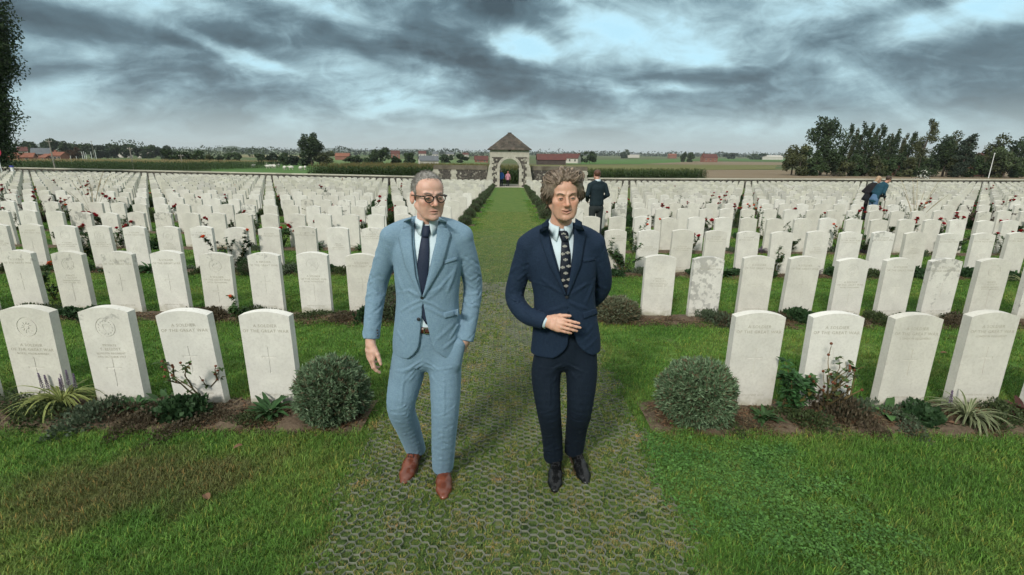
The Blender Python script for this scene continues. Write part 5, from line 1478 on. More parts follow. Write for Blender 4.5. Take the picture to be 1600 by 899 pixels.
# ================================================================== PEOPLE
# Bodies and clothes are modelled as smooth blended volumes sampled on a grid and skinned (surface nets).
class Prim:
    def __init__(s, fn, lo, hi): s.fn, s.lo, s.hi = fn, np.asarray(lo, float), np.asarray(hi, float)
def smin(a, b, k):
    h = np.clip(.5 + .5 * (a - b) / k, 0, 1)
    return a * (1 - h) + b * h - k * h * (1 - h)
def axis(lo, hi, h, fine=()):
    out = [lo]
    while out[-1] < hi:
        x = out[-1]; st = h
        for a, b, q in fine:
            if a - h < x < b: st = min(st, q)
        out.append(x + st)
    return np.array(out, np.float32)
class Grid:
    def __init__(s, xs, ys, zs, bg=.12):
        s.ax = [np.asarray(a, np.float32) for a in (xs, ys, zs)]
        s.f = np.full([len(a) for a in s.ax], bg, np.float32)
    def sub(s, lo, hi):
        sl = tuple(slice(max(0, int(np.searchsorted(a, l)) - 1), min(len(a), int(np.searchsorted(a, h)) + 1)) for a, l, h in zip(s.ax, lo, hi))
        X, Y, Z = s.ax[0][sl[0]][:, None, None], s.ax[1][sl[1]][None, :, None], s.ax[2][sl[2]][None, None, :]
        return sl, X, Y, Z
    def add(s, p, k=.012):
        sl, X, Y, Z = s.sub(p.lo, p.hi)
        if min(q.stop - q.start for q in sl) < 1: return
        s.f[sl] = smin(s.f[sl], p.fn(X, Y, Z), k)
    def cut(s, p, k=.003):
        sl, X, Y, Z = s.sub(p.lo, p.hi)
        s.f[sl] = -smin(-s.f[sl], p.fn(X, Y, Z), k)
    def mod(s, fn, lo, hi):
        sl, X, Y, Z = s.sub(lo, hi)
        s.f[sl] += fn(X, Y, Z)
    def folds(s, lst):
        for (a, b, amp, sig) in lst:
            a, b = np.array(a, float), np.array(b, float)
            pad = sig * 3.2
            def fn(X, Y, Z, a=a, b=b, amp=amp, sig=sig):
                d = b - a
                t = np.clip(((X - a[0]) * d[0] + (Y - a[1]) * d[1] + (Z - a[2]) * d[2]) / d.dot(d), 0, 1)
                q = (X - a[0] - t * d[0]) ** 2 + (Y - a[1] - t * d[1]) ** 2 + (Z - a[2] - t * d[2]) ** 2
                return -amp * (1 - 1.0 * q / (sig * sig)) * np.exp(-q / (sig * sig)) * (0.35 + 0.65 * np.sin(np.pi * np.clip(t, .02, .98)))
            s.mod(fn, np.minimum(a, b) - pad, np.maximum(a, b) + pad)
    def front(s, x, z):
        """first surface met coming from the camera side (smaller y)"""
        i = int(np.clip(np.searchsorted(s.ax[0], x) - 1, 0, len(s.ax[0]) - 2)); k = int(np.clip(np.searchsorted(s.ax[2], z) - 1, 0, len(s.ax[2]) - 2))
        tx = (x - s.ax[0][i]) / (s.ax[0][i + 1] - s.ax[0][i]); tz = (z - s.ax[2][k]) / (s.ax[2][k + 1] - s.ax[2][k])
        c = (s.f[i, :, k] * (1 - tx) + s.f[i + 1, :, k] * tx) * (1 - tz) + (s.f[i, :, k + 1] * (1 - tx) + s.f[i + 1, :, k + 1] * tx) * tz
        w_ = np.nonzero(c < 0)[0]
        if len(w_) == 0: return None
        j = int(w_[0])
        if j == 0: return float(s.ax[1][0])
        t = c[j - 1] / (c[j - 1] - c[j])
        return float(s.ax[1][j - 1] + t * (s.ax[1][j] - s.ax[1][j - 1]))
    def mesh(s, name, mats, colfn=None):
        f = s.f; ins = f < 0
        n = [ins[a:ins.shape[0] - 1 + a, b:ins.shape[1] - 1 + b, c:ins.shape[2] - 1 + c] for a in (0, 1) for b in (0, 1) for c in (0, 1)]
        alls = n[0].copy(); anys = n[0].copy()
        for q in n[1:]: alls &= q; anys |= q
        m = anys & ~alls
        I = np.argwhere(m)
        vid = np.full(m.shape, -1, np.int32); vid[tuple(I.T)] = np.arange(len(I))
        acc = np.zeros((len(I), 3), np.float64); cnt = np.zeros((len(I), 1))
        corners = [(a, b, c) for a in (0, 1) for b in (0, 1) for c in (0, 1)]
        for a in corners:
            for ax_ in range(3):
                if a[ax_]: continue
                b = list(a); b[ax_] = 1
                ia, ib = I + np.array(a), I + np.array(b)
                fa, fb = f[tuple(ia.T)], f[tuple(ib.T)]
                cr = (fa < 0) != (fb < 0)
                t = np.where(cr, fa / np.where(cr, fa - fb, 1), 0)
                p = np.stack([s.ax[d][ia[:, d]] for d in range(3)], 1).astype(np.float64)
                p[:, ax_] += t * (s.ax[ax_][ib[:, ax_]] - s.ax[ax_][ia[:, ax_]])
                acc += p * cr[:, None]; cnt += cr[:, None]
        V = acc / np.maximum(cnt, 1)
        Q = []
        for ax_ in range(3):
            u, v = (ax_ + 1) % 3, (ax_ + 2) % 3
            A = [slice(None)] * 3; B = [slice(None)] * 3
            A[ax_] = slice(0, -1); B[ax_] = slice(1, None)
            for d in (u, v): A[d] = slice(1, -1); B[d] = slice(1, -1)
            a_, b_ = ins[tuple(A)], ins[tuple(B)]
            E = np.argwhere(a_ != b_)
            if not len(E): continue
            flip = a_[tuple(E.T)]
            base = E.copy(); base[:, u] += 1; base[:, v] += 1
            def cell(du, dv):
                c = base.copy(); c[:, u] -= du; c[:, v] -= dv
                return vid[tuple(c.T)]
            q = np.stack([cell(1, 1), cell(0, 1), cell(0, 0), cell(1, 0)], 1)
            q[~flip] = q[~flip][:, ::-1]
            Q.append(q)
        Q = np.concatenate(Q)
        Q = Q[(Q >= 0).all(1)]
        me = bpy.data.meshes.new(name)
        me.vertices.add(len(V)); me.vertices.foreach_set('co', V.astype(np.float32).ravel())
        me.loops.add(len(Q) * 4); me.loops.foreach_set('vertex_index', Q.astype(np.int32).ravel())
        me.polygons.add(len(Q)); me.polygons.foreach_set('loop_start', np.arange(0, len(Q) * 4, 4, dtype=np.int32)); me.polygons.foreach_set('loop_total', np.full(len(Q), 4, np.int32))
        me.polygons.foreach_set('use_smooth', np.ones(len(Q), bool))
        me.update(calc_edges=True); me.validate()
        for mt in (mats if isinstance(mats, (list, tuple)) else [mats]): me.materials.append(mt)
        c = np.ones((len(V), 4), np.float32)
        if colfn is not None: c[:, :3] = colfn(V)
        me.color_attributes.new('Col', 'FLOAT_COLOR', 'POINT').data.foreach_set('color', c.ravel())
        return me
def smooth_nodes(nodes, n=5):
    """Catmull-Rom through the nodes so that limbs taper without lumps at the joints"""
    A = np.array(nodes, float); P = np.vstack([2 * A[0] - A[1], A, 2 * A[-1] - A[-2]]); out = []
    for i in range(1, len(P) - 2):
        for j in range(n):
            t = j / n; p0, p1, p2, p3 = P[i - 1:i + 3]
            out.append(tuple(.5 * (2 * p1 + (p2 - p0) * t + (2 * p0 - 5 * p1 + 4 * p2 - p3) * t * t + (3 * p1 - p0 - 3 * p2 + p3) * t ** 3)))
    out.append(tuple(A[-1])); return out
def chain(nodes, k=.006, yaw=0.0, pad=.035):
    """limb-like volume along nodes (x, y, z, rx[, ry[, rz]])"""
    N = [tuple(n) + (n[3],) * (6 - len(n)) if len(n) == 4 else (tuple(n) + (min(n[3], n[4]),) if len(n) == 5 else tuple(n)) for n in nodes]
    iso = all(n[3] == n[4] == n[5] for n in N)
    A = np.array(N, float)
    r = A[:, 3:].max(1)[:, None] + pad
    cs, sn = math.cos(yaw), math.sin(yaw)
    def fn(X, Y, Z):
        out = None
        for a, b in zip(A[:-1], A[1:]):
            d = b[:3] - a[:3]; L2 = max(d.dot(d), 1e-9)
            t = np.clip(((X - a[0]) * d[0] + (Y - a[1]) * d[1] + (Z - a[2]) * d[2]) / L2, 0, 1)
            qx, qy, qz = X - a[0] - t * d[0], Y - a[1] - t * d[1], Z - a[2] - t * d[2]
            if iso: v = np.sqrt(qx * qx + qy * qy + qz * qz) - (a[3] + t * (b[3] - a[3]))
            else:
                if yaw: qx, qy = qx * cs + qy * sn, -qx * sn + qy * cs
                rx, ry, rz = (a[i] + t * (b[i] - a[i]) for i in (3, 4, 5))
                v = (np.sqrt((qx / rx) ** 2 + (qy / ry) ** 2 + (qz / rz) ** 2) - 1) * np.minimum(rx, ry)
            out = v if out is None else smin(out, v, k)
        return out
    return Prim(fn, (A[:, :3] - r).min(0), (A[:, :3] + r).max(0))
def ellf(c, r):
    c = tuple(c); r = tuple(r)
    def fn(x, y, z):
        px, py, pz = (x - c[0]), (y - c[1]), (z - c[2])
        k0 = np.sqrt((px / r[0]) ** 2 + (py / r[1]) ** 2 + (pz / r[2]) ** 2)
        k1 = np.sqrt((px / r[0] ** 2) ** 2 + (py / r[1] ** 2) ** 2 + (pz / r[2] ** 2) ** 2)
        return k0 * (k0 - 1) / np.maximum(k1, 1e-6)
    return fn
def capf(a, b, r1, r2):
    return chain([tuple(a) + (r1,), tuple(b) + (r2,)]).fn
def frame(yaw, pitch, roll=0.0):
    """head orientation: yaw > 0 turns the face to the image right, pitch > 0 looks down"""
    return np.array(Matrix.Rotation(yaw, 3, 'Z') @ Matrix.Rotation(roll, 3, 'Y') @ Matrix.Rotation(pitch, 3, 'X'))
class Local:
    """a frame: p_world = o + M p_local"""
    def __init__(s, o, M): s.o, s.M = np.array(o, float), np.array(M, float)
    def inv(s, X, Y, Z):
        X, Y, Z = X - s.o[0], Y - s.o[1], Z - s.o[2]
        M = s.M
        return (X * M[0, 0] + Y * M[1, 0] + Z * M[2, 0], X * M[0, 1] + Y * M[1, 1] + Z * M[2, 1], X * M[0, 2] + Y * M[1, 2] + Z * M[2, 2])
    def pt(s, p): return s.o + s.M @ np.array(p, float)
def head_prim(L, wide=1.0, jaw=1.0, smile=0.0, brow=0.0, nose=1.0):
    W = wide
    def fn(X, Y, Z):
        x, y, z = L.inv(X, Y, Z)
        x, y, z = np.broadcast_arrays(x.astype(np.float32), y.astype(np.float32), z.astype(np.float32))
        ax = np.abs(x)
        d = ellf((0, .016, .036), (.0755 * W, .096, .083))(x, y, z)
        d = smin(d, ellf((0, -.032, .045), (.063 * W, .052, .056))(x, y, z), .02)
        d = smin(d, ellf((0, -.034, -.022), (.058 * W, .050, .080))(x, y, z), .02)
        d = smin(d, ellf((0, -.036, -.074), (.046 * jaw, .046, .040))(x, y, z), .025)
        d = smin(d, capf((.057 * jaw, .004, -.045), (.030 * jaw, -.062, -.094), .017, .016)(ax, y, z), .022)
        d = smin(d, ellf((0, -.076, -.101), (.021 * jaw, .016, .016))(x, y, z), .016)
        d = smin(d, ellf((.044 * W, -.060, -.020), (.022, .022, .020))(ax, y, z), .022)
        d = smin(d, capf((.012, -.0865, .023 + brow), (.044, -.070, .023), .0080, .0075)(ax, y, z), .014)
        d = smin(d, ellf((.036, -.054, -.052), (.024, .026, .034))(ax, y, z), .02)
        # eye sockets, lids with a slit
        d = -smin(-d, ellf((.0315, -.1005, .002), (.019, .0145, .0115))(ax, y, z), .018)
        lid = ellf((.0315, -.0745, .001), (.0155, .0142, .0128))(ax, y, z)
        lid = -smin(-lid, ellf((.0315, -.0905, .000), (.0130, .010, .0040 - .0012 * smile))(ax, y, z), .002)
        d = smin(d, lid, .003)
        # nose
        d = smin(d, capf((0, -.0865, .014), (0, -.1065 * (0.5 + 0.5 * nose), -.028), .0068, .0105 * nose)(x, y, z), .010)
        d = smin(d, ellf((.0115, -.0935, -.0335), (.0075, .0105, .0075))(ax, y, z), .006)
        d = -smin(-d, ellf((.0065, -.098, -.041), (.0035, .006, .003))(ax, y, z), .003)
        # mouth
        mz = -.067 + smile * ax * 0.30
        zz = z - mz
        d = smin(d, ellf((0, -.079, .0045), (.023 + .004 * smile, .0125, .0055))(x, y, zz), .006)
        d = smin(d, ellf((0, -.079, -.0075), (.019 + .004 * smile, .0130, .0065))(x, y, zz), .006)
        d = -smin(-d, ellf((0, -.093, -.001), (.022 + .006 * smile, .011, .0014 + .0026 * smile))(x, y, zz), .003)
        # naso-labial creases
        d = d + .0009 * np.exp(-((capf((.0165, -.092, -.030), (.032, -.074, -.072), .001, .001)(ax, y, z)) / .006) ** 2) * (0.7 + 0.6 * smile)
        # ears
        e = ellf((.0795 * W, .014, -.006), (.0085, .018, .033))(ax + .20 * (y - .014) * 0 - .25 * (y - .014), y, z)
        e = -smin(-e, ellf((.090 * W, .010, -.003), (.009, .010, .020))(ax - .25 * (y - .014), y, z), .004)
        d = smin(d, e, .006)
        return d
    c = L.pt((0, 0, 0))
    return Prim(fn, c - .165, c + .165)
def head_colour(L, base, lips, stubble=0.0, rosy=0.12, smile=0.0):
    base = np.asarray(base)
    def fn(V):
        x, y, z = L.inv(V[:, 0], V[:, 1], V[:, 2])
        ax = np.abs(x)
        c = np.ones((len(V), 3)) * base
        def blend(m, col): 
            m = np.clip(m, 0, 1)[:, None]
            return c * (1 - m) + np.asarray(col) * m
        g = lambda dx, dz, sx, sz: np.exp(-(dx / sx) ** 2 - (dz / sz) ** 2) * (y < -.03)
        c = blend(g(ax - .042, z + .025, .022, .018) * rosy * 3, base * np.array((1.12, .80, .74)))
        c = blend(g(ax - .031, z - .001, .018, .011) * .30, base * np.array((.80, .68, .64)))
        c = blend(g(x, z + .030, .014, .012) * .5, base * np.array((1.12, .78, .72)))
        c = blend(g(x, z + .0665, .024, .0085) * .75 * (y < -.07), lips)
        if stubble: c = blend(g(x, z + .085, .05, .032) * stubble * (1 - g(x, z + .0665, .022, .007)), base * np.array((.62, .58, .58)))
        c = blend(np.exp(-((z + .0668 - smile * ax * .30) / (.0017 + .0018 * smile)) ** 2) * np.clip((.021 + .005 * smile - ax) / .004, 0, 1) * (y < -.07) * .85, (.10, .030, .026))
        c = blend(((ax > .074) & (np.abs(z) < .045) & (np.abs(y - .012) < .03)) * .35, base * np.array((1.12, .74, .68)))
        return c.astype(np.float32)
    return fn
def hand_prims(L, curls, right=True, spread=0.0, thumb=0.25, s=1.0):
    """hand in its own frame: +x fingers, +y thumb side, +z back of the hand"""
    out = []
    def T(p): return tuple(L.pt(np.array(p) * s))
    meta = [(.092, .030, .000), (.097, .009, .003), (.091, -.012, .001), (.082, -.031, -.004)]
    for i, m in enumerate(meta):
        w0 = (0.004, .016 - .011 * i, 0)
        out.append((chain([T(w0) + (.0145 * s,), T(((w0[0] + m[0]) / 2, (w0[1] + m[1]) / 2, .002)) + (.0135 * s,), T(m) + (.0108 * s,)], .008), .012))
        out.append((chain([T((.03, m[1] * .6, -.006)) + (.0125 * s,), T((m[0] - .012, m[1], m[2] - .005)) + (.0105 * s,)]), .012))
    out.append((chain([T((.012, .020, -.006)) + (.014 * s,), T((.045, .032, -.012)) + (.0165 * s,)]), .014))       # ball of the thumb
    out.append((chain([T((-.042, 0, 0)) + (.0255 * s,), T((-.02, 0, 0)) + (.0250 * s,), T((.008, 0, 0)) + (.0235 * s,)]), .016))
    lens = [(.042, .026, .022), (.046, .029, .023), (.042, .027, .022), (.033, .020, .019)]
    for i, (m, ln, cu) in enumerate(zip(meta, lens, curls)):
        p = np.array(m, float); a = 0.0; sp = spread * (1.5 - i)
        nodes = [T(p) + (.0098 * s,)]
        rr = (.0098, .0088, .0080, .0068) if i < 3 else (.0086, .0076, .0069, .0060)
        for j in range(3):
            a += cu[j]
            p = p + np.array((math.cos(a) * math.cos(sp), math.sin(sp) * math.cos(a), -math.sin(a))) * ln[j]
            nodes.append(T(p) + (rr[j + 1] * s,))
        out.append((chain(nodes, .004), .004))
    t0 = np.array((.034, .030, -.010)); d1 = np.array((.72, .62 * (thumb + .45), -.22)); d1 /= np.linalg.norm(d1)
    d2 = np.array((.93, .15 + .3 * thumb, -.22)); d2 /= np.linalg.norm(d2)
    p1 = t0 + d1 * .036; p2 = p1 + d2 * .032; p3 = p2 + d2 * .024
    out.append((chain([T(t0) + (.0140 * s,), T(p1) + (.0118 * s,), T(p2) + (.0102 * s,), T(p3) + (.0080 * s,)], .005), .007))
    return out
def hand_frame(o, fdir, dorsal, right=True):
    x = np.array(fdir, float); x /= np.linalg.norm(x)
    z = np.array(dorsal, float); z -= x * z.dot(x); z /= np.linalg.norm(z)
    y = np.cross(z, x) if right else np.cross(x, z)
    return Local(o, np.stack([x, y, z], 1))

def mat_skin():
    m, t, b = pbsdf('skin')
    tcn = t.n('ShaderNodeTexCoord')
    a = t.n('ShaderNodeAttribute', attribute_name='Col')
    f = t.noise(tcn.outputs['Object'], 60.0, 4.0)
    col = t.mix(t.ramp(f, [(.35, 0.0), (.7, .30)]), a.outputs['Color'], (0.40, 0.17, 0.115))
    t.link(col, b.inputs['Base Color'])
    b.inputs['Roughness'].default_value = 0.48; b.inputs['Specular IOR Level'].default_value = 0.4
    b.inputs['Subsurface Weight'].default_value = 0.10; b.inputs['Subsurface Radius'].default_value = (0.010, 0.004, 0.002); b.inputs['Subsurface Scale'].default_value = 0.6
    bn = t.n('ShaderNodeBump', i_Strength=0.12, i_Distance=0.002, i_Height=t.noise(tcn.outputs['Object'], 260.0, 3.0))
    t.link(bn.outputs[0], b.inputs['Normal'])
    return m
def mat_cloth(name, c1, c2, c3, rough=0.85, sheen=0.25, weave=420.0, bump=0.28):
    m, t, b = pbsdf(name)
    v = t.n('ShaderNodeTexCoord').outputs['Object']
    h1 = t.noise(t.n('ShaderNodeMapping', i_Vector=v, i_Scale=(1, 1, .16)).outputs[0], weave, 2.0)
    h2 = t.noise(t.n('ShaderNodeMapping', i_Vector=v, i_Scale=(.2, .2, 1)).outputs[0], weave * .8, 2.0)
    f = t.math('MULTIPLY', t.math('ADD', h1, h2), .5)
    col = t.mix(t.ramp(f, [(.40, 0.0), (.60, 1.0)]), c1, c2)
    col = t.mix(t.ramp(t.noise(v, 7.0, 4.0), [(.35, 0.0), (.75, .5)]), col, c3)
    t.link(col, b.inputs['Base Color'])
    b.inputs['Roughness'].default_value = rough; b.inputs['Specular IOR Level'].default_value = 0.2
    b.inputs['Sheen Weight'].default_value = sheen; b.inputs['Sheen Roughness'].default_value = .45
    b.inputs['Sheen Tint'].default_value = (tuple(min(1, x * 2.2 + .05) for x in c2) + (1,))
    # soft creasing of worn cloth
    crease = t.noise(t.n('ShaderNodeMapping', i_Vector=v, i_Scale=(1.0, 1.0, .55), i_Rotation=(0, .5, 0)).outputs[0], 16.0, 3.0, .5, .8)
    hsum = t.math('ADD', t.math('MULTIPLY', crease, .55), t.math('MULTIPLY', f, .05))
    bn = t.n('ShaderNodeBump', i_Strength=bump, i_Distance=.03, i_Height=hsum)
    t.link(bn.outputs[0], b.inputs['Normal'])
    return m
M_skin = mat_skin()
M_suitL = mat_cloth('pale_blue_wool', (0.132, 0.215, 0.292), (0.194, 0.290, 0.366), (0.150, 0.237, 0.312))
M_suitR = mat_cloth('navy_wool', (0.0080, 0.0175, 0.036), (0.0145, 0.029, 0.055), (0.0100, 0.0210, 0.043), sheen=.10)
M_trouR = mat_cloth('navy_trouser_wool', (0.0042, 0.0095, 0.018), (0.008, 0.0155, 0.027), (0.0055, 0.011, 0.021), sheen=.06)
M_shirt = mat_cloth('pale_shirt_cotton', (0.54, 0.66, 0.72), (0.64, 0.74, 0.78), (0.56, 0.68, 0.74), .8, .1, 700, .15)
M_tieL = mat_cloth('navy_tie_silk', (0.012, 0.019, 0.040), (0.024, 0.034, 0.062), (0.014, 0.022, 0.045), .6, .1, 600, .1)
M_tieR = mat_cloth('dark_tie_silk', (0.006, 0.009, 0.017), (0.010, 0.014, 0.024), (0.007, 0.010, 0.02), .55, .1, 600, .1)
M_motif = mat('tie_motif', (0.50, 0.48, 0.42), (0.36, 0.35, 0.32), 60, .7)
def mat_leather(name, c1, c2, spec=.5, coat=.3, rough=.30):
    m, t, b = pbsdf(name)
    v = t.n('ShaderNodeTexCoord').outputs['Object']
    t.link(t.mix(t.ramp(t.noise(v, 14.0, 5.0), [(.35, 0.0), (.7, 1.0)]), c1, c2), b.inputs['Base Color'])
    b.inputs['Roughness'].default_value = rough; b.inputs['Specular IOR Level'].default_value = spec; b.inputs['Coat Weight'].default_value = coat; b.inputs['Coat Roughness'].default_value = .2
    bn = t.n('ShaderNodeBump', i_Strength=.25, i_Distance=.004, i_Height=t.noise(t.n('ShaderNodeMapping', i_Vector=v, i_Scale=(.4, 1, 1)).outputs[0], 55.0, 4.0))
    t.link(bn.outputs[0], b.inputs['Normal'])
    return m
M_tan, M_blk = mat_leather('tan_leather', (0.185, 0.046, 0.018), (0.095, 0.023, 0.010)), mat_leather('black_leather', (0.005, 0.0055, 0.006), (0.009, 0.0095, 0.010), .28, .12, .26)
M_sole = mat('shoe_sole', (0.045, 0.024, 0.014), (0.07, 0.04, 0.025), 12, .8)
M_lace = mat('shoelace', (0.012, 0.012, 0.014), (0.02, 0.02, 0.022), 40, .8)
M_button = mat('button_horn', (0.018, 0.020, 0.026), (0.035, 0.035, 0.04), 60, .4, spec=.5)
M_frame = mat('tortoiseshell', (0.012, 0.010, 0.009), (0.055, 0.030, 0.016), 70, .25, spec=.5)
M_eye = mat('eye', (1, 1, 1), (.94, .93, .92), 30, .15, attr=True, spec=.5)
M_belt = mat_leather('belt_leather', (0.10, 0.030, 0.016), (0.065, 0.02, 0.012))
M_steel = mat('polished_metal', (0.6, 0.58, 0.52), (0.5, 0.48, 0.44), 10, .25, metal=1.0)
def mat_lens():
    m = bpy.data.materials.new('spectacle_lens'); m.use_nodes = True; t = NT(m.node_tree)
    tr = t.n('ShaderNodeBsdfTransparent', i_0=(.985, .99, .99, 1)); gl = t.n('ShaderNodeBsdfGlossy', i_Roughness=.03)
    mx = t.n('ShaderNodeMixShader', i_0=.035); t.link(tr.outputs[0], mx.inputs[1]); t.link(gl.outputs[0], mx.inputs[2])
    o = t.n('ShaderNodeOutputMaterial'); t.link(mx.outputs[0], o.inputs[0]); return m
M_lens = mat_lens()
def mat_hair(name, c1, c2, c3):
    m, t, b = pbsdf(name)
    v = t.n('ShaderNodeTexCoord').outputs['Object']
    a = t.n('ShaderNodeAttribute', attribute_name='Col')
    col = t.mix(t.ramp(t.noise(v, 90.0, 3.0), [(.35, 0.0), (.65, 1.0)]), c1, c2)
    col = t.mix(t.ramp(t.noise(v, 22.0, 3.0), [(.45, 0.0), (.7, .8)]), col, c3)
    t.link(t.mix(1.0, col, a.outputs['Color'], 'MULTIPLY'), b.inputs['Base Color'])
    b.inputs['Roughness'].default_value = .5; b.inputs['Specular IOR Level'].default_value = .35
    bn = t.n('ShaderNodeBump', i_Strength=.6, i_Distance=.004, i_Height=t.noise(t.n('ShaderNodeMapping', i_Vector=v, i_Scale=(1, .3, .3)).outputs[0], 240.0, 3.0))
    t.link(bn.outputs[0], b.inputs['Normal'])
    return m
M_hairL = mat_hair('short_grey_hair', (0.19, 0.175, 0.155), (0.34, 0.325, 0.30), (0.10, 0.088, 0.075))
M_hairR = mat_hair('wavy_brown_grey_hair', (0.105, 0.074, 0.050), (0.235, 0.180, 0.132), (0.28, 0.23, 0.185))

def grid_mesh(rows, name, mats, parent, thick=.0, uvcol=None, smooth=True):
    mb = MB(); V = []; F = []
    m = len(rows[0])
    for r in rows: V += [tuple(p) for p in r]
    for i in range(len(rows) - 1):
        for j in range(m - 1): a = i * m + j; F.append((a, a + 1, a + m + 1, a + m))
    mb.add(V, F)
    o = mb.build(name, mats, parent, smooth)
    if thick:
        md = o.modifiers.new('thickness', 'SOLIDIFY'); md.thickness = thick; md.offset = 0
    return o
def resample(pl, n):
    pl = [np.array(p, float) for p in pl]
    ds = [0.0]
    for a, b in zip(pl[:-1], pl[1:]): ds.append(ds[-1] + np.linalg.norm(b - a))
    out = []
    for i in range(n):
        t = ds[-1] * i / (n - 1)
        j = min(len(pl) - 2, max(0, int(np.searchsorted(ds, t)) - 1))
        u = (t - ds[j]) / max(1e-9, ds[j + 1] - ds[j])
        out.append(pl[j] * (1 - u) + pl[j + 1] * u)
    return out
class Person:
    def __init__(s, X, Y, label, group=None):
        s.X, s.Y, s.Z = X, Y, gz(Y)
        s.root = tag(empty('person', (X, Y, s.Z)), label, 'person', group)
    def px(s, x, y, dy):
        p = at(x, y, s.Y + dy); return np.array((p.x - s.X, p.y - s.Y, p.z - s.Z))
    def on(s, g, x, y, guess=-.12, off=0.0):
        """pixel -> local point on the front of volume g"""
        dy = guess
        for _ in range(4):
            p = s.px(x, y, dy); q = g.front(p[0], p[2])
            if q is None: break
            dy = q
        p = s.px(x, y, dy - off)
        return p
def patch_on(P, g, inner, outer, nu, nv, off0, off1, name, mats, parent, thick=.004, curve=0.0):
    """cloth sheet between two pixel polylines lying off0 (inner edge) .. off1 (outer edge) in front of volume g"""
    A, B = resample(inner, nv), resample(outer, nv)
    rows = []
    for a, b in zip(A, B):
        r = []
        for i in range(nu):
            u = i / (nu - 1); q = a * (1 - u) + b * u
            r.append(P.on(g, q[0], q[1], off=off0 * (1 - u) + off1 * u + curve * math.sin(math.pi * u)))
        rows.append(r)
    return grid_mesh(rows, name, mats, parent, thick)
def shoe(P, heel, toe, lift, M_up, black=False, width=1.0):
    """one lace-up shoe; heel and toe are local ground points (x, y), lift raises the heel"""
    hx, hy = heel; tx, ty = toe
    L = math.hypot(tx - hx, ty - hy); yaw = math.atan2(tx - hx, -(ty - hy))
    W = width
    g = Grid(axis(-.07, .07, .0045), axis(-L - .03, .05, .0045), axis(-.01, .16, .0045))
    q = L
    up = chain([(0, -.030, .045, .033 * W, .034, .040), (0, -.30 * q, .052, .034 * W, .04, .044), (0, -.58 * q, .038, .042 * W, .04, .034), (0, -.80 * q, .028, .041 * W, .04, .026), (0, -.955 * q, .020, .026 * W, .03, .018)], .02)
    g.add(up, .01)
    g.add(chain([(0, -.045, .06, .036, .040, .04), (0, -.040, .135, .037, .042, .04)]), .02)
    g.folds([((-.04, -.60 * q, .066), (.04, -.62 * q, .066), -.0035, .006), ((-.035, -.67 * q, .060), (.035, -.66 * q, .060), -.003, .006), ((-.03, -.54 * q, .075), (.03, -.55 * q, .075), -.003, .006)])
    g.cut(Prim(lambda X, Y, Z: Z - .010 + 0 * X + 0 * Y, (-.1, -.5, -.1), (.1, .1, .03)))
    g.cut(Prim(lambda X, Y, Z: .112 - Z + 0.35 * (Y + .04) * 0 + 0 * X + 0 * Y, (-.1, -.5, .09), (.1, .1, .2)))
    o = link_mesh('shoe', g.mesh('shoe', M_up), P.root)
    o.location = (hx, hy, lift); 
    o.rotation_euler = (-math.asin(min(.9, lift / max(L * .8, .01))) * -1 if lift else 0, 0, yaw)
    s_ = Grid(axis(-.07, .07, .005), axis(-L - .03, .05, .005), axis(-.012, .04, .004))
    s_.add(chain([(0, -.028, .010, .036 * W, .036, .03), (0, -.32 * q, .010, .033 * W, .04, .03), (0, -.60 * q, .010, .0455 * W, .04, .03), (0, -.82 * q, .010, .043 * W, .04, .03), (0, -.962 * q, .010, .028 * W, .032, .03)], .015), .01)
    s_.cut(Prim(lambda X, Y, Z: Z - .0 + 0 * X + 0 * Y, (-.1, -.5, -.1), (.1, .1, .02)), .002)
    s_.cut(Prim(lambda X, Y, Z: .013 - Z + 0 * X + 0 * Y, (-.1, -.5, .005), (.1, .1, .1)), .002)
    link_mesh('sole', s_.mesh('sole', M_sole), o)
    lc = MB()
    for i in range(4):
        y = -.30 * q - i * .018; z = g_front_top(g, 0.0, y)
        lc.tube([(-.020, y, g_front_top(g, -.020, y) + .001), (0, y - .004, z + .004), (.020, y, g_front_top(g, .020, y) + .001)], .0022, 5)
    z0 = g_front_top(g, 0, -.31 * q)
    for s2 in (-1, 1):
        lc.tube([(0, -.33 * q, z0 + .006), (s2 * .018, -.36 * q, z0 + .010), (s2 * .024, -.41 * q, z0 + .000), (s2 * .008, -.36 * q, z0 + .006)], .002, 5)
        yb = -.47 * q
        lc.tube([(0, -.34 * q, z0 + .006), (s2 * .012, yb + .02, g_front_top(g, s2 * .012, yb + .02) + .004), (s2 * .018, yb - .01, g_front_top(g, s2 * .018, yb - .01) + .004)], .002, 5)
    link_mesh('lace', lc.mesh('lace', M_lace), o)
    return o
def g_front_top(g, x, y):
    i = int(np.clip(np.searchsorted(g.ax[0], x), 0, len(g.ax[0]) - 1)); j = int(np.clip(np.searchsorted(g.ax[1], y), 0, len(g.ax[1]) - 1))
    w_ = np.nonzero(g.f[i, j, :] < 0)[0]
    return float(g.ax[2][w_[-1]]) if len(w_) else .05
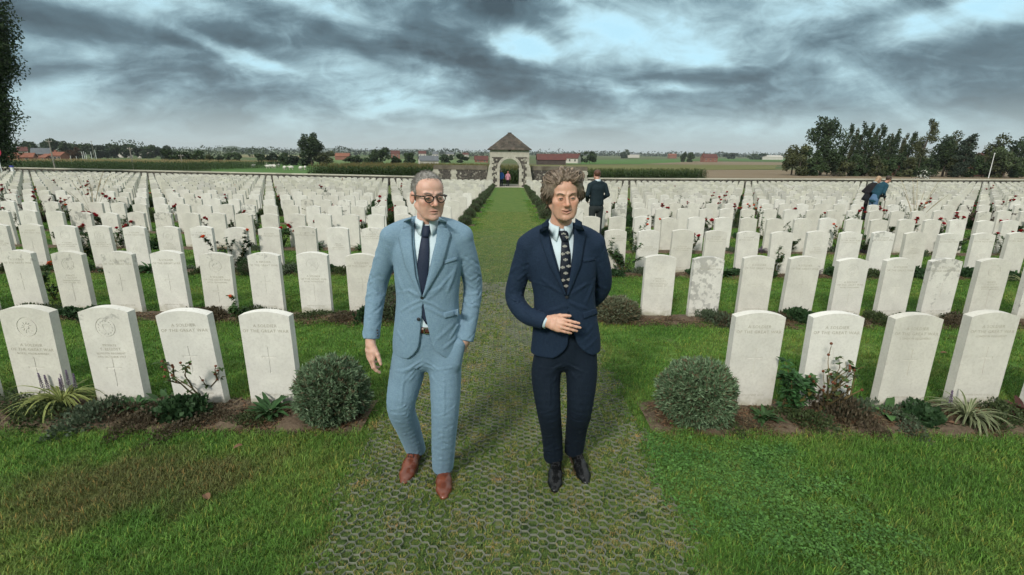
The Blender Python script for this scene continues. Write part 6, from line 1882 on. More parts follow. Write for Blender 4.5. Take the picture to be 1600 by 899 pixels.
def eyes(P, L, iris=(0.10, 0.13, 0.15), look=(0.0, 0.0)):
    for s in (-1, 1):
        mb = MB(); c = L.pt((s * .0315, -.0755, .0005))
        mb.sphere(c, .0122, 14, 9, (.30, .26, .235))  # eye white toned down: shade of the socket put into its colour
        f = L.M @ np.array((look[0], -1.0, look[1])); f /= np.linalg.norm(f)
        mb.sphere(c + f * .0060, .00645, 12, 7, iris)
        mb.sphere(c + f * .0101, .0024, 8, 5, (.01, .01, .01))
        pts = [L.pt((s * x, -.0893 + 14.0 * (x - .0305) ** 2, .0042 - 22.0 * (x - .0305) ** 2 + .0004)) for x in (.0185, .0225, .0265, .0305, .0345, .0385, .0425)]
        mb.tube(pts, [.0006, .0011, .0013, .0014, .0014, .0012, .0006], 4, (.035, .024, .018))
        mb.build('eye', M_eye, P.root, True)
def eyebrows(P, L, m, thick=.0030, z=.020, tilt=0.0):
    for s in (-1, 1):
        mb = MB(); rd = random.Random(s + 5)
        for i in range(34):
            t = rd.random(); x = .013 + .035 * t; zz = z + .006 * math.sin(math.pi * t * .8) + tilt * (t - .5) + rd.uniform(-1, 1) * thick
            yb = -.0935 + .55 * max(0, x - .016) ** 1.15
            p = (s * x, yb - .0005, zz); e = (s * (x + .008), yb + .002, zz + .001 + .003 * (.6 - t))
            mb.tube([L.pt(p), L.pt(((p[0] + e[0]) / 2, min(p[1], e[1]) - .0022, (p[2] + e[2]) / 2)), L.pt(e)], [.0007, .0006, .0003], 3, np.ones(3) * rd.uniform(.7, 1.1))
        mb.build('eyebrow', m, P.root)
def collar(P, c, r, lean, m, z0, gap=14, drop=.050, tilt=(0, 0)):
    """turned-down shirt collar round the neck centre c"""
    rows = []; n = 44
    prof = [(0.93, .020, 0), (0.98, .040, 0), (1.04, .047, 0), (1.10, .040, .12), (1.17, .020, .5), (1.22, 0.0, 1.0)]
    for i in range(n + 1):
        ph = R(gap) + (2 * math.pi - 2 * R(gap)) * i / n
        fr = math.cos(ph)               # 1 at the front
        point = max(0.0, 1 - min(ph, 2 * math.pi - ph) / R(62))
        r_ = []
        for (k, dz, w_) in prof:
            rr = r * k + w_ * .012 * point
            z = z0 + dz - .018 * fr + .004 * (1 - fr)
            z -= w_ * (drop * point ** .8)
            a = ph + w_ * point * R(9) * (1 if ph < math.pi else -1)
            x = c[0] + math.sin(a) * rr * 1.0 + lean[0] * dz; y = c[1] - math.cos(a) * rr * 1.06 + lean[1] * dz
            r_.append((x, y - w_ * .010 * point, z))
        rows.append(r_)
    return grid_mesh(rows, 'collar', m, P.root, .0025)
def tie(P, gs, c_px, widths, m, knot_px, off=.010):
    """c_px: centre line pixels top to bottom; widths in pixels"""
    cl = resample([np.array(p) for p in c_px], 26)
    ws = np.interp(np.linspace(0, 1, 26), np.linspace(0, 1, len(widths)), widths)
    rows = []
    for p, w_ in zip(cl, ws):
        r_ = []
        for i in range(9):
            u = -1 + i / 4
            q = P.on(gs, p[0] + u * w_, p[1], off=off + .0045 * (1 - u * u))
            r_.append(q)
        rows.append(r_)
    o = grid_mesh(rows, 'tie', m, P.root, .003)
    kl = resample([np.array(p) for p in knot_px[0]], 8); kw = np.interp(np.linspace(0, 1, 8), [0, .3, 1], knot_px[1])
    rows = []
    for i_, (p, w_) in enumerate(zip(kl, kw)):
        r_ = []
        for i in range(9):
            u = -1 + i / 4
            r_.append(P.on(gs, p[0] + u * w_, p[1], off=off + .004 + .016 * (1 - u * u) ** .7 * math.sin(math.pi * (.25 + .6 * i_ / 7))))
        rows.append(r_)
    grid_mesh(rows, 'knot', m, o, .003)
    return o, rows
def button(P, g, x, y, parent, r=.0095, off=.004, m=None):
    p = P.on(g, x, y, off=off)
    mb = MB(); mb.tube([(p[0], p[1] - .004, p[2]), (p[0], p[1] + .002, p[2])], [r, r], 12)
    mb.tube([(p[0], p[1] - .0055, p[2]), (p[0], p[1] - .004, p[2])], [r * .55, r * .8], 10, (.6, .6, .6))
    return link_mesh('button', mb.mesh('button', m or M_button), parent)
def cutaway(zb, zt, zh, xc, wt, wl, inner, cyf, roundr=.06, asym=0.0):
    """volume removed from a jacket: the V above the button and the cutaway below it"""
    def fn(X, Y, Z):
        t = np.clip((Z - zb) / (zt - zb), 0, 1.4); w_ = wt * t ** .92
        b = np.clip((zb - Z) / (zb - zh), 0, 1.2)
        wlow = wl * b ** inner['pow'] + roundr * np.clip((b - .72) / .28, 0, 1.2) ** 2.2
        xx = X - (xc + (Z - zb) * np.where(Z > zb, inner['slant'], inner['slant2']))
        wr_ = wlow * (1 + asym * np.sign(xx))
        d = np.abs(xx) - np.where(Z > zb, w_, wr_)
        d = np.maximum(d, Y - cyf)
        return np.maximum(d, -(inner['fn'](X, Y, Z)) + 0.0)
    return fn
def half(c, n, r=.08):
    """half space beyond the plane through c with normal n, near c"""
    c = np.array(c, float); n = np.array(n, float); n /= np.linalg.norm(n)
    return Prim(lambda X, Y, Z: -((X - c[0]) * n[0] + (Y - c[1]) * n[1] + (Z - c[2]) * n[2]), c - r, c + r)
def cuff_cut(c, n):
    c = np.array(c, float); n = np.array(n, float); n /= np.linalg.norm(n); e = c + n * .024
    def fn(X, Y, Z):
        h = -((X - c[0]) * n[0] + (Y - c[1]) * n[1] + (Z - c[2]) * n[2])
        return np.maximum(h, np.sqrt((X - e[0]) ** 2 + (Y - e[1]) ** 2 + (Z - e[2]) ** 2) - .056)
    return Prim(fn, c - .09, c + .09)
def shrink(nodes, d): return [n[:3] + tuple(q - d for q in n[3:]) for n in nodes]
def rand_folds(rd, a, b, r, n, amp, sig, tilt=.4):
    """small cross creases round a limb running a -> b"""
    out = []; a, b = np.array(a, float), np.array(b, float); d = (b - a); d /= np.linalg.norm(d)
    for _ in range(n):
        c = a + (b - a) * rd.uniform(.05, .95); th = rd.uniform(math.pi, 2 * math.pi)
        u = np.cross(d, (0, 1, 0)); u /= np.linalg.norm(u); v = np.cross(u, d)
        p = []
        sk = rd.choice((-1, 1)) * tilt; w_ = rd.uniform(.45, .85); am = amp * rd.choice((1, 1, -1)) * rd.uniform(.6, 1.2); sg = sig * rd.uniform(.8, 1.3)
        for q in (-w_, -w_ / 3, w_ / 3, w_): p.append(c + (u * math.cos(th + q) + np.array((0, -1, 0)) * abs(math.sin(th + q))) * r * 1.02 + d * q * sk * r)
        for k_ in range(3): out.append((p[k_], p[k_ + 1], am * (1.0, .95, 1.0)[k_] * (.6 if k_ != 1 else .8), sg))
    return out
def crease(P, g, spec, x0, y0, sc, amp, sig):
    """creases that follow the cloth: polylines seen on the garment, pushed out (or in) along it"""
    out = []
    for line in spec:
        a_ = amp
        if line[0] == '-': a_ = -amp; line = line[1:]
        pts = [P.on(g, x0 + x / sc, y0 + y / sc) for x, y in line]
        for p, q in zip(pts[:-1], pts[1:]):
            if np.linalg.norm(p - q) < .2: out.append((p, q, a_, sig))
    g.folds(out)
def suit(P, S):
    rd = random.Random(S['seed'])
    # ---------------- trousers
    g = Grid(axis(-.30, .34, .0055), axis(-.24, .36, .006), axis(.03, 1.08, .0055))
    g.add(chain(smooth_nodes(S['pelvis']), .004), .02)
    for lg in S['legs']: g.add(chain(smooth_nodes(lg), .004), .022)
    for p in S.get('bulge', []): g.add(chain(p), .03)
    g.folds(S['tfolds'])
    for lg in S['legs']:
        k, an = np.array(lg[2][:3]), np.array(lg[-1][:3])
        g.folds(rand_folds(rd, k * .7 + an * .3, an, lg[-1][3] * 1.0, 4, .0090, .0115, 1.1))
        g.folds(rand_folds(rd, np.array(lg[1][:3]), k * .8 + an * .2, lg[2][3] * 1.0, 2, .0070, .0120, 1.2))
        # pressed crease down the front
        for a, b in zip(lg[1:-1], lg[2:]): g.folds([((a[0], a[1] - a[4] if len(a) > 4 else a[1] - a[3], a[2]), (b[0], b[1] - (b[4] if len(b) > 4 else b[3]), b[2]), .004, .008)])
    crease(P, g, S['tcrease'][0], *S['tcrease'][1], .0075, .0088)
    for (c, n) in S['hems']: g.cut(half(c, n, .10))
    link_mesh('trousers', g.mesh('trousers', S['m_trou']), P.root)
    # ---------------- shirt
    gs = Grid(axis(-.22, .30, .008), axis(-.18, .18, .008), axis(.95, 1.60, .008))
    shirt_nodes = shrink([n for n in S['torso'] if n[2] > 1.0], .019)
    sh = chain(smooth_nodes(shirt_nodes), .004)
    gs.add(sh, .02); gs.cut(Prim(lambda X, Y, Z: Z - 1.0 + 0 * X + 0 * Y, (-.3, -.3, .9), (.3, .3, 1.02))); gs.add(chain(S['shirt_top'], .02), .03)
    for i in range(5):
        x, z = S['zb'][0] + rd.uniform(-.03, .03), rd.uniform(S['zb'][1], 1.5)
        gs.folds([((x - .03, -.1, z), (x + .03, -.1, z - rd.uniform(-.04, .04)), .003, .012)])
    shirt = link_mesh('shirt', gs.mesh('shirt', M_shirt), P.root)
    collar(P, S['collar'][0], S['collar'][1], S['collar'][2], M_shirt, S['collar'][3], S['collar'][4], S['collar'][5]).parent = shirt
    # ---------------- jacket
    gj = Grid(axis(-.37, .42, .005), axis(-.21, .26, .0055), axis(.78, 1.66, .0055))
    gj.add(chain(smooth_nodes(S['torso']), .004), .02)
    gj.add(chain(smooth_nodes(S['shoulders'], 3), .006), .035)
    gt = Grid(gj.ax[0], gj.ax[1], gj.ax[2]); gt.f = gj.f.copy()          # torso alone, to lay lapels on
    for sl in S['sleeves']: gj.add(chain(smooth_nodes(sl), .004), .016)
    for sl in S['sleeves']:
        e = np.array(sl[2][:3]); a, b = np.array(sl[0][:3]), np.array(sl[-1][:3])
        gj.folds(rand_folds(rd, e * .75 + a * .25, e * .7 + b * .3, sl[2][3], 13, .0090, .0085, .8))
        gj.folds(rand_folds(rd, a, e, sl[1][3], 8, .0070, .0100, .9))
        gj.folds(rand_folds(rd, e, b, sl[-1][3] * 1.1, 9, .0068, .0090, .8))
    gj.folds(S['jfolds']); gt.folds(S['jfolds'])
    crease(P, gj, S['jcrease'][0], *S['jcrease'][1], .0065, .0095)
    gj.add(chain(S['jcollar'], .01), .012)
    trou = chain(smooth_nodes(S['pelvis']), .004)
    inner = {'pow': S.get('lowpow', 1.35), 'slant': S['slant'], 'slant2': S['slant2'], 'fn': lambda X, Y, Z: np.minimum(sh.fn(X, Y, Z), trou.fn(X, Y, Z)) + .004}
    fn = cutaway(S['zb'][1], S['zt'], S['zh'], S['zb'][0], S['wt'], S['wl'], inner, .0, S['round'])
    x0 = S['zb'][0]
    gj.cut(Prim(fn, (x0 - .22, -.25, .76), (x0 + .22, .02, 1.66)), .004)
    for (c, n) in S['cuffs']: gj.cut(cuff_cut(c, n))
    gj.cut(Prim(lambda X, Y, Z: Z - (S['zh'] + S['hem_tilt'] * (X - x0)) + 0 * Y, (-.4, -.3, .7), (.45, .3, .90)))
    # soft step where the left front laps over the right
    jk = link_mesh('jacket', gj.mesh('jacket', S['m_suit']), P.root)
    for (inn, out) in S['lapels']:
        o = patch_on(P, gt, inn, out, 7, 26, .012, .0085, 'lapel', S['m_suit'], jk, .0035, .004)
    for (inn, out) in S['leaves']: patch_on(P, gt, inn, out, 5, 8, .012, .009, 'collar_leaf', S['m_suit'], jk, .0035, .004)
    for (inn, out) in S['pockets']: patch_on(P, gt, inn, out, 5, 9, .0005, .0030, 'pocket_flap', S['m_suit'], jk, .003, .001)
    for (x, y) in S['buttons']: button(P, gj, x, y, jk)
    for (p, ax_) in S['cuff_buttons']:
        for i in range(3):
            q = np.array(p) + np.array(ax_) * .016 * i
            mb = MB(); mb.sphere(q, (.0055, .0045, .0055), 8, 5); link_mesh('button', mb.mesh('button', M_button), jk)
    # ---------------- belt
    mb = MB(); cx, cy, cz, rx, ry = S['belt']
    V = []; F = []; n = 48
    for j, (dz, dr) in enumerate(((-.017, 0), (-.017, .006), (.017, .006), (.017, 0))):
        for i in range(n): t = 6.2832 * i / n; V.append((cx + (rx + dr) * math.cos(t), cy + (ry + dr) * math.sin(t), cz + dz))
    for j in range(3):
        for i in range(n): F.append((j * n + i, j * n + (i + 1) % n, (j + 1) * n + (i + 1) % n, (j + 1) * n + i))
    mb.add(V, F); bl = mb.build('belt', S['m_belt'], P.root, True)
    bx = S['buckle']
    mb = MB(); q = P.px(*bx, -.12); y = cy - (ry + .011)
    for (a, b, c, d) in ((-.02, .02, .013, .017), (-.02, .02, -.017, -.013), (-.02, -.016, -.0128, .0128), (.016, .02, -.0128, .0128)): mb.box((q[0] + a, y - .002, cz + c), (q[0] + b, y + .003, cz + d))
    mb.build('buckle', M_steel, bl)['kind'] = 'thing'
    return gs, gj, gt, jk
def body(P, S, L, hp, hands, colfn, extra_fine):
    g = Grid(axis(-.34, .40, .013, extra_fine[0]), axis(-.27, .30, .013, extra_fine[1]), axis(.02, 1.88, .013, extra_fine[2]))
    g.add(chain(shrink(S['pelvis'], .04), .02), .02)
    g.add(chain(shrink([n for n in S['torso'] if n[2] > .9], .045), .02), .02)
    for lg in S['legs']: g.add(chain([n[:3] + (max(.022, n[3] - .030),) for n in lg] + [(lg[-1][0], lg[-1][1] - .01, .075, .03)]), .02)
    for sl in S['sleeves']: g.add(chain([n[:3] + (max(.022, n[3] - .028),) for n in sl]), .02)
    g.add(chain(S['neck'], .02), .02)
    g.add(hp, .018)
    for h in hands:
        for (p, k) in h: g.add(p, k)
    return link_mesh('body', g.mesh('body', M_skin, colfn), P.root)

# ------------------------------------------------------------------ the man in the pale blue suit
PL = Person(-.50, 2.65, 'grey-haired man in pale blue suit and round glasses, one hand in his pocket')
SL = dict(seed=4, m_trou=M_suitL, m_suit=M_suitL, m_belt=M_belt,
    pelvis=[(.052, -.004, 1.05, .150, .100), (.045, 0, .95, .165, .112), (.037, 0, .83, .160, .110)],
    legs=[[(-.050, 0, .85, .098, .104), (-.085, -.010, .68, .096, .098), (-.120, -.028, .50, .080, .083), (-.106, .07, .30, .071, .074), (-.088, .175, .085, .062, .068)],
          [(.135, -.005, .85, .098, .104), (.145, -.040, .68, .089, .094), (.142, -.068, .50, .079, .083), (.126, -.045, .30, .071, .076), (.108, .005, .085, .065, .071)]],
    bulge=[[(.225, -.045, .90, .040), (.195, -.060, .80, .046)]],
    tfolds=[((.03, -.10, .80), (-.09, -.11, .75), .006, .013), ((.03, -.10, .79), (.15, -.11, .76), .006, .013), ((.03, -.09, .77), (-.06, -.11, .69), .005, .012), ((.04, -.09, .76), (.12, -.12, .68), .005, .012), ((.05, -.11, .93), (-.02, -.11, .84), .004, .012), ((.10, -.11, .92), (.18, -.09, .84), .004, .014),
            ((-.17, -.08, .56), (-.07, -.10, .53), .006, .013), ((-.18, -.05, .46), (-.07, -.09, .47), .006, .012), ((.08, -.13, .45), (.20, -.12, .42), .005, .012), ((.09, -.12, .55), (.20, -.12, .53), .004, .013), ((.03, -.112, 1.0), (.033, -.112, .82), .003, .007)],
    hems=[((-.088, .175, .060), (0, -.15, -1)), ((.108, .005, .062), (0, .10, -1))],
    torso=[(.045, -.005, .80, .196, .128), (.044, -.008, .90, .192, .128), (.050, -.012, 1.02, .180, .122), (.055, -.010, 1.15, .170, .116), (.058, -.004, 1.28, .178, .121), (.060, .004, 1.40, .184, .116), (.060, .015, 1.47, .165, .095)],
    shirt_top=[(.062, .01, 1.44, .11, .08), (.066, .022, 1.54, .062, .060)],
    shoulders=[(-.136, .022, 1.494, .056), (-.070, .024, 1.522, .058), (-.005, .026, 1.538, .060), (.062, .032, 1.548, .064), (.130, .026, 1.540, .060), (.195, .024, 1.526, .058), (.250, .022, 1.502, .056)],
    sleeves=[[(-.134, .022, 1.476, .061), (-.190, .042, 1.33, .057), (-.232, .052, 1.215, .054), (-.250, .000, 1.07, .049), (-.260, -.052, .925, .044)],
             [(.246, .022, 1.480, .061), (.282, .050, 1.33, .057), (.300, .072, 1.20, .053), (.288, .030, 1.07, .049), (.262, -.035, .91, .045)]],
    cuffs=[((-.259, -.050, .930), (-.04, -.3, -1)), ((.264, -.034, .915), (-.22, -.36, -1))],
    jfolds=[((.05, -.13, 1.18), (-.10, -.12, 1.27), .005, .013), ((.05, -.13, 1.17), (.17, -.11, 1.26), .005, .013), ((.04, -.13, 1.15), (-.10, -.12, 1.08), .004, .013), ((.05, -.13, 1.15), (.18, -.11, 1.07), .005, .012), ((-.10, -.06, 1.33), (-.06, -.11, 1.20), .006, .016), ((.22, -.06, 1.34), (.18, -.10, 1.22), .006, .016),
            ((.20, -.08, 1.03), (.12, -.13, .96), .005, .014), ((.22, -.07, .95), (.15, -.12, .90), .005, .013), ((-.12, -.08, 1.00), (-.06, -.13, .93), .004, .014), ((-.06, -.13, 1.05), (-.05, -.13, .87), .004, .012)],
    jcollar=[(-.010, -.052, 1.517, 0.0070), (-.022, -.01, 1.557, 0.0100), (-.010, .055, 1.577, 0.0110), (.064, .092, 1.584, 0.0110), (.140, .055, 1.577, 0.0110), (.152, -.01, 1.557, 0.0100), (.140, -.052, 1.517, 0.0070)],
    tcrease=([[(300, 190), (230, 232), (175, 240)], [(300, 205), (250, 250), (205, 300)], [(312, 195), (370, 232), (440, 222)], [(330, 255), (400, 285)], [(150, 420), (200, 412), (270, 380)], [(165, 442), (215, 442), (282, 415)], [(178, 475), (240, 482)], [(215, 540), (260, 522), (300, 485)], [(225, 590), (265, 572), (305, 530)], [(235, 622), (285, 610)],
             [(350, 450), (400, 442), (455, 400)], [(350, 490), (400, 502), (460, 480)], [(347, 560), (390, 542), (450, 547)], [(347, 610), (400, 600), (445, 622)], [(347, 655), (390, 650), (440, 668)], ['-', (345, 585), (400, 575), (448, 590)], [(400, 300), (402, 380), (400, 440)], [(215, 260), (205, 330), (200, 400)]], (560, 500, 2.995)),
    jcrease=([[(292, 668), (240, 642), (180, 650)], [(295, 685), (250, 705), (200, 735)], [(310, 664), (380, 628), (440, 560)], [(302, 690), (350, 705), (400, 735)], [(60, 560), (110, 592)], [(50, 635), (85, 655), (125, 660)], [(45, 690), (80, 705), (120, 690)], [(45, 770), (100, 755)], [(490, 560), (540, 600)], [(490, 640), (520, 660), (552, 655)], [(485, 700), (520, 715), (555, 712)], [(480, 640), (500, 690)], [(500, 765), (455, 820), (425, 870)], [(150, 690), (140, 780), (150, 860)]], (560, 240, 2.995)),
    zb=(.047, 1.190), zt=1.585, zh=.835, wt=.074, wl=.055, round=.055, slant=.055, slant2=-.03, hem_tilt=.0,
    lapels=[([(643, 353), (643.5, 380), (649, 432), (659, 464)], [(627, 359), (622, 371), (632, 415), (657, 465)]), ([(684, 353), (680, 385), (671, 430), (660, 464)], [(699, 357), (705, 367), (692, 415), (662, 465)])],
    leaves=[([(643, 340), (643, 354)], [(631, 346), (630, 357)]), ([(686, 339), (684, 354)], [(698, 346), (697, 356)])],
    pockets=[([(693, 408), (715, 401)], [(694, 413), (716, 406)]), ([(693, 489), (715, 483)], [(695, 498), (716, 493)])],
    buttons=[(659.5, 465), (654, 499)], cuff_buttons=[((-.216, -.072, .955), (0, .012, 1))],
    belt=(.052, -.008, 1.005, .156, .106), buckle=(668, 513),
    collar=((.068, .022), .059, (.02, -.1), 1.556, 14, .034), neck=[(.062, .035, 1.48, .060), (.070, .024, 1.60, .056), (.074, .014, 1.66, .056)])
gsL, gjL, gtL, jkL = suit(PL, SL)
HL = Local((.078, -.014, 1.709), frame(.50, .03, .02))
handL = hand_prims(hand_frame((-.262, -.064, .912), (-.02, -.22, -1), (-.72, -.66, .1)), [(.22, .38, .3), (.34, .45, .35), (.46, .5, .4), (.55, .55, .4)], True, .04, .35)
handL2 = hand_prims(hand_frame((.268, -.035, .930), (-.40, -.12, -1), (.8, -.6, .0), False), [(.2, .3, .2)] * 4, False, .0, .2, .85)
body(PL, SL, HL, head_prim(HL, 1.03, 1.02, 0.0, .0, 1.12), [handL, handL2], head_colour(HL, (0.60, 0.370, 0.285), (0.45, 0.19, 0.15), .12, .18),
     ([(-.32, -.20, .0027), (-.05, .20, .0029)], [(-.20, .14, .0032)], [(.68, .90, .0029), (1.56, 1.86, .0028)]))
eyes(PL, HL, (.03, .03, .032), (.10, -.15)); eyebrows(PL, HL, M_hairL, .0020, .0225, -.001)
tie(PL, gsL, [(665, 362), (662, 402), (658, 440), (659, 470), (664, 495), (668, 507)], [5, 8, 9.5, 10.5, 10, 2], M_tieL, ([(666.5, 353), (665, 371)], [8.5, 8, 4.5]), .005)
# glasses
gl = MB(); lens = []
gr = empty('glasses', (0, 0, 0)); gr.parent = PL.root
for s in (-1, 1):
    pts = []
    for i in range(25):
        t = 2 * math.pi * i / 24
        x = s * .0325 + .0225 * math.cos(t); z = .002 + .0180 * math.sin(t) + .002 * math.cos(2 * t)
        pts.append(HL.pt((x, -.1065 + .30 * max(0, abs(x) - .03) ** 1.2, z)))
    gl.tube(pts, .0032, 6)
    lens.append(pts)
    gl.tube([HL.pt((s * .054, -.098, .012)), HL.pt((s * .072, -.080, .012)), HL.pt((s * .0815, -.03, .011)), HL.pt((s * .084, .012, .008)), HL.pt((s * .083, .030, -.012))], [.0044, .0040, .0034, .003, .002], 6)
gl.tube([HL.pt((-.0115, -.107, .009)), HL.pt((0, -.110, .0125)), HL.pt((.0115, -.107, .009))], .0034, 6)
link_mesh('frame', gl.mesh('frame', M_frame, True), gr)
for pts in lens:
    mb = MB(); c = np.mean(np.array([np.array(p) for p in pts[:-1]]), 0)
    mb.add([c] + pts[:-1], [(0, i + 1, (i + 1) % 24 + 1) for i in range(24)]); link_mesh('lens', mb.mesh('lens', M_lens), gr)
# short grey hair
def cropped_hair(P, L):
    g = Grid(*[axis(c - .14, c + .14, .003) for c in L.pt((0, .01, .04))])
    def fn(X, Y, Z):
        x, y, z = L.inv(X, Y, Z); x, y, z = np.broadcast_arrays(x, y, z)
        nz = .0007 * np.sin(x * 310 + 40 * y) * np.sin(y * 270 + 3) * np.sin(z * 290)
        d = ellf((0, .017, .037), (.0795, .1015, .0905))(x, y, z) + nz
        face = ellf((0, -.098, .016), (.064, .078, .078))(x, y, z)
        tmp = ellf((.050, -.075, .062), (.030, .050, .034))(np.abs(x), y, z)
        d = -smin(-d, face, .006); d = -smin(-d, tmp, .006)
        zl = .026 - .095 * np.clip((y + .030) / .10, 0, 1)
        return -smin(-d, z - zl, .004) if False else np.maximum(d, zl - z)
    c = L.pt((0, .01, .04)); g.add(Prim(fn, c - .14, c + .14), .004)
    me = g.mesh('hair', M_hairL); o = link_mesh('hair', me, P.root)
    rd = random.Random(2); mb = MB()
    vs = me.vertices; N = len(vs)
    M_ = L.M
    for i in range(2600):
        v = vs[rd.randrange(N)]; n = v.normal
        lp = np.array(L.inv(*[np.float64(q) for q in v.co]))
        if lp[2] < -.03 or lp[1] < -.07: continue
        fwd = M_ @ np.array((0, -.4, .5))
        d = Vector(n) * .22 + Vector(fwd) * .8 + Vector((rd.uniform(-.3, .3), rd.uniform(-.3, .3), rd.uniform(-.3, .2)))
        d.normalize(); ln = rd.uniform(.005, .012)
        mb.tube([v.co, v.co + d * ln], [.0009, .0004], 3, np.ones(3) * rd.uniform(.7, 1.35))
    link_mesh('hair_strands', mb.mesh('hair_strands', M_hairL), o)['kind'] = 'stuff'
cropped_hair(PL, HL)
shoe(PL, (.104, .085), (.139, -.205), 0.0, M_tan, width=1.05)
shoe(PL, (-.078, .225), (-.122, -.062), .045, M_tan, width=1.05)

# ------------------------------------------------------------------ the man in the navy suit
PR = Person(.28, 2.66, 'smiling wavy-haired man in navy suit and patterned tie, hand across his waist')
def RX(x, y, dy): return tuple(PR.px(x, y, dy))
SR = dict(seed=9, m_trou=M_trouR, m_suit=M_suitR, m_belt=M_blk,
    pelvis=[(.038, -.004, 1.05, .145, .096), (.050, 0, .95, .162, .108), (.052, 0, .83, .160, .108)],
    legs=[[(-.030, 0, .85, .088, .098), (-.058, -.020, .70, .084, .090), (-.040, -.052, .50, .070, .075), (-.010, .02, .30, .063, .067), (.014, .09, .085, .059, .065)],
          [(.135, 0, .85, .092, .098), (.146, -.030, .70, .088, .092), (.142, -.042, .50, .073, .077), (.146, .06, .30, .065, .069), (.152, .16, .085, .060, .065)]],
    tfolds=[((.05, -.10, .80), (-.06, -.10, .74), .005, .013), ((.05, -.10, .79), (.16, -.10, .75), .005, .013), ((.05, -.09, .76), (-.04, -.10, .68), .004, .012), ((.05, -.09, .77), (.13, -.11, .69), .004, .012), ((-.09, -.10, .50), (.0, -.10, .47), .005, .012), ((.09, -.10, .47), (.19, -.09, .45), .005, .012), ((.04, -.105, 1.0), (.045, -.105, .82), .003, .007)],
    hems=[((.014, .09, .062), (0, -.1, -1)), ((.152, .16, .066), (0, -.1, -1))],
    torso=[(.050, -.010, .80, .200, .124), (.050, -.010, .92, .192, .124), (.040, -.012, 1.05, .176, .118), (.030, -.010, 1.18, .168, .112), (.018, -.004, 1.30, .182, .117), (.006, .004, 1.38, .187, .113), (.000, .015, 1.44, .160, .095)],
    shirt_top=[(.002, .01, 1.42, .11, .08), (.000, .022, 1.53, .060, .058)],
    shoulders=[(-.176, .022, 1.454, .056), (-.122, .024, 1.488, .058), (-.066, .026, 1.510, .060), (.000, .032, 1.522, .064), (.064, .026, 1.512, .060), (.128, .024, 1.496, .058), (.186, .022, 1.468, .056)],
    sleeves=[[(-.176, .022, 1.434, .060), (-.222, .035, 1.27, .056), (-.243, .025, 1.150, .052), (-.188, -.078, 1.088, .049), RX(851, 503, -.165) + (.044,)],
             [(.188, .022, 1.450, .060), (.240, .055, 1.30, .056), (.254, .095, 1.19, .052), (.205, .160, 1.09, .050), (.100, .195, 1.02, .046)]],
    cuffs=[(RX(852, 503, -.166), (.86, -.42, -.28))],
    jfolds=[((.03, -.12, 1.20), (-.12, -.10, 1.30), .005, .013), ((.03, -.12, 1.19), (.16, -.10, 1.28), .005, .013), ((.04, -.13, 1.17), (.19, -.10, 1.11), .006, .012), ((.03, -.13, 1.15), (-.10, -.11, 1.10), .004, .013), ((.18, -.09, 1.02), (.08, -.13, .95), .006, .014), ((.22, -.07, .95), (.14, -.12, .90), .005, .013), ((-.16, -.06, 1.26), (-.10, -.10, 1.16), .006, .015), ((.18, -.06, 1.26), (.14, -.10, 1.16), .006, .015), ((-.09, -.11, 1.00), (-.07, -.12, .88), .004, .012)],
    jcollar=[(-.072, -.052, 1.492, 0.0070), (-.084, -.01, 1.534, 0.0100), (-.072, .055, 1.554, 0.0110), (.002, .092, 1.562, 0.0110), (.076, .055, 1.554, 0.0110), (.088, -.01, 1.534, 0.0100), (.076, -.052, 1.492, 0.0070)],
    tcrease=([[(355, 255), (300, 282), (240, 270)], [(365, 258), (430, 292), (500, 270)], [(350, 270), (310, 330)], [(245, 480), (290, 470), (330, 450)], [(245, 510), (300, 522), (335, 490)], [(380, 470), (430, 490), (490, 460)], [(385, 510), (430, 520), (480, 500)], [(265, 590), (300, 582), (345, 592)], [(275, 650), (320, 640), (350, 650)], [(370, 580), (420, 570), (460, 540)], [(365, 620), (410, 612), (450, 600)], [(285, 330), (288, 440)], [(430, 330), (430, 440)]], (760, 480, 2.9)),
    jcrease=([[(375, 660), (300, 622), (220, 600)], [(380, 664), (450, 622), (510, 590)], [(110, 640), (160, 662), (190, 640)], [(115, 680), (150, 692), (190, 690)], [(200, 700), (250, 742)], [(170, 720), (215, 765)], [(385, 690), (460, 742), (520, 720)], [(105, 560), (150, 590), (185, 560)], [(120, 500), (175, 540)], [(530, 520), (560, 590)], [(520, 800), (470, 870)]], (760, 240, 2.995)),
    zb=(.029, 1.205), zt=1.56, zh=.845, wt=.074, wl=.055, round=.060, slant=-.085, slant2=-.16, hem_tilt=.04, lowpow=2.6,
    lapels=[([(857, 352), (860, 385), (872, 425), (885, 462)], [(843, 359), (843, 371), (858, 415), (883, 463)]), ([(898, 352), (896, 385), (892, 430), (886, 462)], [(911, 356), (916, 367), (908, 415), (888, 463)])],
    leaves=[([(857, 342), (857, 355)], [(847, 350), (846, 360)]), ([(899, 341), (898, 354)], [(909, 347), (910, 357)])],
    pockets=[([(911, 405), (930, 402)], [(912, 410), (931, 407)]), ([(911, 489), (932, 482)], [(912, 499), (934, 491)])],
    buttons=[(885.5, 464)], cuff_buttons=[],
    belt=(.042, -.008, 1.000, .152, .102), buckle=(884, 524),
    collar=((.000, .022), .057, (.0, -.1), 1.532, 12, .036), neck=[(.000, .035, 1.46, .058), (.002, .024, 1.57, .054), (.004, .014, 1.64, .053)])
gsR, gjR, gtR, jkR = suit(PR, SR)
HR = Local((.004, -.016, 1.716), frame(.12, .05, -.04))
w0, w1 = np.array(RX(853, 502, -.172)), np.array(RX(900, 513.5, -.235))
handR = hand_prims(hand_frame(w0, w1 - w0, (-.10, -1, .35)), [(.10, .22, .15), (.14, .25, .18), (.20, .28, .2), (.26, .3, .2)], True, .008, .20, .96)
